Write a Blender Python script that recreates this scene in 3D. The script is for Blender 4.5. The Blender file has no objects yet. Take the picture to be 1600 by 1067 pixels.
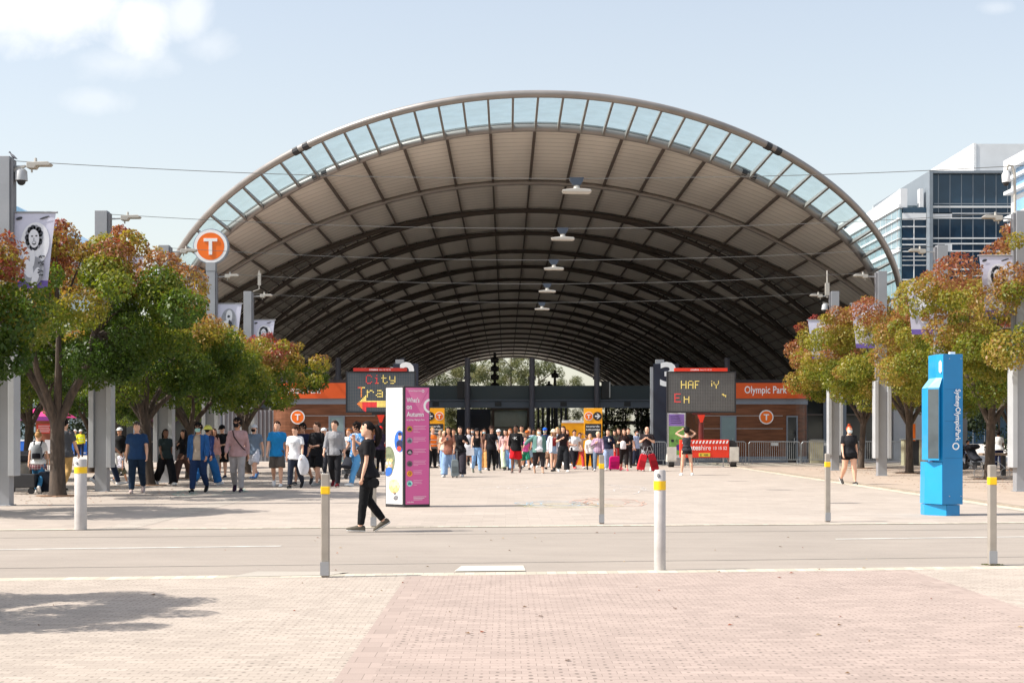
import bpy, math, random
import numpy as np
from math import sin, cos, pi, radians as R_, sqrt
from mathutils import Vector, Matrix
sc = bpy.context.scene
C = sc.collection
# ---------------------------------------------------------------- camera (photo pixels 1600x1067, f = 2200 px, eye 1.5 m)
F = 2200.0; VX = 790.0; VY = 677.0; EYE = 1.5
cam = bpy.data.cameras.new('camera'); co = bpy.data.objects.new('camera', cam); C.objects.link(co)
co.location = (0, 0, EYE); co.rotation_euler = (R_(90), 0, 0)
cam.sensor_width = 36; cam.lens = 36*F/1600
cam.shift_x = (800-VX)/1600; cam.shift_y = (VY-533.5)/1600
cam.clip_start = .1; cam.clip_end = 3000
sc.camera = co
SUN_EL = 48; SUN_AZ = 10      # sun from the left (-X), turned 10 deg towards behind the camera
w = bpy.data.worlds.new('World'); sc.world = w; w.use_nodes = True
nt = w.node_tree; N = nt.nodes; L = nt.links
bg = N['Background']
sky = N.new('ShaderNodeTexSky'); sky.sky_type = 'NISHITA'; sky.sun_disc = False
sky.sun_elevation = R_(SUN_EL); sky.sun_rotation = R_(270-SUN_AZ); sky.dust_density = 2.2; sky.air_density = 1.0; sky.ozone_density = 1.2
tc = N.new('ShaderNodeTexCoord'); sx = N.new('ShaderNodeSeparateXYZ'); L.new(tc.outputs['Generated'], sx.inputs[0])
def mth(nt, op, a, b=None, c=None, clamp=False):
    n = nt.nodes.new('ShaderNodeMath'); n.operation = op; n.use_clamp = clamp
    for i, v in enumerate((a, b, c)):
        if v is None: continue
        if isinstance(v, (int, float)): n.inputs[i].default_value = v
        else: nt.links.new(v, n.inputs[i])
    return n.outputs[0]
ya = mth(nt, 'MAXIMUM', mth(nt, 'ABSOLUTE', sx.outputs[1]), .05)
u = mth(nt, 'DIVIDE', sx.outputs[0], ya); v = mth(nt, 'DIVIDE', sx.outputs[2], ya)
cb = N.new('ShaderNodeCombineXYZ'); L.new(u, cb.inputs[0]); L.new(v, cb.inputs[1])
nz = N.new('ShaderNodeTexNoise'); nz.inputs['Scale'].default_value = 22; nz.inputs['Detail'].default_value = 8; nz.inputs['Roughness'].default_value = .6
nz.inputs['Distortion'].default_value = .4
L.new(cb.outputs[0], nz.inputs['Vector'])
nzv = mth(nt, 'MULTIPLY_ADD', nz.outputs[0], 1.9, -.95)
tot = None
for (cx, cy, rx, ry, k) in ((-.34, .308, .10, .038, 1.), (-.262, .292, .024, .030, .95), (-.275, .262, .04, .014, .35), (-.225, .298, .018, .022, .6), (-.29, .236, .026, .010, .3), (.35, .302, .012, .005, .25), (-.21, .275, .02, .012, .3)):
    a = mth(nt, 'POWER', mth(nt, 'DIVIDE', mth(nt, 'SUBTRACT', u, cx), rx), 2.0)
    # POWER of negatives: use multiply instead
    du = mth(nt, 'DIVIDE', mth(nt, 'SUBTRACT', u, cx), rx); dv = mth(nt, 'DIVIDE', mth(nt, 'SUBTRACT', v, cy), ry)
    r = mth(nt, 'SQRT', mth(nt, 'ADD', mth(nt, 'MULTIPLY', du, du), mth(nt, 'MULTIPLY', dv, dv)))
    m = mth(nt, 'ADD', mth(nt, 'SUBTRACT', 1.15, r), nzv)
    m = mth(nt, 'MULTIPLY', mth(nt, 'MULTIPLY', m, 1.1, clamp=True), k)
    tot = m if tot is None else mth(nt, 'MAXIMUM', tot, m)
hz = mth(nt, 'MULTIPLY', mth(nt, 'SUBTRACT', 1.0, mth(nt, 'DIVIDE', v, .42), clamp=True), .32)   # pale air low in the sky
hz = mth(nt, 'ADD', hz, .30)
mx0 = N.new('ShaderNodeMixRGB'); L.new(hz, mx0.inputs[0]); L.new(sky.outputs[0], mx0.inputs[1]); mx0.inputs[2].default_value = (4.0, 3.80, 3.1, 1)
mx = N.new('ShaderNodeMixRGB'); L.new(tot, mx.inputs[0]); L.new(mx0.outputs[0], mx.inputs[1]); mx.inputs[2].default_value = (4.7, 4.75, 4.8, 1)
L.new(mx.outputs[0], bg.inputs[0]); bg.inputs[1].default_value = .135
sl = bpy.data.lights.new('sun', 'SUN'); sl.energy = 3.7; sl.angle = R_(.5); sl.color = (1, .955, .88)
so = bpy.data.objects.new('sun', sl); C.objects.link(so)
sd = Vector((-cos(R_(SUN_EL))*cos(R_(SUN_AZ)), -cos(R_(SUN_EL))*sin(R_(SUN_AZ)), sin(R_(SUN_EL))))
so.rotation_euler = sd.to_track_quat('Z', 'Y').to_euler()
sc.view_settings.view_transform = 'Standard'; sc.view_settings.look = 'None'; sc.view_settings.gamma = 1
sc.view_settings.exposure = .86
sc.render.engine = 'CYCLES'; sc.cycles.diffuse_bounces = 7; sc.cycles.max_bounces = 14
# ---------------------------------------------------------------- helpers
def srgb(r, g=None, b=None):
    if g is None: r, g, b = r
    f = lambda c: (c/255/12.92 if c/255 <= .04045 else ((c/255+.055)/1.055)**2.4)
    return (f(r), f(g), f(b))
MC = {}
def M(name, rgb, rough=.6, metal=0., var=.12, scale=4., bump=0., bscale=40., spec=.5, emit=0., coat=0., vscale=(1, 1, 1)):
    if name in MC: return MC[name]
    m = bpy.data.materials.new(name); m.use_nodes = True; t = m.node_tree; n = t.nodes; l = t.links
    p = n['Principled BSDF']; p.inputs['Roughness'].default_value = rough; p.inputs['Metallic'].default_value = metal
    p.inputs['Specular IOR Level'].default_value = spec; p.inputs['Coat Weight'].default_value = coat
    o = n.new('ShaderNodeTexCoord'); mp = n.new('ShaderNodeMapping'); mp.inputs['Scale'].default_value = vscale
    l.new(o.outputs['Object'], mp.inputs[0])
    z = n.new('ShaderNodeTexNoise'); z.inputs['Scale'].default_value = scale; z.inputs['Detail'].default_value = 6; l.new(mp.outputs[0], z.inputs['Vector'])
    mr = n.new('ShaderNodeMapRange'); mr.inputs[1].default_value = .3; mr.inputs[2].default_value = .7
    mr.inputs[3].default_value = 1-var; mr.inputs[4].default_value = 1+var; l.new(z.outputs[0], mr.inputs[0])
    vm = n.new('ShaderNodeVectorMath'); vm.operation = 'SCALE'; vm.inputs[0].default_value = rgb; l.new(mr.outputs[0], vm.inputs['Scale'])
    l.new(vm.outputs[0], p.inputs['Base Color'])
    mr2 = n.new('ShaderNodeMapRange'); mr2.inputs[1].default_value = .3; mr2.inputs[2].default_value = .7
    mr2.inputs[3].default_value = max(.02, rough-.08); mr2.inputs[4].default_value = min(1, rough+.08); l.new(z.outputs[0], mr2.inputs[0]); l.new(mr2.outputs[0], p.inputs['Roughness'])
    if bump:
        z2 = n.new('ShaderNodeTexNoise'); z2.inputs['Scale'].default_value = bscale; z2.inputs['Detail'].default_value = 5; l.new(mp.outputs[0], z2.inputs['Vector'])
        b = n.new('ShaderNodeBump'); b.inputs['Strength'].default_value = bump; b.inputs['Distance'].default_value = .01
        l.new(z2.outputs[0], b.inputs['Height']); l.new(b.outputs[0], p.inputs['Normal'])
    if emit:
        p.inputs['Emission Color'].default_value = (*rgb, 1); p.inputs['Emission Strength'].default_value = emit
    MC[name] = m; return m
def glass(name, rgb, alpha=.3, rough=.05):
    if name in MC: return MC[name]
    m = bpy.data.materials.new(name); m.use_nodes = True; t = m.node_tree; n = t.nodes; l = t.links
    n.remove(n['Principled BSDF']); out = n['Material Output']
    tr = n.new('ShaderNodeBsdfTransparent'); tr.inputs[0].default_value = (*rgb, 1)
    gl = n.new('ShaderNodeBsdfGlossy'); gl.inputs['Roughness'].default_value = rough; gl.inputs[0].default_value = (.8, .9, .95, 1)
    df = n.new('ShaderNodeBsdfDiffuse'); df.inputs[0].default_value = (.55, .65, .66, 1)
    fr = n.new('ShaderNodeValue'); fr.outputs[0].default_value = .06
    z = n.new('ShaderNodeTexNoise'); z.inputs['Scale'].default_value = 1.2; z.inputs['Detail'].default_value = 5
    o = n.new('ShaderNodeTexCoord'); l.new(o.outputs['Object'], z.inputs['Vector'])
    a = mth(t, 'MULTIPLY', z.outputs[0], alpha)
    m1 = n.new('ShaderNodeMixShader'); l.new(a, m1.inputs[0]); l.new(tr.outputs[0], m1.inputs[1]); l.new(df.outputs[0], m1.inputs[2])
    m2 = n.new('ShaderNodeMixShader'); l.new(fr.outputs[0], m2.inputs[0]); l.new(m1.outputs[0], m2.inputs[1]); l.new(gl.outputs[0], m2.inputs[2])
    l.new(m2.outputs[0], out.inputs[0]); MC[name] = m; return m
def tag(o, label, cat, group=None, kind=None):
    if label: o['label'] = label
    if cat: o['category'] = cat
    if group: o['group'] = group
    if kind: o['kind'] = kind
    return o
def thing(name, label, cat, loc=(0, 0, 0), group=None, rz=0):
    o = bpy.data.objects.new(name, None); C.objects.link(o); o.location = loc; o.rotation_euler = (0, 0, rz); o.empty_display_size = .3
    return tag(o, label, cat, group)
def aloc(o):
    v = Vector((0, 0, 0))
    while o is not None: v = v+o.location; o = o.parent
    return v
class MB:
    def __init__(s): s.v = []; s.f = []; s.m = []
    def add(s, vs, fs, mi=0):
        b = len(s.v); s.v += [tuple(x) for x in vs]; s.f += [tuple(i+b for i in f) for f in fs]; s.m += [mi]*len(fs); return s
    def box(s, c, d, rz=0, mi=0, tap=(1, 1)):
        x, y, z = d[0]/2, d[1]/2, d[2]/2; vs = []
        for dz in (-1, 1):
            for dx, dy in ((-1, -1), (1, -1), (1, 1), (-1, 1)):
                tx, ty = (tap if dz > 0 else (1, 1))
                px, py = dx*x*tx, dy*y*ty
                vs.append((c[0]+px*cos(rz)-py*sin(rz), c[1]+px*sin(rz)+py*cos(rz), c[2]+dz*z))
        return s.add(vs, [(3, 2, 1, 0), (4, 5, 6, 7), (0, 1, 5, 4), (1, 2, 6, 5), (2, 3, 7, 6), (3, 0, 4, 7)], mi)
    def bb(s, x0, x1, y0, y1, z0, z1, mi=0): return s.box(((x0+x1)/2, (y0+y1)/2, (z0+z1)/2), (abs(x1-x0), abs(y1-y0), abs(z1-z0)), 0, mi)
    def tube(s, pts, r, n=8, mi=0, caps=True, sq=1.):
        pts = [Vector(p) for p in pts]; k = len(pts); rr = r if isinstance(r, (list, tuple)) else [r]*k
        vs = []; fs = []; up = None
        for i, p in enumerate(pts):
            d = (pts[min(i+1, k-1)]-pts[max(i-1, 0)]); d = d.normalized() if d.length > 1e-9 else Vector((0, 0, 1))
            if up is None:
                up = Vector((0, 0, 1)) if abs(d.z) < .9 else Vector((0, 1, 0))
            a = d.cross(up).normalized(); b = a.cross(d).normalized(); up = b
            for j in range(n):
                t = 2*pi*j/n+pi/n
                vs.append(p+a*cos(t)*rr[i]+b*sin(t)*rr[i]*sq)
        for i in range(k-1):
            for j in range(n):
                fs.append((i*n+j, i*n+(j+1) % n, (i+1)*n+(j+1) % n, (i+1)*n+j))
        if caps: fs.append(tuple(reversed(range(n)))); fs.append(tuple(range((k-1)*n, k*n)))
        return s.add(vs, fs, mi)
    def loft(s, secs, n=12, mi=0):   # secs: (centre, a-vector, b-vector)
        vs = []; fs = []; k = len(secs)
        for c, a, b in secs:
            c = Vector(c); a = Vector(a); b = Vector(b)
            for j in range(n):
                t = 2*pi*j/n; vs.append(c+a*cos(t)+b*sin(t))
        for i in range(k-1):
            for j in range(n): fs.append((i*n+j, i*n+(j+1) % n, (i+1)*n+(j+1) % n, (i+1)*n+j))
        fs.append(tuple(reversed(range(n)))); fs.append(tuple(range((k-1)*n, k*n)))
        return s.add(vs, fs, mi)
    def ell(s, c, r, n=12, m=8, mi=0):
        secs = []
        for i in range(m+1):
            t = -pi/2+pi*i/m; q = max(.03, cos(t))
            secs.append(((c[0], c[1], c[2]+r[2]*sin(t)), (r[0]*q, 0, 0), (0, r[1]*q, 0)))
        return s.loft(secs, n, mi)
    def prism(s, poly, o, uv, vv, dv, mi=0):   # 2-D polygon (u,v) at origin o, extruded by vector dv
        o = Vector(o); uv = Vector(uv); vv = Vector(vv); dv = Vector(dv); n = len(poly)
        vs = [o+uv*a+vv*b for a, b in poly]; vs += [q+dv for q in vs]
        fs = [tuple(range(n)), tuple(reversed(range(n, 2*n)))]+[(i, i+n, (i+1) % n+n, (i+1) % n) for i in range(n)]
        return s.add(vs, fs, mi)
    def build(s, name, mats, parent=None, world=False, smooth=False, bevel=0, off=None):
        me = bpy.data.meshes.new(name); vs = s.v
        o_ = off if off is not None else (aloc(parent) if (world and parent) else None)
        if o_ is not None: vs = [(a-o_[0], b-o_[1], c-o_[2]) for a, b, c in vs]
        me.from_pydata(vs, [], s.f); mats = mats if isinstance(mats, (list, tuple)) else [mats]
        for m in mats: me.materials.append(m)
        if len(mats) > 1: me.polygons.foreach_set('material_index', s.m)
        import bmesh
        b = bmesh.new(); b.from_mesh(me); bmesh.ops.recalc_face_normals(b, faces=b.faces); b.to_mesh(me); b.free()
        if smooth: me.polygons.foreach_set('use_smooth', [True]*len(me.polygons))
        o = bpy.data.objects.new(name, me); C.objects.link(o)
        if parent: o.parent = parent
        if bevel:
            d = o.modifiers.new('bevel', 'BEVEL'); d.width = bevel; d.segments = 2; d.limit_method = 'ANGLE'
        if smooth:
            try: me.set_sharp_from_angle(angle=R_(40))
            except Exception: pass
        return o
def one(name, label, cat, mb, mats, base=None, group=None, kind=None, **k):
    o = mb.build(name, mats, **k)
    if base is not None:
        b = Vector(base); o.data.transform(Matrix.Translation(-b)); o.location = b
    return tag(o, label, cat, group, kind)
def circ(cx, cz, r, n=32, a0=0, a1=2*pi): return [(cx+r*cos(a0+(a1-a0)*i/n), cz+r*sin(a0+(a1-a0)*i/n)) for i in range(n)]
def flat(mb, poly, o, uv, vv, mi=0, th=.003):
    nrm = Vector(uv).cross(Vector(vv)).normalized()
    return mb.prism(poly, o, uv, vv, nrm*th, mi)
def ring(mb, cx, cz, r0, r1, o, uv, vv, n=32, mi=0, a0=0, a1=2*pi):
    for i in range(n):
        t0 = a0+(a1-a0)*i/n; t1 = a0+(a1-a0)*(i+1)/n
        flat(mb, [(cx+r0*cos(t0), cz+r0*sin(t0)), (cx+r1*cos(t0), cz+r1*sin(t0)), (cx+r1*cos(t1), cz+r1*sin(t1)), (cx+r0*cos(t1), cz+r0*sin(t1))], o, uv, vv, mi)
def text(body, o, uv, vv, w, h, mat, parent, name='lettering', bold=0, th=.004, keep=False):
    """letters mapped to the box w x h spanned by unit vectors uv, vv at origin o (parent-local)"""
    cu = bpy.data.curves.new('t', 'FONT'); cu.body = body; cu.offset = bold; cu.resolution_u = 3
    t = bpy.data.objects.new('t', cu); C.objects.link(t); dg = bpy.context.evaluated_depsgraph_get(); dg.update()
    me = bpy.data.meshes.new_from_object(t.evaluated_get(dg)); bpy.data.objects.remove(t); bpy.data.curves.remove(cu)
    n = len(me.vertices); a = np.empty(n*3); me.vertices.foreach_get('co', a); a = a.reshape(-1, 3)
    mn = a.min(0); mxx = a.max(0); k = (mxx-mn); uv = np.array(uv, float); vv = np.array(vv, float); o = np.array(o, float)
    nr = np.cross(uv, vv)
    sxw = w/k[0]; syh = h/k[1]
    if keep: sxw = syh = min(sxw, syh)
    out = o+np.outer((a[:, 0]-mn[0])*sxw, uv)+np.outer((a[:, 1]-mn[1])*syh, vv)+nr*th
    me.vertices.foreach_set('co', out.reshape(-1)); me.materials.clear(); me.materials.append(mat); me.update()
    ob = bpy.data.objects.new(name, me); C.objects.link(ob); ob.parent = parent; return ob
def W(px, s, py=None):    # world point of a photo pixel at scale s px/m
    return ((px-VX)/s, F/s, EYE+(VY-py)/s if py is not None else 0.)
def dup(root, loc, label=None, rz=None):
    def cp(o, par):
        c = o.copy(); C.objects.link(c); c.parent = par
        for ch in o.children: cp(ch, c)
        return c
    r = cp(root, None); r.location = loc
    if rz is not None: r.rotation_euler = (0, 0, rz)
    if label: r['label'] = label
    return r
# ---------------------------------------------------------------- common materials
m_pole = M('pole_grey_metal', srgb(158, 160, 164), .45, .3, .06, 2)
m_polel = M('pole_light_panel', srgb(176, 178, 180), .5, .1, .06, 2)
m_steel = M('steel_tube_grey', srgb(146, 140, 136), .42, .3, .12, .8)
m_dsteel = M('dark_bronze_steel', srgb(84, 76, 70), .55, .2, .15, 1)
m_navy = M('navy_column_paint', srgb(32, 36, 52), .5, 0, .08, 2)
m_white = M('white_paint', (.78, .78, .78), .5, 0, .05, 3)
m_letter = M('white_letters', (.82, .82, .82), .5, 0, .02, 3)
m_orange = M('orange_sign_face', srgb(238, 110, 12), .45, 0, .04, 2)
m_dark = M('dark_plastic', (.02, .02, .023), .5, 0, .1, 5)
m_galv = M('galvanised_steel', srgb(170, 172, 174), .38, .6, .1, 10)
m_conc = M('concrete', srgb(150, 143, 134), .85, 0, .15, 2, .3, 20)
m_yel = M('yellow_band', srgb(248, 200, 20), .5, 0, .05, 8)
# ---------------------------------------------------------------- ground
def ground_mat(name, col, brick=(.2, .1), dots=0., mortar=.25, rot=0, bigvar=.1, cvar=.1, bump=.3, col2=None):
    m = bpy.data.materials.new(name); m.use_nodes = True; t = m.node_tree; n = t.nodes; l = t.links; p = n['Principled BSDF']
    p.inputs['Roughness'].default_value = .85; p.inputs['Specular IOR Level'].default_value = .25
    tc = n.new('ShaderNodeTexCoord'); mp = n.new('ShaderNodeMapping'); mp.inputs['Rotation'].default_value = (0, 0, rot); l.new(tc.outputs['Object'], mp.inputs[0])
    big = n.new('ShaderNodeTexNoise'); big.inputs['Scale'].default_value = .35; big.inputs['Detail'].default_value = 7; big.inputs['Roughness'].default_value = .65; l.new(mp.outputs[0], big.inputs[0])
    bigs = mth(t, 'MULTIPLY_ADD', mth(t, 'SUBTRACT', big.outputs[0], .5), bigvar*4, 1)
    fine = n.new('ShaderNodeTexNoise'); fine.inputs['Scale'].default_value = 90; fine.inputs['Detail'].default_value = 3; l.new(mp.outputs[0], fine.inputs[0])
    fines = mth(t, 'MULTIPLY_ADD', mth(t, 'SUBTRACT', fine.outputs[0], .5), .35, 1)
    # streaky soiling running with the paving courses
    mps = n.new('ShaderNodeMapping'); mps.inputs['Scale'].default_value = (.5, 2.2, 1); l.new(mp.outputs[0], mps.inputs[0])
    st = n.new('ShaderNodeTexNoise'); st.inputs['Scale'].default_value = 1.3; st.inputs['Detail'].default_value = 6; l.new(mps.outputs[0], st.inputs[0])
    sts = mth(t, 'MULTIPLY_ADD', mth(t, 'SUBTRACT', st.outputs[0], .5), bigvar*2.5, 1)
    k = mth(t, 'MULTIPLY', mth(t, 'MULTIPLY', bigs, fines), sts)
    if brick:
        bt = n.new('ShaderNodeTexBrick'); l.new(mp.outputs[0], bt.inputs['Vector']); bt.inputs['Scale'].default_value = 1
        bt.inputs['Brick Width'].default_value = brick[0]; bt.inputs['Row Height'].default_value = brick[1]; bt.inputs['Mortar Size'].default_value = .003; bt.inputs['Mortar Smooth'].default_value = .3
        c2 = col2 or tuple(c*(1-cvar) for c in col)
        bt.inputs['Color1'].default_value = (*[c*(1+cvar) for c in col], 1); bt.inputs['Color2'].default_value = (*c2, 1); bt.inputs['Mortar'].default_value = (*[c*mortar for c in col], 1)
        base = bt.outputs['Color']
    else:
        rg = n.new('ShaderNodeRGB'); rg.outputs[0].default_value = (*col, 1); base = rg.outputs[0]
    if dots:
        s3 = n.new('ShaderNodeSeparateXYZ'); l.new(mp.outputs[0], s3.inputs[0])
        px_, py_ = .1, .115
        # pairs of weep-hole rows
        jn = n.new('ShaderNodeTexNoise'); jn.inputs['Scale'].default_value = 3.1; l.new(mp.outputs[0], jn.inputs[0])
        fx = mth(t, 'ADD', mth(t, 'SUBTRACT', mth(t, 'FRACT', mth(t, 'DIVIDE', s3.outputs[0], px_)), .5), mth(t, 'MULTIPLY_ADD', jn.outputs[0], .5, -.25))
        col_i = mth(t, 'FLOOR', mth(t, 'DIVIDE', s3.outputs[0], px_))
        offs = mth(t, 'MULTIPLY', mth(t, 'MODULO', mth(t, 'ABSOLUTE', col_i), 2), .5)
        fy = mth(t, 'SUBTRACT', mth(t, 'FRACT', mth(t, 'ADD', mth(t, 'DIVIDE', s3.outputs[1], py_), offs)), .5)
        ax = mth(t, 'MULTIPLY', fx, px_); ay = mth(t, 'MULTIPLY', fy, py_)
        rr = mth(t, 'SQRT', mth(t, 'ADD', mth(t, 'MULTIPLY', ax, ax), mth(t, 'MULTIPLY', mth(t, 'MULTIPLY', ay, ay), .35)))
        wn = n.new('ShaderNodeTexNoise'); wn.inputs['Scale'].default_value = 5; l.new(mp.outputs[0], wn.inputs[0])
        wn2 = n.new('ShaderNodeTexNoise'); wn2.inputs['Scale'].default_value = .9; l.new(mp.outputs[0], wn2.inputs[0])
        rad = mth(t, 'MULTIPLY_ADD', mth(t, 'ADD', wn.outputs[0], wn2.outputs[0]), .022, -.011)
        d = mth(t, 'MULTIPLY', mth(t, 'MULTIPLY', mth(t, 'SUBTRACT', rad, rr), 260, clamp=True), dots)
        mxd = n.new('ShaderNodeMixRGB'); l.new(d, mxd.inputs[0]); l.new(base, mxd.inputs[1]); mxd.inputs[2].default_value = (*[c*.22 for c in col], 1); base = mxd.outputs[0]
    # gum spots and small stains
    vo = n.new('ShaderNodeTexVoronoi'); vo.inputs['Scale'].default_value = 2.6; vo.inputs['Randomness'].default_value = 1; l.new(mp.outputs[0], vo.inputs['Vector'])
    sp = mth(t, 'MULTIPLY', mth(t, 'SUBTRACT', .05, vo.outputs['Distance']), 40, clamp=True)
    k = mth(t, 'MULTIPLY', k, mth(t, 'SUBTRACT', 1, mth(t, 'MULTIPLY', sp, .35)))
    vm = n.new('ShaderNodeVectorMath'); vm.operation = 'SCALE'; l.new(base, vm.inputs[0]); l.new(k, vm.inputs['Scale']); l.new(vm.outputs[0], p.inputs['Base Color'])
    b = n.new('ShaderNodeBump'); b.inputs['Strength'].default_value = bump; b.inputs['Distance'].default_value = .004; l.new(fine.outputs[0], b.inputs['Height']); l.new(b.outputs[0], p.inputs['Normal'])
    return m
PINK = (.385, .303, .262); BEIGE = (.42, .355, .30); FARC = (.405, .345, .295)
g_pink = ground_mat('pink_permeable_pavers', PINK, (.2, .1), .6, .6, 0, .06, .09)
g_beige = ground_mat('beige_permeable_pavers', BEIGE, (.2, .1), .5, .64, 0, .06, .09)
g_band = ground_mat('pink_plain_pavers', tuple(c*.96 for c in PINK), (.22, .22), 0, .6, 0, .05)
g_far = ground_mat('far_plaza_pavers', FARC, (.4, .4), 0, .72, 0, .09, .06)
g_side = ground_mat('side_walk_pavers', (.42, .335, .27), (.3, .3), 0, .7, 0, .1, .06)
g_road = ground_mat('pale_asphalt', (.325, .28, .24), None, 0, 0, 0, .1, bump=.6)
g_kerb = ground_mat('cream_soldier_bricks', (.52, .46, .37), (.11, .6), 0, .55, 0, .05, .16)
g_lid = ground_mat('pale_concrete_lid', (.58, .54, .46), None, 0, 0, 0, .08)
g_floor = ground_mat('station_floor_tiles', (.5, .46, .42), (.6, .6), 0, .7, 0, .1)
g_earth = ground_mat('far_ground_earth', (.2, .19, .15), None, 0, 0, 0, .15)
def sheet(name, poly, z, mat):
    mb = MB(); mb.add([(x, y, z) for x, y in poly], [tuple(range(len(poly)))]); o = mb.build(name, mat); o['kind'] = 'structure'
    me = o.data
    if me.polygons[0].normal.z < 0: me.flip_normals()
    return o
def yn(x): return 15.25+.122*x      # near road edge
def yf(x): return 22.65+.108*x      # far road edge
sheet('ground', [(-900, -60), (900, -60), (900, 1500), (-900, 1500)], -.02, g_earth)
xs = (-40, -1.04, -.82, 4.2, 4.45, 9.4, 9.65, 40)
for i, mt in enumerate((g_beige, g_band, g_pink, g_band, g_beige, g_band, g_pink)):
    a, b = xs[i], xs[i+1]
    sheet('near_plaza_paving' if mt != g_band else 'near_paving_band', [(a, -12), (b, -12), (b, yn(b)-.3), (a, yn(a)-.3)], 0, mt)
sheet('kerb_strip', [(-40, yn(-40)-.3), (40, yn(40)-.3), (40, yn(40)), (-40, yn(-40))], .001, g_kerb)
sheet('road', [(-60, yn(-60)), (60, yn(60)), (60, yf(60)), (-60, yf(-60))], -.006, g_road)
sheet('far_kerb_strip', [(-40, yf(-40)), (40, yf(40)), (40, yf(40)+.22), (-40, yf(-40)+.22)], .002, g_kerb)
sheet('far_plaza_paving', [(-60, yf(-60)+.22), (9.95, yf(9.95)+.22), (9.95, 74), (-60, 74)], 0, g_far)
sheet('kerb_edge', [(9.95, yf(10)+.22), (10.3, yf(10.3)+.22), (10.3, 74), (9.95, 74)], .004, g_kerb)
sheet('side_walk_paving', [(10.3, yf(10.3)+.22), (80, yf(80)+.22), (80, 74), (10.3, 74)], 0, g_side)
sheet('station_floor', [(-60, 74), (80, 74), (80, 290), (-60, 290)], -.002, g_floor)
sheet('cross_paving_strip', [(-6.4, yf(-6.4)+.22), (-5.85, yf(-5.85)+.22), (-5.85, 62), (-6.4, 62)], .003, ground_mat('strip_bricks', (.40, .35, .30), (.55, .08), 0, .45, 0, .08, .2))
mb = MB(); mb.bb(10.3, 10.42, 26, 70, 0, .05); tag(mb.build('step_kerb', M('kerb_painted_shadow', (.3, .25, .2), .8)), None, None, None, 'structure')  # shadow side of the low step, painted into its darker colour
m_line = M('worn_road_paint', (.62, .6, .55), .7, 0, .3, 3)
for (x0, x1) in ((-9.5, -3.0), (4.7, 12)):
    q = lambda x, o: (x, 19.3+.16*x+o)
    sheet('road_line', [q(x0, -.05), q(x1, -.05), q(x1, .05), q(x0, .05)], -.002, m_line)
sheet('concrete_pit_lid', [(-.56, 15.32), (.22, 15.4), (.2, 16.0), (-.5, 15.95)], .003, g_lid)
sheet('concrete_patch', [(-2.9, 14.7), (-1.85, 14.9), (-1.7, 15.25), (-2.7, 15.3)], .004, ground_mat('patch_concrete', (.4, .36, .31), None, bigvar=.05))
# tyre-darkened seams on the road
m_seam = M('road_seam_tar', (.24, .215, .19), .8, 0, .3, 2)
for o_, wd in ((1.15, .03), (5.9, .035)):
    q = lambda x, o: (x, yn(x)+o_+o)
    sheet('road_seam', [q(-20, 0), q(20, 0), q(20, wd), q(-20, wd)], -.0025, m_seam)
# chalk drawings
rng = random.Random(3)
def chalk(name, cx, cy, rx, ry, col, seed, label):
    r = random.Random(seed); mb = MB()
    for k in range(9):
        a0 = r.uniform(0, 6.28); ln = r.uniform(1.2, 4); q = r.uniform(.35, 1); pr = None
        for i in range(15):
            a = a0+ln*i/14; x = cx+rx*q*cos(a)*(1+.12*sin(5*a+k)); y = cy+ry*q*sin(a)*(1+.1*cos(7*a)); w_ = .014
            c = (x, y)
            if pr:
                d = Vector((c[0]-pr[0], c[1]-pr[1])); d.normalize(); n_ = Vector((-d.y, d.x))*w_
                mb.add([(pr[0]+n_.x, pr[1]+n_.y, .006), (pr[0]-n_.x, pr[1]-n_.y, .006), (c[0]-n_.x, c[1]-n_.y, .006), (c[0]+n_.x, c[1]+n_.y, .006)], [(0, 1, 2, 3)])
            pr = c
    return one(name, label, 'chalk drawing', mb, M('chalk_'+str(seed), col, .9, 0, .3, 20), group='chalk drawings on the plaza', base=(cx, cy, 0))
chalk('chalk_drawing', 1.1, 30.0, 1.0, 1.5, (.35, .5, .6), 1, 'faint blue chalk scribble on the pale plaza paving behind the thin post')
chalk('chalk_drawing', 1.35, 29.2, 1.3, 1.0, (.6, .55, .3), 2, 'faint yellow chalk curves nearest to the road on the plaza')
chalk('chalk_drawing', 2.3, 30.6, .9, 2.2, (.6, .38, .3), 3, 'faint orange chalk loops right of the thin post')
chalk('chalk_drawing', 1.7, 38, 2.5, 4, (.62, .58, .56), 4, 'large faint white chalk scribbles in the middle of the plaza')
chalk('chalk_drawing', -7.6, 36, .9, 2.5, (.25, .42, .36), 5, 'faint green chalk marks in front of the walking crowd at left')
# fallen leaves (uncountable)
r_ = np.random.RandomState(5)
mb = MB()
cent = [(-10.8, 33.7), (-10.8, 40.7), (-10.8, 47.5), (15.4, 46.5), (15.2, 53.5), (14.9, 59), (15.4, 39.5)]
for k in range(1500):
    c = cent[k % 7]; x = c[0]+r_.randn()*1.6; y = c[1]+r_.randn()*2.6; a = r_.rand()*6.28; q = .022+.025*r_.rand(); z = .008+.012*r_.rand()
    mb.add([(x+q*cos(a), y+q*sin(a), z), (x-.6*q*sin(a), y+.6*q*cos(a), z+.008), (x-q*cos(a), y-q*sin(a), z), (x+.6*q*sin(a), y-.6*q*cos(a), z+.004)], [(0, 1, 2, 3)], k % 3)
for k in range(70):
    x = r_.uniform(-4, 5); y = r_.uniform(8, 22); a = r_.rand()*6.28; q = .012+.02*r_.rand(); z = .006
    mb.add([(x+q*cos(a), y+q*sin(a), z), (x-.6*q*sin(a), y+.6*q*cos(a), z+.01), (x-q*cos(a), y-q*sin(a), z), (x+.6*q*sin(a), y-.6*q*cos(a), z+.004)], [(0, 1, 2, 3)], k % 3)
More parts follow.
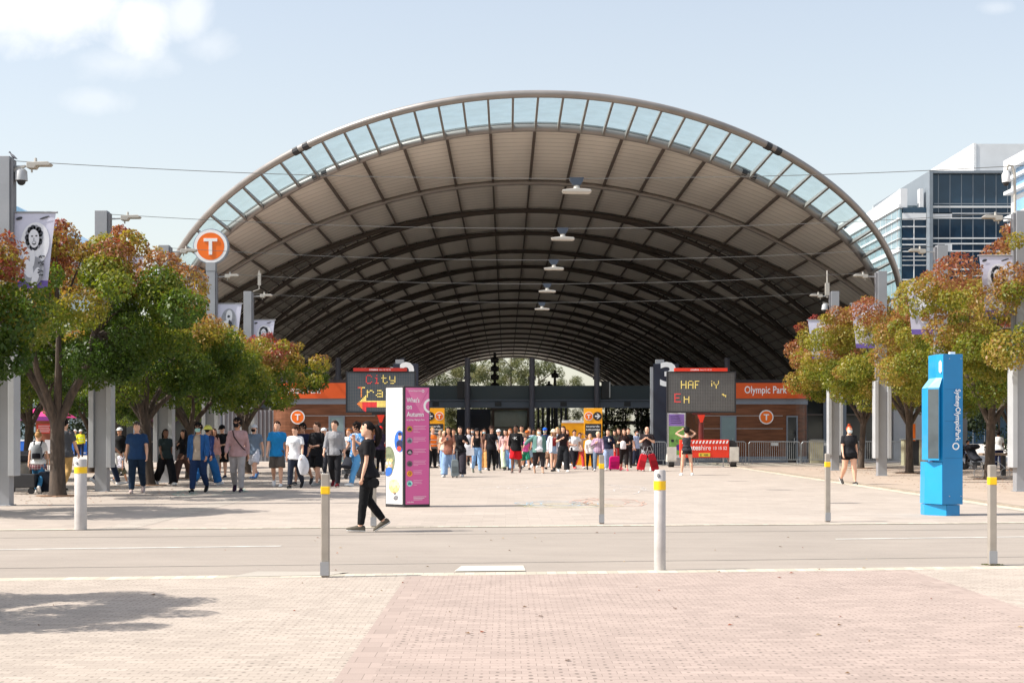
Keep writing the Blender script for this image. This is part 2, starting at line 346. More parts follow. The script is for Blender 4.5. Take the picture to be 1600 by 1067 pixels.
tag(mb.build('fallen_leaves', [M('litter_brown', (.16, .09, .04), .8), M('litter_red', (.3, .09, .04), .8), M('litter_tan', (.35, .25, .14), .8)]), 'scattered dry brown and red fallen leaves on the paving', 'fallen leaves', kind='stuff')
# soil rings round the trunks
m_soil = M('tree_pit_soil', (.23, .13, .075), .95, 0, .3, 12, .5, 60)
# ---------------------------------------------------------------- station canopy
AX = 1.45; RR = 33.; ZC = -16.5; AT = 16.5
def vz(phi): return ZC+RR*cos(phi)
def vp(phi, y, off=0.): return (AX+(RR+off)*sin(phi), y, ZC+(RR+off)*cos(phi))
PM = math.acos((33-10.7)/33.)           # springing
def phis(pm, n=48): return [-pm+2*pm*i/n for i in range(n+1)]
def tt(phi): return AT-vz(phi)
def y_r1(phi): t = tt(phi); return min(84., 62.07+1.409*t+.0012*t*t+.0165*t**3)
def y_r2(phi): t = tt(phi); return min(84., 68.73+1.843*t-.2819*t*t+.0402*t**3)
def gap(phi): return min(5.0, .66*tt(phi))
st = thing('station_canopy', 'huge arched station roof with glass front visor and dark ribbed underside', 'station roof', (AX, 84, 0))
m_ceil = M('beige_ceiling_boards', (.80, .75, .675), .75, 0, .1, .35, .2, 6, vscale=(1, .25, 1))
# boarded ceiling with fine joints
def ceil_mat():
    m = m_ceil; t = m.node_tree; n = t.nodes; l = t.links; p = n['Principled BSDF']
    wv = n.new('ShaderNodeTexWave'); wv.wave_type = 'BANDS'; wv.bands_direction = 'Y'; wv.inputs['Scale'].default_value = .32; wv.inputs['Distortion'].default_value = .3; wv.inputs['Detail'].default_value = 3
    o = n.new('ShaderNodeTexCoord'); l.new(o.outputs['Object'], wv.inputs[0])
    f = mth(t, 'SUBTRACT', 1, mth(t, 'MULTIPLY', mth(t, 'LESS_THAN', wv.outputs['Fac'], .035), .32))
    src = p.inputs['Base Color'].links[0].from_socket; vm = n.new('ShaderNodeVectorMath'); vm.operation = 'SCALE'; l.new(src, vm.inputs[0]); l.new(f, vm.inputs['Scale']); l.new(vm.outputs[0], p.inputs['Base Color'])
ceil_mat()
m_roof = M('roof_metal_sheet', srgb(150, 150, 152), .4, .5, .1, 1)
m_strip = M('side_strip_panel', (.34, .32, .29), .7, 0, .15, 1)
m_purlin = M('dark_brown_purlin', (.12, .095, .08), .6, 0, .15, 1)
def shell(name, fa, fb, mats, pm, th=.12, off=0., n=48):
    mb = MB(); ps = phis(pm, n); vs = []
    for p in ps:
        a, b = fa(p), fb(p)
        if b < a: b = a
        vs += [vp(p, a, off), vp(p, b, off), vp(p, b, off+th), vp(p, a, off+th)]
    fs = []; mi = []
    for i in range(n):
        k = 4*i
        for j, q in ((0, 0), (1, 1), (2, 1), (3, 1)):
            fs.append((k+j, k+(j+1) % 4, k+4+(j+1) % 4, k+4+j)); mi.append(q)
    mb.v = [tuple(v) for v in vs]; mb.f = fs; mb.m = mi
    mb.f += [(0, 1, 2, 3), (4*n, 4*n+1, 4*n+2, 4*n+3)]; mb.m += [1, 1]
    return mb.build(name, mats, st, world=True)
def arctube(name, fy, r, pm, mat, off=0, n=64, n2=10):
    mb = MB(); mb.tube([vp(p, fy(p), off) for p in phis(pm, n)], r, n2); return mb.build(name, mat, st, world=True, smooth=True)
def lim(f):     # angle at which a rim curve reaches rib 3
    lo, hi = 0, PM
    for _ in range(40):
        m_ = (lo+hi)/2
        if f(m_) >= 84: hi = m_
        else: lo = m_
    return lo
P1 = lim(y_r1); P2 = lim(y_r2)
r1 = arctube('rim_tube', y_r1, .17, P1, m_steel, -.05, 80, 12); r1['label'] = 'outer front rim tube'
r2 = arctube('rim_tube', y_r2, .19, P2, m_steel, -.1, 80, 12); r2['label'] = 'inner front rim tube'
# splice plates
for rim, fy, ro in ((r1, y_r1, .19), (r2, y_r2, .21)):
    for ph in (-.335, .335):
        mb = MB()
        mb.tube([vp(ph+q, fy(ph+q), -.07) for q in (-.012, -.004, -.003, .003, .004, .012)], [ro, ro, ro-.035, ro-.035, ro, ro], 10)
        mb.build('splice_collar', m_dark, rim, world=True)
# glass visor and its mullions
m_vis = glass('visor_glass', (.86, .98, .99), .36)
mb = MB(); n = 100
for i in range(n):
    a = -P1+2*P1*i/n; b = -P1+2*P1*(i+1)/n
    mb.add([vp(a, y_r1(a)+.1, .12), vp(b, y_r1(b)+.1, .12), vp(b, max(y_r1(b)+.1, y_r2(b)), .12), vp(a, max(y_r1(a)+.1, y_r2(a)), .12)], [(0, 1, 2, 3)])
mb.build('glass_visor', m_vis, st, world=True)
DP = 1.12/RR
k0 = int(P1/DP)
m_mull = M('visor_mullion_steel', srgb(150, 146, 142), .45, .2, .1, 1)
for k in range(-k0, k0+1):
    p = k*DP; a, b = y_r1(p), y_r2(p)
    if b-a < .5: continue
    e1 = Vector((sin(p), 0, cos(p))); e2 = Vector((cos(p), 0, -sin(p)))*.05; mb = MB()
    A = Vector(vp(p, a, .08)); B = Vector(vp(p, b, .08))
    q = [A+e2, A-e2, A-e2-e1*.14, A+e2-e1*.14, B+e2, B-e2, B-e2-e1*.34, B+e2-e1*.34]
    mb.add(q, [(0, 1, 2, 3), (4, 5, 6, 7), (0, 1, 5, 4), (1, 2, 6, 5), (2, 3, 7, 6), (3, 0, 4, 7)])
    mb.build('mullion', m_mull, st, world=True)
# leaf-shaped ceiling bays
YB = [84.0]+[94.2+10.55*i for i in range(18)]
leaf1 = shell('roof_leaf', lambda p: y_r2(p), lambda p: 84., (m_ceil, m_roof), P2, .08, .12, 60)
arctube('arch_tube', lambda p: 84., .15, PM, m_steel, -.05)
def purl(fa, fb, parent, merged=None, dp=2.2/RR, w=.07, pm=PM, shift=0):
    kk = int(pm/dp)
    for k in range(-kk-1, kk+2):
        p = (k+shift)*dp
        if abs(p) > pm: continue
        a, b = fa(p), fb(p)
        if b-a < .6: continue
        e1 = Vector((sin(p), 0, cos(p))); e2 = Vector((cos(p), 0, -sin(p)))*w; mb = merged or MB()
        A = Vector(vp(p, a, .115)); B = Vector(vp(p, b, .115))
        mb.add([A+e2, A-e2, A-e2-e1*.16, A+e2-e1*.16, B+e2, B-e2, B-e2-e1*.16, B+e2-e1*.16], [(0, 1, 2, 3), (4, 5, 6, 7), (0, 1, 5, 4), (1, 2, 6, 5), (2, 3, 7, 6), (3, 0, 4, 7)])
        if merged is None: mb.build('purlin', m_purlin, parent, world=True)
purl(lambda p: y_r2(p), lambda p: 84., leaf1, pm=P2)
rest = MB()
for i in range(len(YB)-1):
    a0, b0 = YB[i], YB[i+1]
    last = i == len(YB)-2
    fa = (lambda p, a0=a0: a0) if i == 0 else (lambda p, a0=a0: a0+gap(p))
    fb = (lambda p, b0=b0: b0-gap(p)) if not last else (lambda p, b0=b0: b0)
    lf = shell('roof_leaf', fa, fb, (m_ceil, m_roof), PM, .25, .12)
    sh = 0. if i % 2 else 0.
    if i < 4: purl(fa, fb, lf, shift=sh, w=.052)
    else: purl(fa, fb, None, rest, shift=sh, w=.052)
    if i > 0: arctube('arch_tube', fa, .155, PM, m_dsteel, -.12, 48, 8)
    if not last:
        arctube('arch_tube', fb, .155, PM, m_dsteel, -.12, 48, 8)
        # infill between the two tubes, opens towards the springing
        shell('valley_strip', fb, (lambda p, b0=b0: b0+gap(p)), (m_strip, m_roof), PM, .1, .2)
        for sd_ in (-1, 1):
            br = MB(); kk = [sd_*k for k in range(31) if abs(k*.9/RR) <= PM and gap(k*.9/RR) >= .35]
            for k in kk:
                p = k*.9/RR; g = gap(p); br.tube([vp(p, b0-g, .05), vp(p, b0+g, .05)], .05, 4)
            br.tube([vp(k*.9/RR, b0, .05) for k in kk], .05, 4); br.build('valley_bracing', m_purlin, st, world=True)
    else: arctube('arch_tube', fb, .24, PM, m_steel, -.12, 48, 8)
q = rest.build('purlin', m_purlin, st, world=True); q['kind'] = 'stuff'
# splay columns at the springing and low side walls
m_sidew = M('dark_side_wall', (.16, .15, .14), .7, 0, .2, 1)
for sx_ in (-1, 1):
    X, _, Z = vp(sx_*PM, 0)
    for i, yb in enumerate(YB):
        mb = MB(); g = 0 if i == 0 else gap(PM)
        for e in ((-1, 1) if g else (0,)):
            mb.tube([(X, yb+e*g, Z+.1), (X+sx_*.9, yb, 0)], [.24, .38], 8)
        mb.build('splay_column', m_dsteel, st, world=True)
sw = MB()
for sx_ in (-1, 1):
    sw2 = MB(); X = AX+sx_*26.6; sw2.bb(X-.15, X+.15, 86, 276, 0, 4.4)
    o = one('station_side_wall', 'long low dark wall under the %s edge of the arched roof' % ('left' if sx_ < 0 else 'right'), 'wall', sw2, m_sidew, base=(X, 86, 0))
# ---------------------------------------------------------------- kiosks
m_timber = M('timber_cladding', (.15, .058, .028), .4, 0, .4, 1.4, .1, 30, spec=.25, vscale=(.6, 1, 6))
m_ofas = M('orange_fascia', srgb(212, 82, 18), .45, 0, .05, 1)
m_band = M('grey_blue_band', srgb(120, 128, 138), .5, .1, .06, 2)
m_door = M('grey_green_door', srgb(120, 140, 142), .5, 0, .08, 2)
m_dglass = M('dark_glazing', (.018, .022, .028), .08, 0, .2, 1, spec=.7)
def roundel(par, cx, y, cz, r, th=.06, rimr=.85):
    mb = MB(); mb.prism(circ(cx, cz, r, 40), (0, y, 0), (1, 0, 0), (0, 0, 1), (0, th, 0)); a = mb.build('roundel_disc', m_letter, par, world=True)
    mb = MB(); flat(mb, circ(cx, cz, r*rimr, 40), (0, y-.004, 0), (1, 0, 0), (0, 0, 1)); mb.build('orange_face', m_orange, a, world=True)
    mb = MB(); k = r
    mb.bb(cx-.38*k, cx+.38*k, y-.02, y-.007, cz+.26*k, cz+.42*k); mb.bb(cx-.09*k, cx+.09*k, y-.02, y-.007, cz-.44*k, cz+.26*k)
    mb.build('letter_t', m_letter, a, world=True); return a
def kiosk(x0, x1, rounded, label, tx0, tx1, rx, doors):
    y0 = 73.4; r = 1.3; dep = 6.
    root = thing('ticket_kiosk', label, 'kiosk', ((x0+x1)/2, y0, 0))
    def poly(e):
        P = []
        if rounded > 0:
            P = [(x0-e, y0-e)]+[(x1-r+(r+e)*sin(a), y0+r-(r+e)*cos(a)) for a in [pi/2*i/8 for i in range(9)]]+[(x1+e, y0+dep), (x0-e, y0+dep)]
        else:
            P = [(x1+e, y0-e), (x1+e, y0+dep), (x0-e, y0+dep)]+[(x0+r-(r+e)*cos(a), y0+r-(r+e)*sin(a)) for a in [pi/2*i/8 for i in range(9)]]
        return P
    def pr(e, z0, z1, nm, mt, par=root):
        mb = MB(); P = poly(e); mb.prism([(a, b) for a, b in P], (0, 0, z0), (1, 0, 0), (0, 1, 0), (0, 0, z1-z0)); return mb.build(nm, mt, par, world=True)
    wl = pr(0, .3, 3.02, 'timber_wall', m_timber); pr(.02, 0, .3, 'plinth', m_band); pr(.06, 3.02, 3.32, 'grey_band', m_band); fs = pr(.22, 3.32, 4.12, 'fascia', m_ofas); pr(-.3, 4.12, 4.3, 'roof', m_dark)
    text('Olympic Park', (tx0-aloc(root)[0], -.225, 3.46), (1, 0, 0), (0, 0, 1), tx1-tx0, .50, m_letter, root, bold=.012)
    for z in (1.75, 2.42):
        mb = MB(); mb.bb(x0+.2, x1-.2-(r if rounded > 0 else 0), y0-.012, y0, z-.015, z+.015) if rounded > 0 else mb.bb(x0+r+.2, x1-.2, y0-.012, y0, z-.015, z+.015); mb.build('metal_trim', m_galv, wl, world=True)
    for (a, b, gl) in doors:
        mb = MB(); mb.bb(a, b, y0-.05, y0-.002, 0, 2.35); d = mb.build('door', m_door if not gl else m_dglass, root, world=True)
        mb = MB(); mb.bb(a-.07, a, y0-.07, y0-.003, 0, 2.42); mb.bb(b, b+.07, y0-.07, y0-.003, 0, 2.42); mb.bb(a, b, y0-.07, y0-.003, 2.35, 2.42); mb.build('door_frame', m_band, d, world=True)
        mb = MB(); mb.tube([(b-.12, y0-.09, .95), (b-.12, y0-.09, 1.25)], .018, 6); mb.build('handle', m_galv, d, world=True)
    roundel(root, rx, y0-.08, 1.5+25.5/30, .37)
    return root
kiosk(9.9, 15.95, 1, 'brown timber kiosk with orange fascia reading Olympic Park right of the message board', 12.42, 14.62, 13.58, ((11.25, 11.95, 0), (15.05-.35, 15.25-.1, 1)))
kiosk(-12.3, -6.6, -1, 'brown timber kiosk with orange fascia partly hidden behind the left trees', -11.75, -9.6, -10.83, ((-9.15, -8.45, 0),))
# corrugated fence, side buildings
mb = MB(); P = []
for i in range(52):
    x = -15.2+i*.055; P.append((x, 0 if (i//2) % 2 else .05))
P2_ = P+[(x, y+.02) for x, y in reversed(P)]
mb.prism(P2_, (0, 75.5, 0), (1, 0, 0), (0, 1, 0), (0, 0, 2.75))
cf = one('corrugated_fence', 'grey corrugated metal screen wall beside the left timber kiosk', 'fence', mb, M('grey_corrugated', srgb(112, 112, 116), .5, .3, .08, 2), base=(-13.8, 75.5, 0))
def sidebld(x0, x1, y, h, label, cols, pale=None):
    root = thing('station_side_building', label, 'building', ((x0+x1)/2, y, 0))
    mb = MB(); mb.bb(x0, x1, y, y+8, 0, h); mb.build('glazed_wall', m_dglass, root, world=True)
    mb = MB(); mb.bb(x0-.2, x1+.2, y-.5, y+8.2, h, h+.35); mb.build('roof', m_navy, root, world=True)
    for x in cols:
        mb = MB(); mb.bb(x-.09, x+.09, y-.12, y-.005, 0, h-.01); mb.build('mullion_post', m_band, root, world=True)
    mb = MB(); mb.bb(x0, x1, y-.08, y-.006, 1.0, 1.08); mb.bb(x0, x1, y-.08, y-.006, 2.5, 2.6); mb.build('transom', m_dsteel, root, world=True)
    if pale:
        mb = MB(); mb.bb(pale[0], pale[1], y-.6, y-.13, 0, h-.02); mb.build('pale_wall_panel', M('pale_render', srgb(165, 165, 165), .8, 0, .1, 1), root, world=True)
sidebld(-21, -15.6, 78, 3.6, 'dark glazed station wing with pale posts behind the left trees', [-20.5, -19.2, -18.6, -17.3, -16.2, -15.8], (-19.0, -18.7))
sidebld(16.6, 24.0, 79, 3.7, 'dark glazed station wing with pale wall behind the right trees', [16.8, 17.9, 19, 20.1, 21.0], (21.6, 23.9))
# ---------------------------------------------------------------- gantry inside the station
g = thing('concourse_gantry', 'dark teal steel beam on round grey posts spanning the station entrance', 'gantry', (AX, 95, 0))
m_teal = M('dark_teal_panel', srgb(38, 54, 62), .35, .1, .15, .6)
mb = MB(); mb.bb(-19, 22, 94.9, 95.2, 3.78, 4.72); mb.build('upper_beam', m_teal, g, world=True)
mb = MB(); mb.bb(-19, 22, 94.6, 95.25, 3.68, 3.775); mb.bb(-19, 22, 94.8, 95.15, 3.22, 3.675); mb.build('lower_flange', M('grey_flange', srgb(92, 100, 112), .5, .2, .1, 1), g, world=True)
for x in (-11.2, -6.88, -2.55, 1.77, 6.1, 14.8):
    mb = MB(); mb.tube([(x, 94.2, 0), (x, 94.2, 6.55)], .19, 12); mb.tube([(x, 94.2, 5.1), (x, 94.2, 5.3)], .27, 12)
    mb.build('round_post', M('round_post_grey', srgb(92, 92, 104), .5, .2, .08, 2), g, world=True)
for x in (-2.95, 6.75):
    mb = MB(); mb.bb(x-.3, x+.3, 94.5, 94.85, 3.85, 5.0); a = mb.build('display_box', m_dark, g, world=True)
    mb = MB(); mb.bb(x+.2, x+.28, 94.46, 94.498, 3.9, 4.95); mb.build('box_trim', m_galv, a, world=True)
for x in (-4.7, -.5, 3.9, 8.2):
    mb = MB(); mb.bb(x-.22, x+.22, 94.75, 94.797, 3.32, 3.62); mb.build('flange_plate', m_dark, g, world=True)
# lift shaft, screens and interior posts
lf = thing('glass_lift_shaft', 'dark framed glass lift shaft in the middle below the gantry beam', 'lift shaft', (.3, 104, 0))
mb = MB()
for x in (-.95, 1.7):
    mb.bb(x-.12, x+.12, 103.6, 103.9, 0, 3.5)
mb.bb(-.83, 1.58, 103.6, 103.9, 3.2, 3.5); mb.bb(-.83, 1.58, 103.6, 103.9, 1.9, 1.98); mb.build('frame', m_dsteel, lf, world=True)
mb = MB(); mb.bb(-.83, 1.58, 103.95, 106, 0, 3.19); mb.build('glass_box', M('lift_glass', (.12, .19, .19), .1, 0, .5, .8, spec=.8), lf, world=True)
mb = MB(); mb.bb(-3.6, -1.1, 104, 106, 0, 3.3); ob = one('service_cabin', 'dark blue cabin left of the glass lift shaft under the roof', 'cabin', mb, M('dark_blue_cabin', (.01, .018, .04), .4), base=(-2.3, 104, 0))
mb = MB()
for i in range(8): mb.bb(2.0+i*.34, 2.0+i*.34+.16, 104, 104.2, 0, 3.5)
mb.bb(1.95, 4.7, 104.02, 104.18, 3.5, 3.7); one('slatted_screen', 'dark vertical slatted screen right of the glass lift shaft', 'screen', mb, m_navy, base=(3.2, 104, 0))
mb = MB()
for x in (7.4, 8.0, 10.5): mb.tube([(x, 112, 0), (x, 112, 3.6)], .12, 8)
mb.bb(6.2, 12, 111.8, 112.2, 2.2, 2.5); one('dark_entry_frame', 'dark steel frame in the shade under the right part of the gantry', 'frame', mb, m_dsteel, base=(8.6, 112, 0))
def signal(px, d, heads, z0, lab):
    s = F/d; x = (px-VX)/s; root = thing('signal_mast', lab, 'mast', (x, d, 0), 'dark masts on the platforms')
    mb = MB(); mb.tube([(0, 0, 0), (0, 0, z0+heads*.95)], .16, 8); mb.build('post', m_dark, root)
    for i in range(heads):
        mb = MB(); mb.tube([(0, -.25, z0+i*.9), (0, -.25, z0+i*.9+.45), (0, -.25, z0+i*.9+.6)], [.45, .5, .2], 8); mb.build('lamp_head', m_dark, root)
signal(773, 150, 4, 6.3, 'dark platform mast with four stacked lamp heads left of centre')
signal(867, 170, 1, 8.2, 'dark platform mast with one head, highest of the right group')
signal(858, 190, 1, 7.6, 'dark platform mast with one head in the middle of the right group')
signal(848, 205, 1, 6.7, 'dark platform mast with one head, lowest of the right group')
# number totems 2 and 3
def totem(px, num, lab):
    s = 32.5; x = (px-VX)/s; y = F/s
    root = thing('platform_totem', lab, 'totem sign', (x, y, 0), 'navy numbered totems')
    mb = MB(); mb.bb(-.6, .6, 0, .35, 0, 4.85); mb.build('column', m_navy, root, bevel=.01)
    mb = MB(); mb.bb(-.75, -.62, .05, .3, 0, 4.7); mb.bb(-.5, -.1, .05, .3, 4.852, 5.05); mb.build('edge_rail', m_pole, root)
    text(num, (-.3, -.004, 3.75), (1, 0, 0), (0, 0, 1), .78, 1.18, m_letter, root, 'numeral', bold=.03)
totem(1041, '3', 'navy totem with large white 3 behind the right message board')
totem(634, '2', 'navy totem with large white 2 behind the left message board')
# yellow wayfinding signs
m_wy = M('wayfinding_yellow', srgb(250, 172, 10), .5, 0, .04, 2)
def arrow(mb, cx, cz, r, sgn, o, mi=0):
    p = [(cx-sgn*.0*r, cz)]
    t = .14*r
    flat(mb, [(cx-sgn*.6*r, cz-t), (cx+sgn*.35*r, cz-t), (cx+sgn*.35*r, cz+t), (cx-sgn*.6*r, cz+t)][::1], o, (1, 0, 0), (0, 0, 1), mi)
    for e in (-1, 1):
        flat(mb, [(cx+sgn*.65*r, cz), (cx+sgn*.05*r, cz+e*.6*r), (cx-sgn*.2*r, cz+e*.6*r), (cx+sgn*.25*r, cz)], o, (1, 0, 0), (0, 0, 1), mi)
def way(px0, px1, s, py_top, sgn, lines, lab, z0, txt_x):
    x0 = (px0-VX)/s; x1 = (px1-VX)/s; y = F/s; zt = EYE+(VY-py_top)/s; w_ = x1-x0
    root = thing('wayfinding_sign', lab, 'sign', ((x0+x1)/2, y, 0), 'yellow wayfinding signs'); h = w_/2
    mb = MB(); mb.bb(-h, h, 0, .12, z0, zt); mb.build('yellow_panel', m_wy, root, bevel=.005)
    if z0 > .5:
        mb = MB(); mb.bb(-h*.8, -h*.8+.08, .02, .1, 0, z0); mb.bb(h*.8-.08, h*.8, .02, .1, 0, z0); mb.build('leg', m_dark, root)
    mb = MB(); mb.bb(-h+.05, h-.05, -.012, -.002, zt-1.35, zt-.72); mb.build('black_panel', m_dark, root)
    a = -sgn
    mb = MB(); flat(mb, circ(sgn*h*.48, zt-.37, .2, 28), (0, -.008, 0), (1, 0, 0), (0, 0, 1)); c = mb.build('arrow_disc', m_dark, root)
    mb = MB(); arrow(mb, sgn*h*.48, zt-.37, .2, sgn, (0, -.016, 0)); mb.build('arrow', m_letter, c)
    rd = MB(); rd.prism(circ(-sgn*h*.48, zt-.37, .2, 28), (0, -.012, 0), (1, 0, 0), (0, 0, 1), (0, .01, 0)); c = rd.build('transport_disc', m_letter, root)
    mb = MB(); flat(mb, circ(-sgn*h*.48, zt-.37, .17, 28), (0, -.018, 0), (1, 0, 0), (0, 0, 1)); mb.build('orange_face', m_orange, c)
    mb = MB(); mb.bb(-sgn*h*.48-.08, -sgn*h*.48+.08, -.03, -.022, zt-.33, zt-.29); mb.bb(-sgn*h*.48-.02, -sgn*h*.48+.02, -.03, -.022, zt-.48, zt-.33); mb.build('letter_t', m_letter, c)
    zz = zt-.88
    for i, t in enumerate(lines):
        text(t, (-h+.1, -.016, zz-i*.145), (1, 0, 0), (0, 0, 1), min(w_-.2, .075*len(t)+.08), .09, m_letter, root, bold=.01)
way(664, 694.5, 34, 637.5, -1, ['towards', 'Strathfield', 'Northern', 'Central'], 'yellow wayfinding sign with left arrow beside the pink pillar', 1.35, 0)
way(912.5, 941, 34, 637.5, 1, ['towards', 'Lidcombe'], 'tall yellow wayfinding totem with right arrow behind the crowd', 0, 0)
mb = MB(); mb.bb(-.62, .5, 0, .15, 0, 2.0); mb2 = mb; o = one('yellow_screen_panel', 'plain yellow panel with white top edge left of the yellow arrow totem', 'panel', mb2, m_wy); o.location = ((898-VX)/33., F/33., 0)
mb = MB(); mb.bb(-.6, .48, -.02, .17, 2.001, 2.12); mb.build('top_edge', m_white, o)
# ---------------------------------------------------------------- variable message boards
FONT = {'C': ["01110", "10001", "10000", "10000", "10000", "10001", "01110"], 'i': ["00100", "00000", "01100", "00100", "00100", "00100", "01110"], 't': ["01000", "01000", "11110", "01000", "01000", "01001", "00110"],
 'y': ["00000", "10001", "10001", "10001", "01111", "00001", "01110"], 'T': ["11111", "00100", "00100", "00100", "00100", "00100", "00100"], 'r': ["00000", "00000", "10110", "11001", "10000", "10000", "10000"],
 'a': ["00000", "00000", "01110", "00001", "01111", "10001", "01111"], 'i2': ["1"]*7,
 'H': ["10001", "10001", "10001", "11111", "10001", "10001", "10001"], 'A': ["01110", "10001", "10001", "11111", "10001", "10001", "10001"], 'P': ["1111", "1000", "1000", "1110", "1000", "1000", "1000"],
 'N': ["10001", "10001", "10001", "11111", "10001", "10001", "10001"], 'E': ["11111", "10000", "10000", "11110", "10000", "10000", "11111"], 'Y': ["1000001", "0010001", "1010001", "1001010", "1000100", "0000100", "0000100"], ' ': ["000"]*7,
 'q': ["1100", "0111", "0001", "0000", "0000", "0000", "0000"], 'n': ["00000", "10001", "10001", "11111", "10001", "10001", "10001"]}
m_ledy = M('led_yellow', srgb(255, 226, 120), .5, emit=.3); m_ledr = M('led_red', srgb(240, 60, 60), .5, emit=.3); m_ledo = M('led_orange', srgb(250, 140, 60), .5, emit=.3)
m_red = M('red_orange_trailer', srgb(222, 52, 24), .45, 0, .06, 3)
def dots(mb, rows, x0, z0, p, red=lambda i: 0, sz=.68):
    for r, row in enumerate(rows):
        for c, ch in enumerate(row):
            if ch == '1':
                x = x0+c*p; z = z0-r*p; h = p*sz/2; mb.add([(x-h, 0, z-h), (x+h, 0, z-h), (x+h, 0, z+h), (x-h, 0, z+h)], [(0, 1, 2, 3)], red(c))
def vms(px, s, lab, left, sides):
    root = thing('message_board_trailer', lab, 'message board', ((px-VX)/s, F/s, 0), 'trailer message boards'); W2 = 1.49; zt = EYE+(VY-582)/s; zb = EYE+(VY-643)/s
    mb = MB(); mb.bb(-W2, W2, 0, .22, zb, zt); bd = mb.build('display_board', M('board_slate' if left else 'board_dark_grille', srgb(84, 94, 102) if left else srgb(98, 96, 94), .4, 0, .12, 1.5), root, bevel=.01)
    mb = MB(); f = .05
    mb.bb(-W2-f, W2+f, -.03, .24, zt, zt+f); mb.bb(-W2-f, W2+f, -.03, .24, zb-f, zb); mb.bb(-W2-f, -W2, -.03, .24, zb, zt); mb.bb(W2, W2+f, -.03, .24, zb, zt); mb.build('board_frame', m_dark, bd)
    gr = MB()
    for i in range(1, 40):
        x = -W2+i*2*W2/40; gr.bb(x-.006, x+.006, -.012, -.001, zb+.02, zt-.02)
    for i in range(1, 12):
        z = zb+i*(zt-zb)/12; gr.bb(-W2+.02, W2-.02, -.008, -.002, z-.004, z+.004)
    gr.build('louvre_grille', M('grille_lines', srgb(120, 120, 118) if not left else srgb(80, 90, 98), .5), bd)
    tp = MB(); tp.bb(-1.2, 1.15, -.1, .22, zt+.052, zt+.2); tpo = tp.build('top_strip', m_red if not left else M('dark_red_strip', srgb(180, 42, 30), .5), root)
    text('coates', (-.5, -.105, zt+.085), (1, 0, 0), (0, 0, 1), .38, .075, m_letter, tpo, bold=.01); text('hire 13 15 52' if not left else 'hire 13 15 52', (-.06, -.105, zt+.09), (1, 0, 0), (0, 0, 1), .5, .06, m_letter, tpo)
    mb = MB(); mb.tube([(0, .11, .9), (0, .11, zb-.05)], .12, 10); mb.bb(-.4, .4, .0, .2, zb-.14, zb-.052); mb.build('mast', m_dark if left else M('mast_red_brown', srgb(96, 30, 24), .5), root)
    mb = MB(); mb.prism([(-.16, -.0), (-.05, -.34), (.05, -.34), (.16, 0)], (0, -.05, zb-.142), (1, 0, 0), (0, 0, 1), (0, .3, 0)); mb.build('mast_bracket', m_red, root)
    # trailer
    mb = MB(); mb.bb(-.95, 1.2, -.25, .35, .42, 1.22); cb = mb.build('cabinet', m_red, root, bevel=.02)
    st_ = MB()
    for i in range(14):
        x = -.9+i*.15; st_.prism([(x, 0), (x+.07, 0), (x+.12, .13), (x+.05, .13)], (0, -.262, 1.05), (1, 0, 0), (0, 0, 1), (0, .008, 0))
    st_.build('hazard_stripes', m_letter, cb)
    text('coates', (-.85, -.262, .76), (1, 0, 0), (0, 0, 1), .78, .2, m_letter, cb, bold=.02); text('hire', (-.04, -.262, .76), (1, 0, 0), (0, 0, 1), .42, .22, m_letter, cb); text('13 15 52', (.5, -.262, .78), (1, 0, 0), (0, 0, 1), .6, .14, m_letter, cb, bold=.01)
    mb = MB(); mb.bb(-.15, .35, -.275, -.252, .47, .63); pl = mb.build('number_plate', M('plate_yellow', srgb(214, 190, 60), .5), cb)
    text('E 48', (-.1, -.277, .495), (1, 0, 0), (0, 0, 1), .36, .1, m_dark, pl)
    for sx_ in (-1.35, 1.42):
        mb = MB(); mb.tube([(sx_-.12, .05, .24), (sx_+.12, .05, .24)], .25, 14); wh = mb.build('wheel', m_dark, root)
        mb = MB(); mb.tube([(sx_-.125, .05, .24), (sx_+.125, .05, .24)], .12, 12); mb.build('rim', m_galv, wh)
        mb = MB(); mb.prism([(.32*cos(a), .24+.34*sin(a)) for a in [pi*i/8 for i in range(9)]], (sx_-.2, .05, 0), (0, 1, 0), (0, 0, 1), (.4, 0, 0)); mb.bb(sx_-.2, sx_+.2, -.28, -.22, .3, .9); mb.build('mudguard', M('trailer_white', srgb(205, 200, 190), .5), root)
    mb = MB(); mb.tube([(1.35, .0, .95), (1.35, .35, .95)], .25, 10); mb.build('generator_drum', m_dark, root)
    for x in (-.8, .95):
        mb = MB(); mb.tube([(x, -.15, 0), (x, -.15, .45)], .03, 6); mb.tube([(x, -.15, 0), (x, -.15, .03)], .09, 8); mb.build('jack_leg', m_galv, root)
    p = 2.94/56; glyphs = []
    if left:
        fx = lambda px_: (px_-px)/s; z1 = EYE+(VY-586.5)/s; cx = fx(578)
        def put(chs, x, z, pp, brk, redf):
            for ch in chs:
                glyphs.append(MB()); dots(glyphs[-1], FONT[ch], x, z, pp, lambda c, x=x: (0 if x+c*pp > brk else (2 if x+c*pp > brk-.12 else 1))); x += (len(FONT[ch][0])+1)*pp
        pp = 1.62*p*.62
        put('City', fx(572.5), z1, 2.0/35*1.0, fx(593), None)
        put('Tra', fx(560), EYE+(VY-605.5)/s, .066, fx(565), None)
        # arrow
        zc = EYE+(VY-631)/s; q = .058; mb = MB(); glyphs.append(mb)
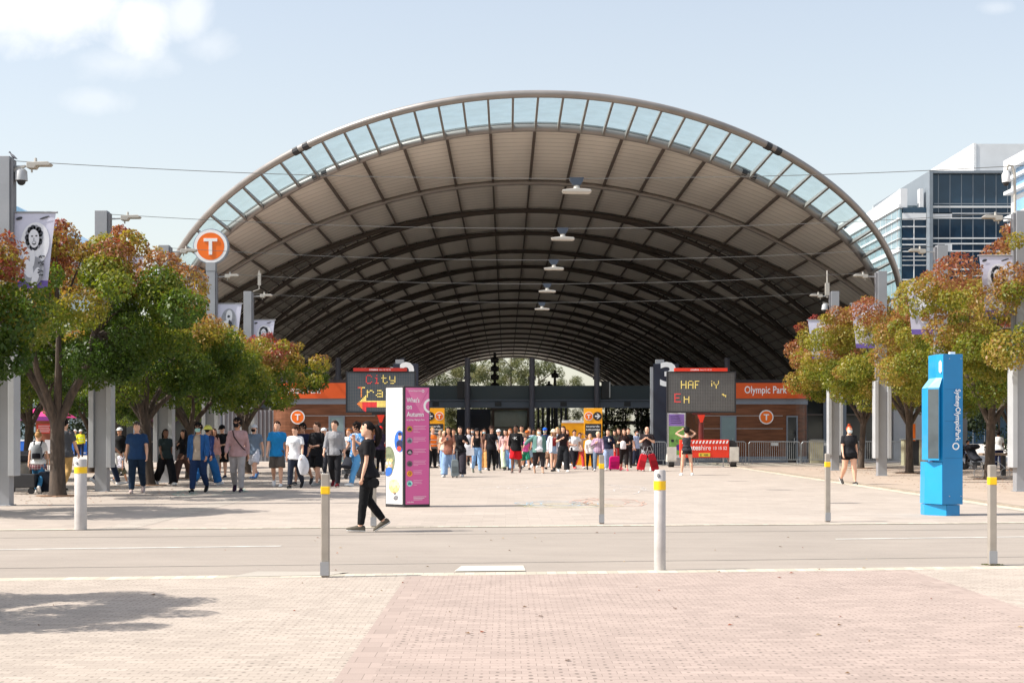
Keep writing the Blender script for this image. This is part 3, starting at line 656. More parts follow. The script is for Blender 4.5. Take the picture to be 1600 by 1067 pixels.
        for c in range(38):
            for r in range(-6, 7):
                ok = (abs(r) <= c) if c < 7 else abs(r) <= 2.4
                if ok:
                    x = fx(559)+c*q; z = zc+r*q; h = q*.4; e = 0 if (c > 14 or r > 1) else (1 if c > 3 else 2)
                    mb.add([(x-h, 0, z-h), (x+h, 0, z-h), (x+h, 0, z+h), (x-h, 0, z+h)], [(0, 1, 2, 3)], e)
    else:
        fx = lambda px_: (px_-px)/s
        def put(chs, x, z, pp, mi=0):
            for ch in chs: glyphs.append(MB()); dots(glyphs[-1], FONT[ch], x, z, pp, lambda c: mi); x += (len(FONT[ch][0])+1)*pp
        put('HAP', fx(1064.5), EYE+(VY-595.5)/s, .052); put('Y', fx(1112), EYE+(VY-595.5)/s, .05); put('E', fx(1054.5), EYE+(VY-615.5)/s, .058, 1); put('n', fx(1069), EYE+(VY-618)/s, .052); put('q', fx(1128.5), EYE+(VY-616)/s, .05)
    for g_ in glyphs: g_.v = [(a, -.02, c) for a, b, c in g_.v]; g_.build('led_character', [m_ledy, m_ledr, m_ledo], bd)
vms(1096, 35, 'message board trailer with dark grille showing broken yellow letters, right of the crowd', False, 1)
vms(595, 35.5, 'message board trailer showing City Tra and a left arrow, behind the white pillar side', True, 1)
# ---------------------------------------------------------------- crowd barriers
bar = thing('crowd_barrier', 'x', 'barrier', (0, 0, 0), 'galvanised crowd barriers')
BL = 2.5; mb = MB(); rr_ = .022
mb.tube([(0, 0, .02), (0, 0, 1.0), (.05, 0, 1.08), (.1, 0, 1.1), (BL-.1, 0, 1.1), (BL-.05, 0, 1.08), (BL, 0, 1.0), (BL, 0, .02)], rr_, 8); mb.tube([(0, 0, .22), (BL, 0, .22)], .018, 6); mb.build('frame', m_galv, bar)
mb = MB()
for i in range(1, 24): mb.tube([(i*BL/24, 0, .22), (i*BL/24, 0, 1.1)], .009, 5)
mb.build('bars', m_galv, bar)
for x in (.15, BL-.15):
    mb = MB(); mb.tube([(x, -.28, .02), (x, 0, .08), (x, .28, .02)], .018, 6); mb.tube([(x, 0, .08), (x, 0, .22)], .018, 6); mb.build('foot', m_galv, bar)
mb = MB(); mb.bb(BL*.43, BL*.57, -.03, -.025, .9, 1.05); mb.build('name_plate', m_polel, bar)
spots = [(9.2, 68.6, 'barrier behind the red trailer, left end of the right barrier row'), (11.85, 68.6, 'barrier in front of the orange roundel of the right kiosk'), (14.45, 68.7, 'barrier in front of the kiosk rounded corner'), (17.1, 69, 'barrier behind the thin tree trunk and the masked walker'), (19.8, 69.2, 'barrier in front of the pale wall panel at right'),
         (5.15, 67.0, 'barrier behind the man with red suitcases'), (2.5, 68.5, 'barrier behind the crowd right of centre'), (-6.0, 69, 'barrier behind the orange vest worker'), (-9.0, 70, 'barrier before the left kiosk door')]
for i, (x, y, l_) in enumerate(spots):
    o = bar if i == 0 else dup(bar, (x, y, 0)); o.location = (x, y, 0); o['label'] = 'grey steel '+l_
# ---------------------------------------------------------------- light poles, lamps, banners, cables
m_lampw = M('lamp_housing', srgb(176, 172, 164), .5, .1, .05, 3)
SS = [75, 60.3, 51, 44, 38.5]
XL, XR = -10.45, 13.35
def face_art(mb, w, h, kind):
    """generic grey-scale portrait shapes on a banner: mats 1 light, 2 mid, 3 dark, 4 purple"""
    def E(cx, cz, rx, rz, mi, y, n=24, rot=0):
        P = [(cx+rx*cos(2*pi*i/n)*cos(rot)-rz*sin(2*pi*i/n)*sin(rot), cz+rx*cos(2*pi*i/n)*sin(rot)+rz*sin(2*pi*i/n)*cos(rot)) for i in range(n)]
        flat(mb, P, (0, y, 0), (1, 0, 0), (0, 0, 1), mi, .002)
    if kind == 0:
        E(.05*w, -.42*h, .38*w, .30*h, 1, -.006); 
        for a in range(14): E(.02*w+.17*w*cos(a*.45), -.33*h+.13*h*sin(a*.45), .07*w, .045*h, 3 if a % 3 else 2, -.010)
        E(.02*w, -.34*h, .135*w, .125*h, 1, -.014, rot=.12); E(.0, -.61*h, .07*w, .12*h, 1, -.012)
        E(-.03*w, -.31*h, .028*w, .010*h, 3, -.018); E(.08*w, -.305*h, .028*w, .010*h, 3, -.018); E(.03*w, -.40*h, .055*w, .026*h, 3, -.018); E(.03*w, -.395*h, .045*w, .014*h, 1, -.022)
        E(.02*w, -.35*h, .014*w, .022*h, 2, -.018)
        E(.05*w, -.78*h, .30*w, .2*h, 2, -.010)
        for a in range(30): E(.26*w+.07*w*sin(a*1.9), -.70*h+.13*h*sin(a*2.7), .018*w, .010*h, 3, -.016)
        E(-.12*w, -.74*h, .14*w, .14*h, 1, -.014, rot=.5); E(.12*w, -.86*h, .1*w, .14*h, 1, -.015, rot=-.3)
        E(-.36*w, -.07*h, .08*w, .02*h, 3, -.01, rot=.3); E(.25*w, -.06*h, .12*w, .012*h, 3, -.01, rot=.3)
    elif kind == 1:
        E(.1*w, -.45*h, .3*w, .34*h, 1, -.006); E(.15*w, -.33*h, .09*w, .11*h, 3, -.01); E(.15*w, -.38*h, .075*w, .085*h, 1, -.014); E(.15*w, -.62*h, .16*w, .2*h, 2, -.010); E(-.25*w, -.5*h, .1*w, .3*h, 2, -.010)
    else:
        E(0, -.4*h, .34*w, .3*h, 2, -.006); E(.02*w, -.28*h, .14*w, .15*h, 1, -.01); E(-.08*w, -.5*h, .2*w, .13*h, 1, -.012); E(.14*w, -.55*h, .1*w, .2*h, 3, -.014, rot=.3); E(0, -.28*h, .06*w, .03*h, 3, -.016)
def banner(par, side, kind, z):
    w_, h = .88, 1.55
    x0 = .2 if side > 0 else -.2-w_
    mb = MB(); mb.tube([(0, 0, z), (side*(.2+w_+.04), 0, z)], .022, 8); ar = mb.build('banner_arm', m_pole, par)
    mb = MB(); n = 10; vs = []; cx = x0+w_/2
    for i in range(n+1):
        t = i/n; hw = w_/2*(1-.26*t); sh = -side*0*t
        for e in (-1, 1): vs.append((cx+e*hw-side*.13*w_*t*.6, -.03*sin(t*5)*.5+.0, z-.02-h*t))
    fs = [(2*i, 2*i+1, 2*i+3, 2*i+2) for i in range(n)]
    mb.add(vs, fs)
    mb.m = [0]*(n-1)+[4]
    art = MB(); face_art(art, w_, h, kind)
    lim_ = .5
    for vtx in art.v: pass
    mb.add([(cx+a*(1-.26*min(1, -c/h))-side*.078*w_*(-c/h), b-.012, z-.02+c) for a, b, c in art.v], art.f); mb.m = mb.m[:-len(art.f)]+art.m
    o = mb.build('banner', BANM, par); return o
BANM = [M('banner_cloth', srgb(205, 205, 222), .7, 0, .06, 3), M('banner_light_grey', srgb(225, 226, 232), .7, 0, .04, 6), M('banner_mid_grey', srgb(150, 152, 160), .7, 0, .2, 8), M('banner_dark_grey', srgb(60, 62, 70), .7, 0, .3, 12), M('banner_purple', srgb(112, 92, 168), .7)]
def pole(X, s, side, lab, kind, top=7.25):
    y = F/s
    root = thing('light_pole', lab, 'light pole', (X, y, 0), 'square light poles along the plaza')
    mb = MB(); mb.bb(-.16, .16, -.14, .14, 0, top); mb.bb(-.2, .2, -.18, .18, 0, .02); mb.build('shaft', m_pole, root, bevel=.008)
    mb = MB(); mb.bb(side*.165, side*.225, -.1, .1, 3.45, top-.06); mb.build('side_channel', M('channel_grey', srgb(128, 128, 132), .5, .3), root)
    for e in (-1, 1):
        mb = MB(); mb.bb(e*.165, e*.29, -.24, .16, .62, 3.35); mb.build('cover_panel', m_polel, root, bevel=.008)
    # lamp
    z = 7.05 if top < 8 else 7.05
    mb = MB(); mb.tube([(side*.2, 0, z), (side*.6, 0, z+.02)], .022, 8); mb.build('lamp_arm', m_galv, root)
    mb = MB(); mb.prism([(.5, -.06), (.66, -.07), (.70, -.01), (.96, -.01), (1.0, .03), (.94, .075), (.5, .06)], (0, -.11, z+.02), (side, 0, 0), (0, 0, 1), (0, .22, 0)); l_ = mb.build('lamp_head', m_lampw, root, bevel=.01)
    mb = MB(); mb.tube([(side*.66, 0, z+.08), (side*.66, 0, z+.18)], [.035, .025], 8); mb.tube([(side*.58, 0, z-.12), (side*.58, 0, z-.04)], .02, 6); mb.build('sensor', m_lampw, l_)
    banner(root, side, kind, 4.6+EYE)
    return root
def cctv(root, side, z=6.55, x=.62):
    mb = MB(); mb.prism([(.17, -.10), (.17, -.0), (x+.08, .08), (x+.08, .04)], (0, -.03, z), (side, 0, 0), (0, 0, 1), (0, .06, 0)); mb.build('camera_bracket', m_lampw, root)
    mb = MB(); c = (side*x, 0); mb.tube([(c[0], 0, z-.24), (c[0], 0, z-.05), (c[0], 0, z)], [.13, .12, .08], 14); h_ = mb.build('camera_housing', m_polel, root, smooth=True)
    mb = MB(); mb.ell((c[0], 0, z-.25), (.09, .09, .09), 12, 8); mb.build('camera_dome', m_dark, h_, smooth=True)
names = ['nearest', 'second', 'third', 'fourth', 'farthest']
pl = []
for i, s in enumerate(SS):
    lab = ['tall grey pole at the left edge carrying a camera dome and large portrait banner', 'grey pole rising through the red tree top left of the round T sign', 'grey pole just left of the round T sign with banner at the arch foot', 'grey pole topped by the round orange T sign', 'short looking grey pole with a small aerial and portrait banner left of the dark vault'][i]
    p = pole(XL, s, 1, lab, [0, 1, 1, 2, 0][i]); pl.append(p)
    if i == 0: cctv(p, 1, 7.0, .36)
    if i == 3:
        tr = thing('transport_roundel_sign', 'large round orange and white T sign on top of the fourth left pole', 'T sign', (XL, F/s, 0))
        mb = MB(); mb.bb(-.17, .17, -.15, .15, 7.252, 7.55); mb.build('sign_stem', m_pole, tr)
        mb = MB(); mb.prism(circ(0, 8.12, .63, 48), (0, -.12, 0), (1, 0, 0), (0, 0, 1), (0, .24, 0)); d_ = mb.build('sign_drum', M('sign_rim_grey', srgb(150, 160, 172), .4, .2), tr, bevel=.01)
        mb = MB(); mb.prism(circ(0, 8.12, .59, 48), (0, -.13, 0), (1, 0, 0), (0, 0, 1), (0, .009, 0)); mb.build('white_ring', m_letter, d_)
        mb = MB(); flat(mb, circ(0, 8.12, .485, 48), (0, -.132, 0), (1, 0, 0), (0, 0, 1)); mb.build('orange_face', m_orange, d_)
        mb = MB(); mb.bb(-.24, .24, -.16, -.137, 8.29, 8.4); mb.bb(-.06, .06, -.16, -.137, 7.82, 8.29); mb.build('letter_t', m_letter, d_)
    if i == 4:
        mb = MB(); mb.tube([(.2, 0, 7.25), (.45, 0, 7.35), (.45, 0, 8.1)], .02, 6); mb.bb(.4, .52, -.06, .06, 7.5, 8.0); mb.build('aerial', m_lampw, p)
for i, s in enumerate(SS):
    if i == 0: continue
    lab = ['', 'grey pole at the right edge holding a curved camera bracket and banner', 'grey pole in front of the dark glass office with banner to its left', 'grey pole rising at the right foot of the arch rim', 'grey pole with camera dome and aerial left of the arch rim foot'][i]
    p = pole(XR, s, -1, lab, [0, 0, 1, 2, 1][i]); pl.append(p)
    if i == 1:
        mb = MB(); mb.tube([(-.18, -.05, 7.15), (-.2, -.05, 8.3), (-.1, -.05, 8.6), (.05, -.05, 8.55), (.08, -.05, 8.3)], .035, 8); mb.tube([(.0, -.05, 7.9), (.0, -.05, 8.3), (.0, -.05, 8.38)], [.2, .19, .1], 14)
        mb = MB(); mb.tube([(-.15, 0, 7.2), (-.16, 0, 8.2), (-.22, 0, 8.42), (-.33, 0, 8.44), (-.38, 0, 8.3)], .035, 8); mb.build('camera_bracket', m_lampw, p)
        mb = MB(); mb.tube([(-.38, 0, 8.0), (-.38, 0, 8.2), (-.38, 0, 8.3)], [.10, .11, .05], 14); h_ = mb.build('camera_housing', m_white, p, smooth=True)
        mb = MB(); mb.ell((-.38, 0, 7.99), (.085, .085, .085), 12, 8); mb.build('camera_dome', m_dark, h_, smooth=True)
    if i == 4:
        cctv(p, -1, 6.75, .4)
        mb = MB(); mb.tube([(-.3, 0, 7.0), (-.3, 0, 8.1)], .03, 6); mb.bb(-.38, -.22, -.06, .06, 7.1, 7.6); mb.build('aerial', m_lampw, p)
# pigeon on the first pole
bd = MB(); r0 = Vector((XL+.195, F/75, 7.19))
bd.loft([((.0+a, 0, b), (0, c, 0), (c*.2, 0, c)) for a, b, c in ((-.13, .02, .012), (-.08, .05, .03), (-.02, .085, .055), (.05, .13, .05), (.09, .18, .032), (.11, .215, .033), (.13, .225, .025), (.165, .215, .004))], 10)
bd.tube([(.0, .015, .05), (.0, .015, 0)], .006, 5); bd.tube([(.0, -.015, .05), (.0, -.015, 0)], .006, 5)
o = one('pigeon', 'small grey pigeon perched on top of the leftmost pole', 'bird', bd, M('pigeon_grey', (.12, .12, .14), .7, 0, .3, 30), smooth=True); o.location = r0; o.scale = (.75, .75, .75); o.rotation_euler = (0, 0, R_(160))
# overhead cables with central lamps
m_cab = M('cable_steel', srgb(110, 110, 108), .5, .3)
lampcol = ['nearest and largest suspended lamp high in front of the ceiling boards', 'second suspended lamp below the nearest one', 'third suspended lamp, at the darkening vault', 'fourth suspended lamp above the lowest one', 'lowest and farthest suspended lamp in front of the dark vault']
for i, s in enumerate(SS):
    y = F/s; xm = 1.48; zl = EYE+5.62; n = 24
    P = []
    for k in range(n+1):
        t = k/n; x = XL+.2+(xm-XL-.2)*t; P.append((x, y, 7.12+.05-.02*t-.35*t*(1) + .12*t*t*0-.1*sin(pi*t)))
    for k in range(1, n+1):
        t = k/n; x = xm+(XR-.2-xm)*t; P.append((x, y, 7.12-.32+(.42)*t-.1*sin(pi*t)))
    mb = MB(); mb.tube(P, .0075, 5)
    one('overhead_cable', 'thin span cable %s across the plaza holding a lamp' % ['highest and nearest', 'second from the top', 'third from the top', 'fourth from the top', 'lowest and farthest'][i], 'cable', mb, m_cab, group='span cables between the poles', base=(XL, y, 7.1))
    lp = thing('suspended_lamp', 'pale ' + lampcol[i], 'lamp', (xm, y, 6.8), 'lamps hanging on the span cables')
    mb = MB(); mb.prism([(-.15, 0), (.15, 0), (.13, -.08), (.07, -.16), (-.07, -.16), (-.13, -.08)], (0, -.06, .02), (1, 0, 0), (0, 0, 1), (0, .12, 0)); mb.build('hanger', M('hanger_blue_grey', srgb(52, 62, 76), .5), lp)
    mb = MB(); mb.tube([(0, 0, -.24), (0, 0, -.12)], [.08, .05], 12); mb.build('neck', m_lampw, lp)
    mb = MB(); mb.prism([(-.31, -.25), (-.28, -.29), (.26, -.30), (.31, -.275), (.28, -.24), (0, -.215)], (0, -.15, 0), (1, 0, 0), (0, 0, 1), (0, .3, 0)); mb.build('lamp_shade', m_lampw, lp, bevel=.012)
# ---------------------------------------------------------------- bollards
def bollard(px, py, thick, lab, h=1.1):
    s = (py-VY)/1.5; root = thing('bollard', lab, 'bollard', ((px-VX)/s, F/s, 0), 'bollards with yellow bands')
    mt = M('bollard_pale_paint' if thick else 'bollard_grey_paint', srgb(186, 180, 176) if thick else srgb(160, 152, 142), .5, .1, .1, 6, .1, 30)
    if thick:
        r = thick; mb = MB(); mb.tube([(0, 0, 0), (0, 0, h-.015), (0, 0, h)], [r, r, r-.012], 24); mb.build('post', mt, root, smooth=True)
        mb = MB(); mb.tube([(0, 0, h*.80), (0, 0, h*.89)], r+.003, 24); mb.build('reflective_band', m_yel, root, smooth=True)
        mb = MB(); ring(mb, 0, h*.945, .012, .02, (-r*.35, -r*.97, 0), (1, -.2, 0), (0, 0, 1), 14); ring(mb, .012, h*.94, .0, .008, (-r*.35, -r*.97, 0), (1, -.2, 0), (0, 0, 1), 8); mb.build('emblem', M('emblem_grey', (.1, .12, .14), .5), root)
    else:
        r = .042; mb = MB(); mb.bb(-r, r, -r, r, 0, h); mb.build('post', mt, root, bevel=.01)
        mb = MB(); mb.bb(-r-.003, r+.003, -r-.003, r+.003, h*.80, h*.88); mb.build('reflective_band', m_yel, root, bevel=.01)
        mb = MB(); mb.bb(-r-.005, r+.0, -r-.02, -r-.002, .02, .16); mb.build('lock_box', m_pole, root)
    return root
bollard(126, 827, .095, 'thick pale round bollard in front of the left tree trunk')
bollard(1031, 890, .064, 'round pale bollard at the near road edge right of centre')
bollard(508.5, 901, 0, 'thin square post at the near road edge left of the walking woman', 1.08)
bollard(584, 823, 0, 'thin post at the far road edge hidden behind the walking woman', 1.1)
bollard(940, 818, 0, 'thin post at the far road edge in front of the crowd', 1.14)
bollard(1293, 815, 0, 'thin post at the far road edge left of the masked walker', 1.16)
bollard(1550, 882, 0, 'thin post at the near road edge right of the blue pylon, moss at its foot', 1.14)
mb = MB(); rr2 = random.Random(8)
for k in range(140):
    a = rr2.uniform(0, 6.28); q = rr2.uniform(.04, .13); x = (1550-VX)/136.7+q*cos(a); y = F/136.7+q*sin(a)*.8; mb.add([(x-.008, y, .002), (x+.008, y, .002), (x+rr2.uniform(-.01, .01), y, .009)], [(0, 1, 2)])
tag(mb.build('moss', M('moss_green', (.17, .18, .06), .9)), 'small ring of green moss at the foot of the right thin post', 'moss', kind='stuff')
# ---------------------------------------------------------------- what's-on pillar (triangular)
s = 77.; root = thing('information_pillar', 'tall three-sided event pillar with pink and white faces behind the walking woman', 'event pillar', ((631-VX)/s, F/s, 0))
Hh = 2.46; A = Vector((-.40, .33)); B = Vector((0, 0)); Cc = Vector((.52, .18))   # plan: left back, front edge, right
m_pink = M('pink_poster', srgb(206, 92, 152), .4, 0, .03, 1.5); m_pink2 = M('pink_poster_light', srgb(222, 120, 168), .4); m_wp = M('white_poster', (.72, .72, .71), .4, 0, .02)
mb = MB(); mb.prism([tuple(A), tuple(B), tuple(Cc), (.12, .62)], (0, 0, .0), (1, 0, 0), (0, 1, 0), (0, 0, Hh)); mb.build('dark_frame', m_dark, root, bevel=.006)
def facing(P, Q):
    d = (Q-P); Lx = d.length; u_ = Vector((d.x/Lx, d.y/Lx, 0)); n_ = Vector((u_.y, -u_.x, 0)); return Lx, u_, n_
Z = Vector((0, 0, 1))
Lp, up, npk = facing(B, Cc); o = Vector((B.x, B.y, 0))+npk*.002
pk = MB(); flat(pk, [(.035, .06), (Lp-.02, .06), (Lp-.02, Hh-.03), (.035, Hh-.03)], o, up, Z); pink = pk.build('pink_poster', m_pink, root)
o2 = o+npk*.004
mb = MB(); flat(mb, [(.04, Hh-.04), (.3, Hh-.45), (Lp-.03, Hh-.04)], o2, up, Z); flat(mb, [(.3, Hh-.45), (.38, Hh-.6), (Lp-.03, Hh-.3), (Lp-.03, Hh-.1)], o2, up, Z); mb.build('pale_triangles', m_pink2, pink)
def tx(b, x, z, w_, h, bold=0, par=pink, oo=None, uu=None, mt=None): return text(b, (o2 if oo is None else oo)+(up if uu is None else uu)*x+Z*z, (up if uu is None else uu), Z, w_, h, mt or m_letter, par, bold=bold, th=.006)
tx("What's", .055, Hh-.33, .27, .1, .02); tx('on', .055, Hh-.47, .11, .075, .02); tx('Autumn', .055, Hh-.62, .36, .1, .02); tx('at Sydney Olympic Park', .055, Hh-.71, .38, .045, .008)
tx('Sydney Olympic Park', .1, Hh-.115, .26, .035, .008)
mb = MB(); ring(mb, .40, Hh-.098, .018, .028, o2+npk*.004, up, Z, 16); ring(mb, Lp+.01, Hh-.40, .105, .15, o2+npk*.004, up, Z, 30, 0, pi*.56, pi*1.44); mb.build('white_ring', m_letter, pink)
cols = [srgb(200, 150, 40), srgb(150, 150, 160), srgb(50, 40, 50), srgb(110, 90, 100), srgb(230, 150, 40), srgb(170, 220, 215)]
for i, c in enumerate(cols):
    z = Hh-.87-i*.235 if i < 4 else Hh-.87-.235*3-.2*(i-3); R0 = .06
    mb = MB(); flat(mb, circ(.12, z, R0, 24), o2+npk*.002, up, Z); e = mb.build('picture_disc', M('disc_%d' % i, c, .4, 0, .35, 18), pink)
    mb = MB(); 
    if i == 4: ring(mb, .12, z, .02, .034, o2+npk*.007, up, Z, 14)
    else: flat(mb, [(.12-.04, z-.03), (.12+.04, z-.035), (.12+.03, z+.01), (.12, z+.03), (.12-.03, z+.005)], o2+npk*.007, up, Z)
    mb.build('disc_motif', M('motif_%d' % i, [(.05, .04, .04), (.1, .1, .14), (.4, .35, .4), (.05, .04, .06), (.3, .12, .02), (.03, .3, .3)][i], .5), e)
    mb = MB(); nl = [5, 4, 4, 4, 3, 4][i]
    for k in range(nl):
        ww = [.27, .24, .26, .1, .14][k % 5]*(1 if i < 4 else .7); zz = z+.055-k*.031; flat(mb, [(.2, zz), (.2+ww, zz), (.2+ww, zz+.009), (.2, zz+.009)], o2, up, Z)
    mb.build('small_print', M('small_print_pink', srgb(232, 178, 205), .5), pink)
mb = MB()
for k in range(3): flat(mb, [(.2, .21-k*.03), (.2+.27-.04*k, .21-k*.03), (.2+.27-.04*k, .218-k*.03), (.2, .218-k*.03)], o2, up, Z)
for k in range(4): ring(mb, .085+k*.035, .105, .008, .013, o2, up, Z, 10)
mb.build('footer_marks', m_letter, pink)
# white face
Lw, uw, nw = facing(A, B); ow = Vector((A.x, A.y, 0))+nw*.002
wk = MB(); flat(wk, [(.02, .06), (Lw-.035, .06), (Lw-.035, Hh-.03), (.02, Hh-.03)], ow, uw, Z); white = wk.build('white_poster', m_wp, root)
ow2 = ow+nw*.005
m_sp = M('pale_grey_print', srgb(205, 205, 208), .5)
for b, z, w_ in (('Home of', Hh-.70, .2), ('Champions', Hh-.80, .3)):
    text(b, ow2+uw*.05+Z*z, uw, Z, w_, .06, m_sp, white, th=.003)
mb = MB()
for z, w_ in ((Hh-.42, .3), (Hh-.5, .12), (Hh-.9, .08), (Hh-1.12, .1), (Hh-1.18, .12), (Hh-1.24, .1)): flat(mb, [(.05, z), (.05+w_, z), (.05+w_, z+.02), (.05, z+.02)], ow2, uw, Z)
mb.build('small_print', m_sp, white)
def wel(cx, cz, rx, rz, mt, nm, par, d=0, rot=0, clip=None):
    P = []
    for i in range(28):
        a = 2*pi*i/28; x = cx+rx*cos(a)*cos(rot)-rz*sin(a)*sin(rot); z = cz+rx*cos(a)*sin(rot)+rz*sin(a)*cos(rot)
        P.append((min(max(x, .022), Lw-.037), z))
    mb = MB(); flat(mb, P, ow2+nw*d, uw, Z); return mb.build(nm, mt, par)
blue_ = M('poster_blue', srgb(52, 108, 200), .4); skin_ = M('poster_skin', srgb(214, 160, 128), .5, 0, .2, 20); red_ = M('poster_red', srgb(222, 70, 50), .5); navy_ = M('poster_navy', srgb(36, 40, 80), .5, 0, .3, 20); grn_ = M('poster_green', srgb(120, 128, 100), .5, 0, .4, 14); gold_ = M('poster_gold', srgb(224, 190, 130), .5, 0, .3, 25)
e = wel(.41, 1.34, .15, .22, blue_, 'blue_oval_picture', white, 0)
wel(.42, 1.43, .045, .06, skin_, 'portrait_face', e, .003); wel(.42, 1.49, .05, .035, navy_, 'portrait_hair', e, .006); wel(.42, 1.28, .1, .09, navy_, 'portrait_shirt', e, .003); wel(.40, 1.19, .06, .05, red_, 'portrait_ball', e, .006)
e = wel(.10, .96, .17, .28, grn_, 'green_oval_picture', white, 0)
for k in range(10): wel(.06+.028*(k % 5), .84+.08*(k//5)+.03*sin(k*2.3), .04, .04, (gold_, skin_, M('poster_white', (.6, .6, .6)))[k % 3], 'crowd_face', e, .003+.0002*k)
wel(.10, .72, .11, .08, blue_, 'blue_shirt', e, .008, .6)
e = wel(.25, .42, .15, .14, gold_, 'mascot_free_motif', white, 0); e.name = 'golden_motif'
for k in range(6): wel(.14+.045*k, .47+.03*sin(k*2), .03, .07, M('poster_cream', srgb(238, 214, 170), .5, 0, .2, 30), 'golden_stroke', e, .003+.0003*k, .2)
wel(.3, .19, .07, .045, M('poster_grey', srgb(120, 120, 125), .5, 0, .5, 30), 'grey_emblem', white, 0, .3); wel(.27, .29, .03, .035, navy_, 'dark_emblem', white, 0, .3)
# ---------------------------------------------------------------- blue interactive pylon
s = 86.; root = thing('information_pylon', 'tall bright blue information pylon with side screen and vertical white lettering', 'info pylon', ((1475-VX)/s, F/s, 0))
m_cy = M('pylon_cyan_face', srgb(28, 150, 206), .4, 0, .1, 1, coat=.2); m_bl = M('pylon_blue_face', srgb(24, 126, 184), .4, 0, .1, 1, coat=.2)
def px2(a): return (a-1475)/s
def pz(b): return EYE+(VY-b)/s
H3 = pz(553)
# plan: left face turned to the left/front, right face frontal; edge between them leans
eb, et = px2(1481), px2(1474)       # front edge, bottom / top
def hexa(vs, nm, mt, par=root, bv=.004):
    mb = MB(); mb.add(vs, [(3, 2, 1, 0), (4, 5, 6, 7), (0, 1, 5, 4), (1, 2, 6, 5), (2, 3, 7, 6), (3, 0, 4, 7)]); return mb.build(nm, mt, par, bevel=bv)
zB = pz(788); xl, xr = px2(1453), px2(1506)
# frontal blue body
hexa([(eb-.10, 0, zB), (xr, .06, zB), (xr, .62, zB), (eb-.10, .62, zB), (et, 0, H3), (px2(1506), .06, H3), (px2(1506), .62, H3), (et, .62, H3)], 'blue_body', m_bl)
# left wing, lower, middle, top
yb_ = .34
hexa([(xl, yb_, zB), (eb-.102, 0, zB), (eb-.102, .62, zB), (xl, .62, zB), (px2(1454), yb_, pz(722)), (px2(1474)-.02, .0, pz(722)), (px2(1474)-.02, .62, pz(722)), (px2(1454), .62, pz(722))], 'lower_wing', m_cy)
hexa([(px2(1466), .2, pz(721.5)), (px2(1475)-.02, .0, pz(721.5)), (px2(1475)-.02, .62, pz(721.5)), (px2(1466), .62, pz(721.5)), (px2(1466), .12, H3-.002), (et-.002, .0, H3-.002), (et-.002, .62, H3-.002), (px2(1466), .6, H3-.002)], 'upper_wing', m_cy)
scr = hexa([(px2(1453), yb_-.2, pz(719)), (px2(1467), -.02, pz(719)), (px2(1467), .4, pz(719)), (px2(1453), .5, pz(719)), (px2(1453), yb_-.2, pz(606)), (px2(1467), -.02, pz(606)), (px2(1467), .4, pz(606)), (px2(1453), .5, pz(606))], 'screen_housing', m_cy)
hexa([(px2(1453), yb_-.2, pz(605.5)), (px2(1467), -.02, pz(605.5)), (px2(1467), .4, pz(605.5)), (px2(1453), .5, pz(605.5)), (px2(1465), .1, pz(590)), (px2(1472), .0, pz(590)), (px2(1472), .4, pz(590)), (px2(1465), .5, pz(590))], 'screen_hood', M('pylon_pale_blue', srgb(120, 190, 226), .4), bv=.002)
d_ = Vector((px2(1467)-px2(1453), -.02-(yb_-.2), 0)); Ls = d_.length; us = d_.normalized(); ns = Vector((us.y, -us.x, 0))
mb = MB(); flat(mb, [(.01, 0), (Ls-.01, 0), (Ls-.01, 1.26), (.01, 1.26)], Vector((px2(1453), yb_-.2, pz(716)))+ns*.002, us, Z); mb.build('screen_glass', M('screen_dark_glass', srgb(74, 84, 90), .12, 0, .2, 3, spec=.8), scr)
hexa([(px2(1453.5), yb_+.02, 0), (px2(1480), .04, 0), (px2(1480), .6, 0), (px2(1453.5), .6, 0), (px2(1453.5), yb_+.02, zB-.01), (px2(1480), .04, zB-.01), (px2(1480), .6, zB-.01), (px2(1453.5), .6, zB-.01)], 'plinth_left', m_cy)
hexa([(px2(1480.5), .04, 0), (px2(1502), .08, 0), (px2(1502), .6, 0), (px2(1480.5), .6, 0), (px2(1480.5), .04, zB-.01), (px2(1502), .08, zB-.01), (px2(1502), .6, zB-.01), (px2(1480.5), .6, zB-.01)], 'plinth_right', m_bl)
for zz_ in (1.05, 1.72, 2.3):
    mb = MB(); mb.add([(px2(1476), .004, zz_), (px2(1505.6), .0585, zz_), (px2(1505.6), .0585, zz_+.004), (px2(1476), .004, zz_+.004)], [(0, 1, 2, 3)]); mb.v = [(a, b-.003, c) for a, b, c in mb.v]; mb.build('panel_seam', M('seam_blue', srgb(12, 84, 128), .6), root)
for px_ in (1484, 1503):
    for zz_ in (.36, 2.86):
        mb = MB(); y_ = .058*(px_-1476)/30; mb.tube([(px2(px_), y_-.006, zz_), (px2(px_), y_+.01, zz_)], .009, 8); mb.build('fixing_screw', m_galv, root)
mb = MB(); mb.bb(px2(1490), px2(1498), .2, .3, H3, H3+.05); mb.build('roof_sensor', m_white, root)
k_ = .06/(xr-et)
tt_ = text('SydneyOlympicPark', (px2(1490.5), .012, pz(608)), (0, 0, -1), (1, 0.11, 0), (689-608)/s, .125, m_letter, root, bold=.016, th=.012)
mb = MB(); ring(mb, px2(1494.5), pz(697), .045, .066, (0, .012, 0), (1, .11, 0), (0, 0, 1), 28); mb.build('white_ring', m_letter, root)
mb = MB(); flat(mb, [(0, 0), (.025, .03), (.025, .2), (0, .24), (-.025, .2), (-.025, .03)], (px2(1470), .035, pz(583)), (1, -.3, 0), (0, 0, 1)); mb.build('white_figure_mark', m_letter, root)
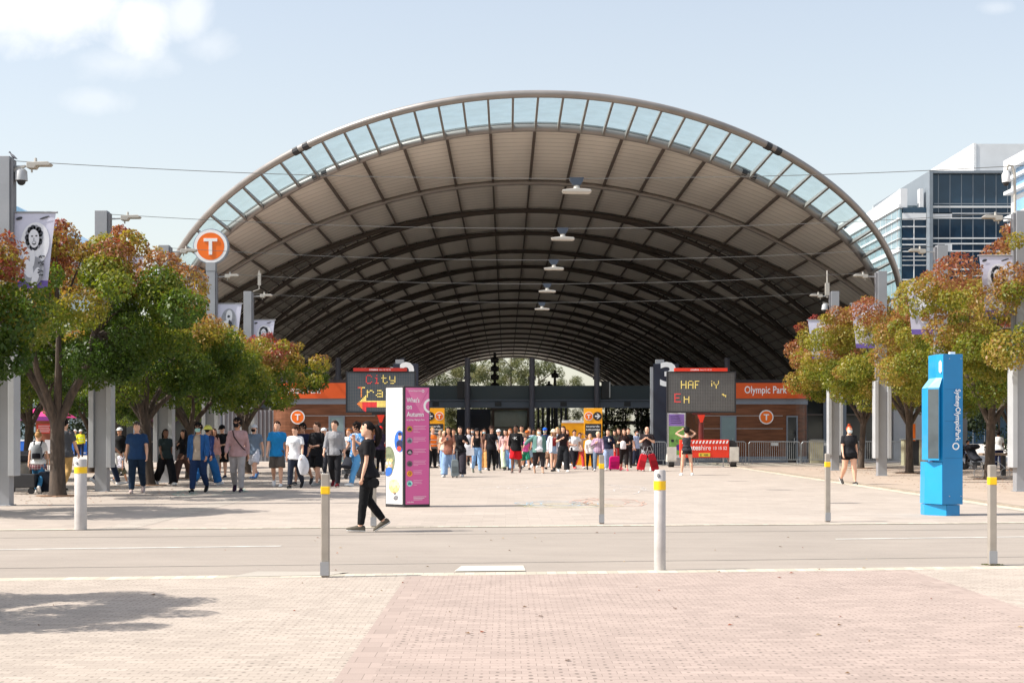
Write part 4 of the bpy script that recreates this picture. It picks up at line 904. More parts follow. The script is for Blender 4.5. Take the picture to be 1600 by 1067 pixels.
# ---------------------------------------------------------------- other furniture
# purple/green poster stand
s = 33.5; root = thing('poster_stand', 'purple over green poster stand under the right message board', 'poster stand', ((1057-VX)/s, F/s, 0))
mb = MB(); mb.bb(-.4, .4, 0, .06, .35, 2.45); pp = mb.build('poster_panel', m_white, root)
for nm, z0, z1, c in (('purple_part', 1.85, 2.4, srgb(150, 120, 196)), ('green_part', .5, 1.83, srgb(128, 178, 92))):
    mb = MB(); mb.bb(-.36, .36, -.006, -.001, z0, z1); mb.build(nm, M(nm, c, .5, 0, .12, 3), pp)
mb = MB()
for k in range(4): mb.bb(-.28+.0*k, .1+.05*k, -.012, -.007, 2.28-k*.1, 2.3-k*.1)
mb.bb(-.25, -.12, -.012, -.007, 1.1, 1.22); ring(mb, .02, 1.16, .04, .06, (0, -.008, 0), (1, 0, 0), (0, 0, 1), 16); mb.build('print_marks', m_navy, pp)
mb = MB(); mb.prism(circ(.1, .85, .14, 16), (0, -.012, 0), (1, 0, 0), (0, 0, 1), (0, .004, 0)); mb.build('purple_motif', M('motif_purple', srgb(112, 70, 150), .5, 0, .3, 8), pp)
mb = MB(); mb.bb(-.44, -.405, -.02, .08, 0, 2.5); mb.bb(.405, .44, -.02, .08, 0, 2.5); mb.bb(-.4, .4, -.05, .12, 0, .33); mb.build('stand_frame', m_galv, root)
# help point posts, bins, bench
def helpp(px, s, zt, lab):
    root = thing('help_point_post', lab, 'help point', ((px-VX)/s, F/s, 0), 'slim help points')
    mb = MB(); mb.bb(-.13, .13, 0, .15, .1, zt); mb.build('post', m_galv, root, bevel=.01)
    mb = MB(); mb.bb(-.07, .07, -.01, -.001, zt*.5, zt-.25); mb.build('orange_panel', m_orange, root)
    mb = MB(); mb.prism([(-.13, 0), (.13, 0), (0, .2)], (0, 0, zt+.001), (1, 0, 0), (0, 0, 1), (0, .15, 0)); mb.build('pointed_cap', m_galv, root)
helpp(1428, 33, 2.2, 'slim pale help point with orange strip behind the litter bin'); helpp(1021, 30, 2.3, 'slim pale help point with orange strip beside the number 3 totem')
root = thing('litter_bin', 'cream and black double litter bin behind the right trees', 'litter bin', ((1429-VX)/33.5, F/33.5, 0))
mb = MB(); mb.bb(-.5, -.22, 0, .5, 0, 1.2); mb.bb(.22, .5, 0, .5, 0, 1.2); mb.build('side_panel', M('bin_cream', srgb(178, 168, 140), .7), root, bevel=.01)
mb = MB(); mb.bb(-.215, .215, .03, .5, 0, 1.15); mb.build('bin_door', m_dark, root)
mb = MB(); mb.bb(-.56, .56, -.05, .55, 1.205, 1.26); mb.build('lid', m_galv, root, bevel=.01)
root = thing('litter_bin', 'cream bin behind the barriers right of the kiosk', 'litter bin', ((1277-VX)/31., F/31., 0))
mb = MB(); mb.bb(-.32, .32, 0, .5, 0, 1.15); mb.build('body', M('bin_cream', srgb(178, 168, 140), .7), root, bevel=.01); mb = MB(); mb.bb(-.35, .35, -.03, .53, 1.155, 1.2); mb.build('lid', m_galv, root)
s = 44.; root = thing('bench', 'timber topped bench among the right trees', 'bench', ((1572-VX)/s, F/s, 0))
mb = MB(); mb.bb(-.9, 1.0, -.2, .25, .72, .8); mb.build('seat', M('bench_timber', srgb(140, 118, 100), .7, 0, .2, 3), root, bevel=.01)
for x in (-.1, .85):
    mb = MB(); mb.bb(x-.06, x+.06, -.1, .12, 0, .715); mb.build('leg', m_dark, root)
# ---------------------------------------------------------------- left background items
s = 24.; m_blue = M('blue_barrier_fabric', srgb(24, 96, 190), .6, 0, .1, 1)
for i, (x0, x1, lab) in enumerate(((22, 62, 'blue fabric barrier left of the kiosk stall'), (88, 150, 'blue fabric barrier behind the two workers in yellow'))):
    root = thing('event_barrier', lab, 'barrier', ((x0+x1)/2/s-VX/s, F/s, 0)); h = (x1-x0)/2/s
    mb = MB(); mb.bb(-h, h, 0, .04, .1, 1.0); mb.build('blue_panel', m_blue, root)
    mb = MB(); mb.bb(-h-.03, h+.03, -.02, .06, 1.002, 1.1); mb.bb(-h-.04, -h-.002, -.02, .06, 0, 1); mb.bb(h+.002, h+.04, -.02, .06, 0, 1); mb.build('frame', m_white, root)
    mb = MB()
    for k in range(5): mb.bb(-h+.2+k*.3*h, -h+.2+k*.3*h+.14*h, -.008, -.001, .2, .27)
    mb.build('white_print', m_letter, root)
s = 33.; root = thing('market_stall', 'small food stall with pink and purple tent roof behind the left trees', 'stall', ((67-VX)/s, F/s, 0))
mb = MB(); mb.bb(-.8, .8, 0, 1.4, 0, 1.05); mb.build('counter', M('stall_brown', srgb(110, 84, 60), .7), root); 
for x in (-.8, .78):
    mb = MB(); mb.bb(x, x+.04, 0, .04, 1.052, 2.2); mb.build('upright', m_galv, root)
mb = MB(); mb.bb(-.75, .75, 1.2, 1.3, 1.052, 2.2); mb.build('back_wall', M('stall_backwall', srgb(150, 96, 70), .7, 0, .1, 2), root)
mb = MB(); mb.bb(-.3, .75, .02, .05, 1.5, 1.95); m_ = mb.build('menu_board', M('menu_red', srgb(190, 52, 40), .6), root)
mb = MB(); 
for k in range(4): mb.bb(-.22, .3+.1*(k % 2), .005, .018, 1.58+k*.09, 1.6+k*.09)
mb.build('menu_lines', m_letter, m_)
mb = MB(); mb.bb(.1, .5, -.03, -.001, .55, 1.2); mb.build('price_card', m_white, root)
mb = MB(); mb.add([(-1.1, -.3, 2.25), (1.1, -.3, 2.25), (1.1, 1.7, 2.25), (-1.1, 1.7, 2.25), (0, .7, 3.0)], [(0, 1, 4), (1, 2, 4), (2, 3, 4), (3, 0, 4)]); rf = mb.build('tent_roof', M('tent_magenta', srgb(214, 36, 120), .6), root)
mb = MB(); mb.bb(-1.1, 1.1, -.32, -.302, 2.1, 2.3); mb.build('tent_valance', M('tent_purple', srgb(128, 44, 130), .6), rf)
# pale planter walls and hedges
mb = MB(); mb.bb(-22, -17.6, 0, .4, 0, .95); o = one('low_wall', 'low pale concrete wall behind the left crowd', 'wall', mb, m_conc); o.location = (0, 82, 0)
# ---------------------------------------------------------------- trees
def leafmat(name, ramp, tr=.4, rough=.45):
    m = bpy.data.materials.new(name); m.use_nodes = True; t = m.node_tree; n = t.nodes; l = t.links; p = n['Principled BSDF']; out = n['Material Output']
    at = n.new('ShaderNodeAttribute'); at.attribute_name = 'tint'
    cr = n.new('ShaderNodeValToRGB'); el = cr.color_ramp.elements
    while len(el) > 1: el.remove(el[-1])
    el[0].position = ramp[0][0]; el[0].color = (*ramp[0][1], 1)
    for a, c in ramp[1:]: e = el.new(a); e.color = (*c, 1)
    l.new(at.outputs['Fac'], cr.inputs[0]); l.new(cr.outputs[0], p.inputs['Base Color']); p.inputs['Roughness'].default_value = rough; p.inputs['Specular IOR Level'].default_value = .35
    tl = n.new('ShaderNodeBsdfTranslucent'); hs = n.new('ShaderNodeHueSaturation'); hs.inputs['Value'].default_value = 1.5; hs.inputs['Saturation'].default_value = 1.1; l.new(cr.outputs[0], hs.inputs['Color']); l.new(hs.outputs[0], tl.inputs[0])
    mx = n.new('ShaderNodeMixShader'); mx.inputs[0].default_value = tr; l.new(p.outputs[0], mx.inputs[1]); l.new(tl.outputs[0], mx.inputs[2]); l.new(mx.outputs[0], out.inputs[0]); return m
AUT = [(0, (.035, .07, .012)), (.22, (.07, .12, .016)), (.42, (.17, .195, .026)), (.58, (.30, .25, .045)), (.74, (.31, .16, .06)), (.88, (.27, .10, .055)), (1, (.26, .055, .045))]
m_leaf = leafmat('autumn_leaves', AUT); m_euc = leafmat('eucalyptus_leaves', [(0, (.05, .065, .025)), (.5, (.115, .125, .045)), (1, (.20, .185, .075))], .25, .6)
m_hedge = leafmat('dark_hedge_leaves', [(0, (.012, .02, .008)), (.5, (.025, .04, .012)), (1, (.05, .07, .02))], .2, .6)
m_bark = M('dark_bark', (.075, .055, .042), .9, 0, .5, 14, .9, 50, vscale=(1, 1, .25)); m_pbark = M('pale_bark', (.26, .23, .19), .9, 0, .3, 3)
def foliage(name, centers, radii, n, size, mat, parent, seed, tintf, bias=.35, aspect=.6, shell_=.55):
    r = np.random.RandomState(seed); K = len(centers); c = np.array(centers); rd = np.array(radii)
    wts = rd**2; idx = r.choice(K, n, p=wts/wts.sum())
    d = r.randn(n, 3); d /= np.linalg.norm(d, axis=1)[:, None]
    rad = rd[idx]*(shell_+(1.08-shell_)*r.rand(n)**.6)
    pos = c[idx]+d*rad[:, None]*np.array([1, 1, .8])
    nrm = d*.7+r.randn(n, 3)*.55+np.array([0, 0, bias]); nrm /= np.linalg.norm(nrm, axis=1)[:, None]
    a = np.cross(nrm, r.randn(n, 3)); a /= np.linalg.norm(a, axis=1)[:, None]; b = np.cross(nrm, a)
    sz = size*(.6+.8*r.rand(n))[:, None]; droop = np.array([0, 0, -.25])
    v = np.empty((n, 4, 3)); v[:, 0] = pos-a*sz*.5; v[:, 1] = pos+b*sz*.5*aspect+nrm*sz*.08; v[:, 2] = pos+a*sz*.5+droop*sz; v[:, 3] = pos-b*sz*.5*aspect+nrm*sz*.08
    me = bpy.data.meshes.new(name); me.vertices.add(4*n); me.vertices.foreach_set('co', v.reshape(-1)); me.loops.add(4*n); me.loops.foreach_set('vertex_index', np.arange(4*n)); me.polygons.add(n); me.polygons.foreach_set('loop_start', np.arange(n)*4); me.polygons.foreach_set('loop_total', np.full(n, 4))
    ct = r.rand(K)
    tv = np.clip(tintf(pos, ct[idx], r.rand(n)), 0, 1).astype(np.float32)
    me.update(calc_edges=True); at = me.attributes.new('tint', 'FLOAT', 'FACE'); at.data.foreach_set('value', tv); me.materials.append(mat); me.validate()
    o = bpy.data.objects.new(name, me); C.objects.link(o)
    if parent: o.parent = parent
    return o
def pear(seed, n=26000, rx=2.6, zc=4.35, rz=2.15, tr=.17, size=.105, red=0., base=0., skew=(0, 0), K=62, dx=0.):
    r = random.Random(seed); cs = []; rs = []
    lobes = [(r.uniform(0, 6.28), r.uniform(-.2, .9), r.uniform(.85, 1.18)) for _ in range(6)]
    while len(cs) < K:
        a = r.uniform(0, 6.28); z = r.uniform(-.75, 1); q = sqrt(max(0, 1-z*z)) if z > 0 else sqrt(max(0, 1-z*z*.6))*(1+.52*z); f = r.uniform(.45, 1)**.6
        g = 1
        for la, lz, lg in lobes:
            dd = cos(a-la)*q*sqrt(max(0, 1-lz*lz))+z*lz
            if dd > .6: g *= 1+(lg-1)*(dd-.6)/.4
        x = rx*q*f*g*cos(a)+skew[0]*z; y = rx*q*f*g*sin(a)+skew[1]*z; zz = zc+rz*z*f*g
        cs.append((x+dx, y, zz)); rs.append(r.uniform(.28, .66))
    # stray upright twigs
    for _ in range(16):
        a = r.uniform(0, 6.28); q = r.uniform(.2, .8); cs.append((dx+rx*q*cos(a), rx*q*sin(a), zc+rz*sqrt(1-q*q)*1.08+.12)); rs.append(r.uniform(.15, .3))
    root = thing('autumn_tree', 'x', 'tree', (0, 0, 0), 'autumn trees beside the plaza')
    mb = MB(); zf = r.uniform(1.85, 2.15); lean = (r.uniform(-.12, .12), r.uniform(-.1, .1))
    mb.tube([(0, 0, -.05), (0.0, 0, .12), (lean[0]*.3, lean[1]*.3, .7), (lean[0]*.8, lean[1]*.8, zf*.75), (lean[0], lean[1], zf)], [tr*1.35, tr*1.05, tr*.92, tr*.86, tr*.9], 12)
    trunk = mb.build('trunk', m_bark, root, smooth=True)
    L_ = 6
    for k in range(L_):
        a = 2*pi*k/L_+r.uniform(-.3, .3); q = r.uniform(.9, 1.5) if k < 5 else .2; e = Vector((q*cos(a), q*sin(a), zc+r.uniform(-.4, .6)))
        p0 = Vector((lean[0], lean[1], zf-.1)); mid = p0.lerp(e, .5)+Vector((cos(a)*.18, sin(a)*.18, -.1)); mb = MB()
        mb.tube([p0-Vector((0, 0, .2)), p0.lerp(mid, .5)+Vector((0, 0, -.02)), mid, e], [tr*.6, tr*.5, tr*.4, tr*.18], 8)
        near = sorted(cs, key=lambda c: (Vector(c)-e).length)[:7]
        for c in near[1:]: c = Vector(c); m2 = mid.lerp(e, .6); mb.tube([m2, m2.lerp(c, .5)+Vector((0, 0, .1)), c], [tr*.24, tr*.14, tr*.05], 5)
        mb.build('limb', m_bark, trunk, smooth=True)
    def tf(p, ct, rn):
        h = (p[:, 2]-(zc-rz))/(2*rz); rr = np.sqrt(p[:, 0]**2+p[:, 1]**2)/rx
        return base+.14+.92*red*np.clip(h-.38, 0, 1)+.1*np.clip(rr-.5, 0, 1)+(ct-.5)*(.24+.4*red*np.clip(h, 0, 1))+(rn-.5)*.22
    foliage('crown', cs, rs, n, size, m_leaf, root, seed, tf)
    mb = MB(); mb.prism([((.45+.08*sin(i*1.7))*cos(2*pi*i/24), (.45+.08*cos(i*2.3))*sin(2*pi*i/24)) for i in range(24)], (0, 0, .004), (1, 0, 0), (0, 1, 0), (0, 0, .02)); mb.build('soil_ring', m_soil, root)
    return root
def put(o, px, s, lab, rz=0):
    o.location = ((px-VX)/s, F/s, 0); o.rotation_euler = (0, 0, rz); o['label'] = lab; return o
def putx(o, X, s, lab, rz=0): o.location = (X, F/s, 0); o.rotation_euler = (0, 0, rz); o['label'] = lab; return o
T0 = pear(11, 34000, 2.3, 3.45, 1.45, .19, .095, red=1.0, base=.04)
put(T0, -136, 84, 'autumn tree cut by the left edge, red leaves before the first banner')
T1 = pear(12, 60000, 3.1, 4.15, 2.0, .19, .088, red=1.0, base=.0, K=78, dx=.45)
put(T1, 90, 65.3, 'largest left tree with red top and dark trunk behind the thick bollard')
T1b = pear(13, 44000, 3.0, 3.5, 1.5, .17, .09, red=.8, base=.03, K=70)
put(T1b, 232, 54, 'left tree with brown orange top, its trunk behind the man in navy')
T3 = pear(14, 24000, 2.6, 3.35, 1.45, .15, .11, red=.8, base=.03)
put(T3, 297, 47, 'green left tree behind the person in the yellow hat')
T4 = pear(15, 26000, 3.0, 3.6, 1.35, .15, .11, red=1.1, base=.08)
put(T4, 386, 41.5, 'left tree nearest the kiosk with bright red tips over the orange fascia')
RT = []
def cpt(src, X, s, lab, rz, sc_=1.):
    o = dup(src, (0, 0, 0)); putx(o, X, s, lab, rz); o.scale = (sc_, sc_, sc_); return o
# off-frame trees on the near plaza whose shade falls into the picture are real trees standing left of the view
cpt(T1, -7.0, 199, 'autumn tree just outside the left edge on the near plaza', 1., .58)
cpt(T3, -7.6, 270, 'autumn tree outside the left edge, nearest to the viewer', 2., .7)
# right row
R1 = pear(21, 60000, 3.6, 4.3, 2.25, .17, .088, red=.55, base=.28, K=90, dx=-.7)
put(R1, 1546, 47.5, 'largest right tree behind the blue pylon, yellow green with orange top')
R2 = pear(22, 48000, 3.4, 4.15, 2.1, .15, .09, red=.55, base=.29, K=82, dx=-.7)
put(R2, 1421, 41.5, 'right tree left of the blue pylon with slim dark trunk')
R3 = pear(23, 44000, 3.3, 4.45, 1.95, .14, .095, red=.7, base=.31, K=78, dx=-.25)
put(R3, 1345, 36.5, 'right tree overhanging the kiosk fascia with red orange tips')
R0 = cpt(R1, 15.3, 57.8, 'right tree cut by the right edge with yellow green leaves', .5, 1.03)
# back rows
cpt(T3, -15.2, 58, 'shaded back row tree behind the stall at left', .7, .95); cpt(T1b, -15.6, 48, 'shaded back row tree behind the two workers', 2.9, .95); cpt(T3, -15.8, 41, 'shaded back row tree left of the pale building posts', 4.0, .95); cpt(T1b, -15, 36, 'shaded back row tree before the glazed left wing', 5., .8)
cpt(R2, 20.3, 46, 'back row tree with second trunk right of the blue pylon', 1.4, 1.0); cpt(R3, 20.6, 38.5, 'back row tree between the bin and the blue pylon', 3., .95); cpt(R1, 21, 33, 'far back row tree behind the right row', .5, .95)
cpt(T1b, -20.5, 50, 'far left tree deep in the shade', 1.1, 1.1); cpt(T3, -21.5, 40, 'far left tree beside the low wall', 3.3, 1.1)
cpt(R2, 25.5, 44, 'far right tree at the picture edge', 5.2, 1.)
# hedge-like dark planting at far left and far right
def hedge(x0, x1, y, h, lab, seed, n):
    root = thing('tall_hedge', lab, 'hedge', ((x0+x1)/2, y, 0)); r = random.Random(seed); cs = []; rs = []
    for k in range(int((x1-x0)*h*1.6)): cs.append((r.uniform(x0, x1)-(x0+x1)/2, r.uniform(-.8, .8), r.uniform(.3, h))); rs.append(r.uniform(.5, .9))
    foliage('leaves', cs, rs, n, .22, m_hedge, root, seed, lambda p, c, q: .3+c*.4+(q-.5)*.4)
    mb = MB()
    for k in range(6):
        x = (x0-x1)/2+(k+.5)*(x1-x0)/6; mb = MB(); mb.tube([(x, 0, 0), (x+.1, 0, h*.8)], [.12, .05], 6); mb.build('stem', m_bark, root)
hedge(-48, -19, 97, 6.5, 'dark tall hedge closing the view behind the left trees', 31, 26000); hedge(24.5, 48, 98, 5.5, 'dark tall hedge behind the right trees', 32, 18000)
# far eucalyptus beyond the vault
def euc(seed, H, rx, n=14000):
    r = random.Random(seed); root = thing('eucalyptus_tree', 'x', 'tree', (0, 0, 0), 'eucalyptus trees beyond the station'); cs = []; rs = []
    for k in range(60):
        z = r.uniform(.08, 1); q = rx*(1-.55*abs(z-.55))*sqrt(r.random()); a = r.uniform(0, 6.28); cs.append((q*cos(a), q*sin(a), H*z)); rs.append(r.uniform(.8, 1.7))
    mb = MB(); mb.tube([(0, 0, 0), (.4, 0, H*.3), (.1, .2, H*.7), (.3, 0, H*.95)], [.45, .36, .22, .06], 8); tk = mb.build('trunk', m_pbark, root, smooth=True)
    for c in cs[::4]:
        c = Vector(c); p = Vector((.3, 0, max(1, c.z-2.5))); mb = MB(); mb.tube([p, p.lerp(c, .5)+Vector((0, 0, .3)), c], [.16, .1, .04], 5); mb.build('limb', m_pbark, tk)
    foliage('crown', cs, rs, n, .34, m_euc, root, seed, lambda p, c, q: .45+(c-.5)*.7+(q-.5)*.5+.2*(p[:, 2]/H-.5), aspect=.5, shell_=.3)
    return root
E1 = euc(41, 19, 6.5); E2 = euc(42, 15, 6); E3 = euc(43, 21, 5.5)
espec = [(E1, 678, 7.6, 1.0, 'olive gum tree seen at the left end of the far arch opening'), (E2, 722, 7.3, 1.15, 'olive gum tree left of the tall platform mast'), (E3, 800, 7.0, 1.0, 'tallest gum tree in the middle of the far arch opening'), (E2, 842, 7.5, 1.1, 'bushy gum tree right of the middle of the far opening'), (E1, 885, 6.9, .75, 'lower gum tree near the right end of the far opening'), (E2, 935, 7.2, .62, 'low gum tree at the right end of the far opening'), (E3, 640, 7.0, .85, 'gum tree behind the far arch foot at left'), (E1, 975, 7.4, .6, 'dark low gum tree behind the gantry right part'), (E2, 610, 7.5, .8, 'gum tree half hidden by the left vault foot'), (E2, 760, 6.6, 1.15, 'pale gum tree far behind the platform mast')]
seen = set()
for i, (src, px, s, k, lab) in enumerate(espec):
    o = src if id(src) not in seen else dup(src, (0, 0, 0)); seen.add(id(src)); put(o, px, s, lab, i*1.3); o.scale = (k, k, k)
# shrub under the gantry at right
def bush(px, s, r0, h, lab, seed, mat=None, n=5000):
    root = thing('bush', lab, 'bush', ((px-VX)/s, F/s, 0)); r = random.Random(seed)
    cs = [(r.uniform(-r0, r0), r.uniform(-1, 1), r.uniform(.3, h)) for k in range(30)]
    foliage('leaves', cs, [r.uniform(.4, .8) for _ in cs], n, .16, mat or m_hedge, root, seed, lambda p, c, q: .5+(c-.5)*.6+(q-.5)*.4)
    mb = MB(); mb.tube([(0, 0, 0), (.1, 0, h*.8)], [.1, .04], 6); mb.build('stem', m_bark, root)
bush(975, 22., 2.4, 3.6, 'dark bush in shade right of the yellow arrow totem', 51)
bush(715, 8.4, 7, 6, 'bright shrubs seen below the gantry at left', 52, m_euc, 9000)
bush(905, 8.2, 4, 6, 'bright shrubs seen below the gantry left of the yellow totem', 53, m_euc, 7000)
# ---------------------------------------------------------------- office buildings
m_og = M('office_dark_glass', (.008, .028, .055), .06, 0, .35, .25, spec=.4); m_og2 = M('office_mid_glass', (.02, .05, .085), .08, 0, .25, .2, spec=.5); m_og3 = M('office_pale_glass', (.22, .31, .35), .12, 0, .2, .3, spec=.8)
m_ow = M('office_white_panel', (.66, .67, .68), .5, 0, .05, .6); m_og4 = M('office_grey_frame', srgb(120, 128, 136), .5, 0, .06, 1)
s = 11.; D = F/s
def X_(px): return (px-VX)/s
def Z_(py): return EYE+(VY-py)/s
root = thing('office_building', 'dark blue glass office block with white roof wedge behind the right trees', 'office building', (X_(1452), D, 0))
def obx(nm, mt, x0, x1, y0, y1, z0, z1, par=root): mb = MB(); mb.bb(x0, x1, y0, y1, z0, z1); return mb.build(nm, mt, par, world=True)
body = obx('glass_front', m_og, X_(1456), X_(1640), D, D+30, 0, Z_(272))
obx('grey_frame', m_og4, X_(1450.5), X_(1455.8), D-.6, D+30, 0, Z_(268)); obx('grey_frame', m_og4, X_(1456), X_(1640), D-.6, D+30, Z_(271.8), Z_(268))
for (py0, py1, x0, x1, mt) in ((274, 322, 1456, 1640, m_og2), (322, 325, 1456, 1640, m_ow), (333, 342, 1456, 1487, m_ow), (333, 334.5, 1456, 1640, m_ow), (340.5, 342, 1487, 1640, m_ow), (371.5, 373.5, 1456, 1640, m_ow), (380, 382, 1456, 1640, m_ow), (382, 391.5, 1476, 1487, m_ow), (391.5, 393.5, 1456, 1640, m_ow), (420, 422, 1456, 1640, m_ow), (430, 432, 1456, 1640, m_ow), (470, 473, 1456, 1640, m_ow), (510, 513, 1456, 1640, m_ow)):
    obx('spandrel_band' if mt is m_ow else 'upper_window_band', mt, X_(x0)+.01, X_(x1), D-.14 if mt is m_ow else D-.06, D-.01, Z_(py1), Z_(py0))
for px in range(1466, 1640, 18):
    obx('window_mullion', m_og4, X_(px)-.05, X_(px)+.05, D-.1, D-.062, 0, Z_(273))
obx('balcony_rail', m_og4, X_(1458), X_(1640), D-.35, D-.3, Z_(320), Z_(318.5))
# middle bay left of frame, and long side wall to the left
obx('glass_bay', m_og, X_(1413), X_(1450), D+1, D+30, 0, Z_(323))
for (a, b, mt) in ((323, 331, m_og2), (331.5, 342, m_ow), (352, 353.5, m_ow), (371, 373, m_ow), (380, 382, m_ow), (391, 392.5, m_ow), (399, 400, m_ow), (405, 406, m_ow), (413, 414, m_ow), (435, 437, m_ow)):
    obx('spandrel_band', mt, X_(1413), X_(1450), D+.86, D+.99, Z_(b), Z_(a))
for px in (1431,): obx('window_mullion', m_ow, X_(px)-.06, X_(px)+.06, D+.88, D+.99, 0, Z_(323))
# side wall facing -X
xw = X_(1412); wall = obx('side_glass_wall', m_og3, xw-.3, xw, D+1, D+70, 0, Z_(325))
for (z0, z1) in ((Z_(325), Z_(318)), (Z_(342), Z_(339)), (Z_(358), Z_(353)), (Z_(395), Z_(385)), (Z_(420), Z_(418)), (Z_(372), Z_(371))): obx('side_ledge', m_ow, xw-.55, xw-.31, D+.5, D+70, z0+(z1-z0)*.3, z1)
for k in range(22): obx('side_mullion', m_ow, xw-.36, xw-.31, D+2+k*3, D+2.1+k*3, 0, Z_(326))
# penthouse with raking roof
mb = MB(); mb.prism([(D+1, Z_(324)), (D+70, Z_(324)), (D+70, Z_(316)), (D+3, Z_(294)), (D+1, Z_(293))], (xw-.2, 0, 0), (0, 1, 0), (0, 0, 1), (1.0, 0, 0)); mb.build('raking_roof_edge', m_ow, root, world=True)
obx('roof_terrace_glass', m_og3, xw, X_(1448), D+3, D+3.2, Z_(322), Z_(316)); obx('roof_post', m_ow, X_(1440), X_(1446), D+1, D+2, Z_(322), Z_(293))
obx('white_plant_block', m_ow, X_(1540), X_(1640), D+4, D+60, Z_(268), Z_(216)); obx('white_plant_side', M('office_white_side', (.72, .72, .72), .5), X_(1536), X_(1540)-.02, D+3.9, D+60, Z_(268), Z_(215))
# second office at the right edge
s = 13.2; D = F/s
root2 = thing('office_building', 'white finned office building cut by the right edge above the trees', 'office building', (X_(1565), D, 0))
xw = (1580-VX)/12.6; xe = X_(1700)
obx('body', m_ow, xw, xe+10, D-40, D+8, 0, Z_(238), root2)
m_sky = M('office_sky_glass', srgb(120, 165, 205), .1, 0, .2, .4, spec=.9)
for i, py in enumerate((243, 265, 300, 345, 395, 440)):
    z1 = Z_(py); z0 = Z_(py+ (18, 26, 34, 38, 34, 34)[i])
    for k in range(10): obx('window', m_sky, xw-.06, xw-.005, D-38+k*4.5, D-38+k*4.5+3.7, z0, z1, root2)
for py, dx, th in ((240, 14, 1.3), (262, 8, .4), (285, 12, .4), (327, 12, .5), (338, 9, .3), (388, 13, .5), (432, 12, .5)):
    obx('sun_fin', m_ow, xw-min(.9, dx/s), xw+.5, D-42, D+8.1, Z_(py)-th/2, Z_(py)+th/2, root2)
for px in (1580, 1592): obx('corner_column', m_ow, X_(px), X_(px)+.3, D-40.3, D-40, 0, Z_(240), root2)
# small pale glass office at far left and a white distant block seen through the visor
s = 18.; D = F/s
root3 = thing('office_building', 'low pale blue glass office roof behind the left banner', 'office building', (X_(40), D, 0))
obx('glass_body', m_og3, X_(-120), X_(112), D, D+20, 0, Z_(384), root3)
mb = MB(); mb.prism([(X_(-60), Z_(383.5)), (X_(112), Z_(383.5)), (X_(108), Z_(370)), (X_(26), Z_(322)), (X_(-60), Z_(318))], (0, D-.5, 0), (1, 0, 0), (0, 0, 1), (0, 20, 0)); mb.build('sloping_roof', M('left_office_roof', srgb(130, 170, 200), .3, 0, .1, .3), root3, world=True)
for px in range(-100, 112, 16): obx('window_mullion', m_ow, X_(px)-.05, X_(px)+.05, D-.08, D-.01, 0, Z_(384), root3)
s = 7.5; D = F/s
root4 = thing('office_building', 'small white far block seen through the right end of the glass visor', 'office building', (X_(1330), D, 0))
obx('body', m_ow, X_(1318), X_(1352), D, D+12, 0, Z_(346), root4); obx('window_band', m_og2, X_(1319), X_(1331), D-.1, D-.01, Z_(362), Z_(354), root4); obx('window_band', m_og2, X_(1334), X_(1350), D-.1, D-.01, Z_(372), Z_(364), root4)
# ---------------------------------------------------------------- people
SK = {'l': srgb(226, 176, 148), 'm': srgb(198, 146, 116), 'd': srgb(120, 80, 58), 't': srgb(176, 122, 90)}
def skin(k): return M('skin_'+{'l': 'light', 'm': 'medium', 'd': 'dark', 't': 'tan'}[k], SK[k], .5, 0, .06, 8)
def cloth(rgb, kind='plain'):
    nm = 'cloth_%s_%d_%d_%d' % (kind, *[int(c) for c in rgb]); lin = srgb(*rgb)
    if nm in MC: return MC[nm]
    m = M(nm, lin, .85, 0, .14, 7, .6, 16, spec=.2)
    if kind != 'plain':
        t = m.node_tree; n = t.nodes; l = t.links; p = n['Principled BSDF']; o = n.new('ShaderNodeTexCoord')
        src = p.inputs['Base Color'].links[0].from_socket; mx = n.new('ShaderNodeMixRGB')
        if kind == 'plaid':
            s3 = n.new('ShaderNodeSeparateXYZ'); l.new(o.outputs['Object'], s3.inputs[0])
            a = mth(t, 'GREATER_THAN', mth(t, 'FRACT', mth(t, 'MULTIPLY', s3.outputs[0], 14)), .55); b = mth(t, 'GREATER_THAN', mth(t, 'FRACT', mth(t, 'MULTIPLY', s3.outputs[2], 14)), .55)
            f = mth(t, 'MULTIPLY', mth(t, 'ADD', a, b), .38); mx.inputs[2].default_value = (.55, .45, .45, 1)
        else:   # foliage-like print
            z = n.new('ShaderNodeTexNoise'); z.inputs['Scale'].default_value = 9; z.inputs['Distortion'].default_value = 2.5; l.new(o.outputs['Object'], z.inputs['Vector'])
            f = mth(t, 'MULTIPLY', mth(t, 'GREATER_THAN', z.outputs[0], .53), .8); mx.inputs[2].default_value = (.62, .66, .7, 1) if kind == 'print' else (.02, .02, .03, 1)
        l.new(f, mx.inputs[0]); l.new(src, mx.inputs[1]); l.new(mx.outputs[0], p.inputs['Base Color'])
    return m
from mathutils import noise as _ns
def crumple(me, amp, sc_=9., seed=0.):
    n = len(me.vertices); nn = [v.normal.copy() for v in me.vertices]
    for v, q in zip(me.vertices, nn):
        p = v.co; a = _ns.noise(Vector((p.x*sc_+seed, p.y*sc_, p.z*sc_*.8+p.x*4)))+.5*_ns.noise(Vector((p.x*sc_*2.3, p.y*sc_*2.3+seed, p.z*sc_*1.7)))
        v.co = p+q*(amp*(1-abs(a)*2.6))
    return me
m_eye = M('eye_dark', (.02, .015, .012), .3); m_lip = M('lip_tone', srgb(176, 96, 86), .5); m_sole = M('shoe_sole', (.6, .6, .58), .7)
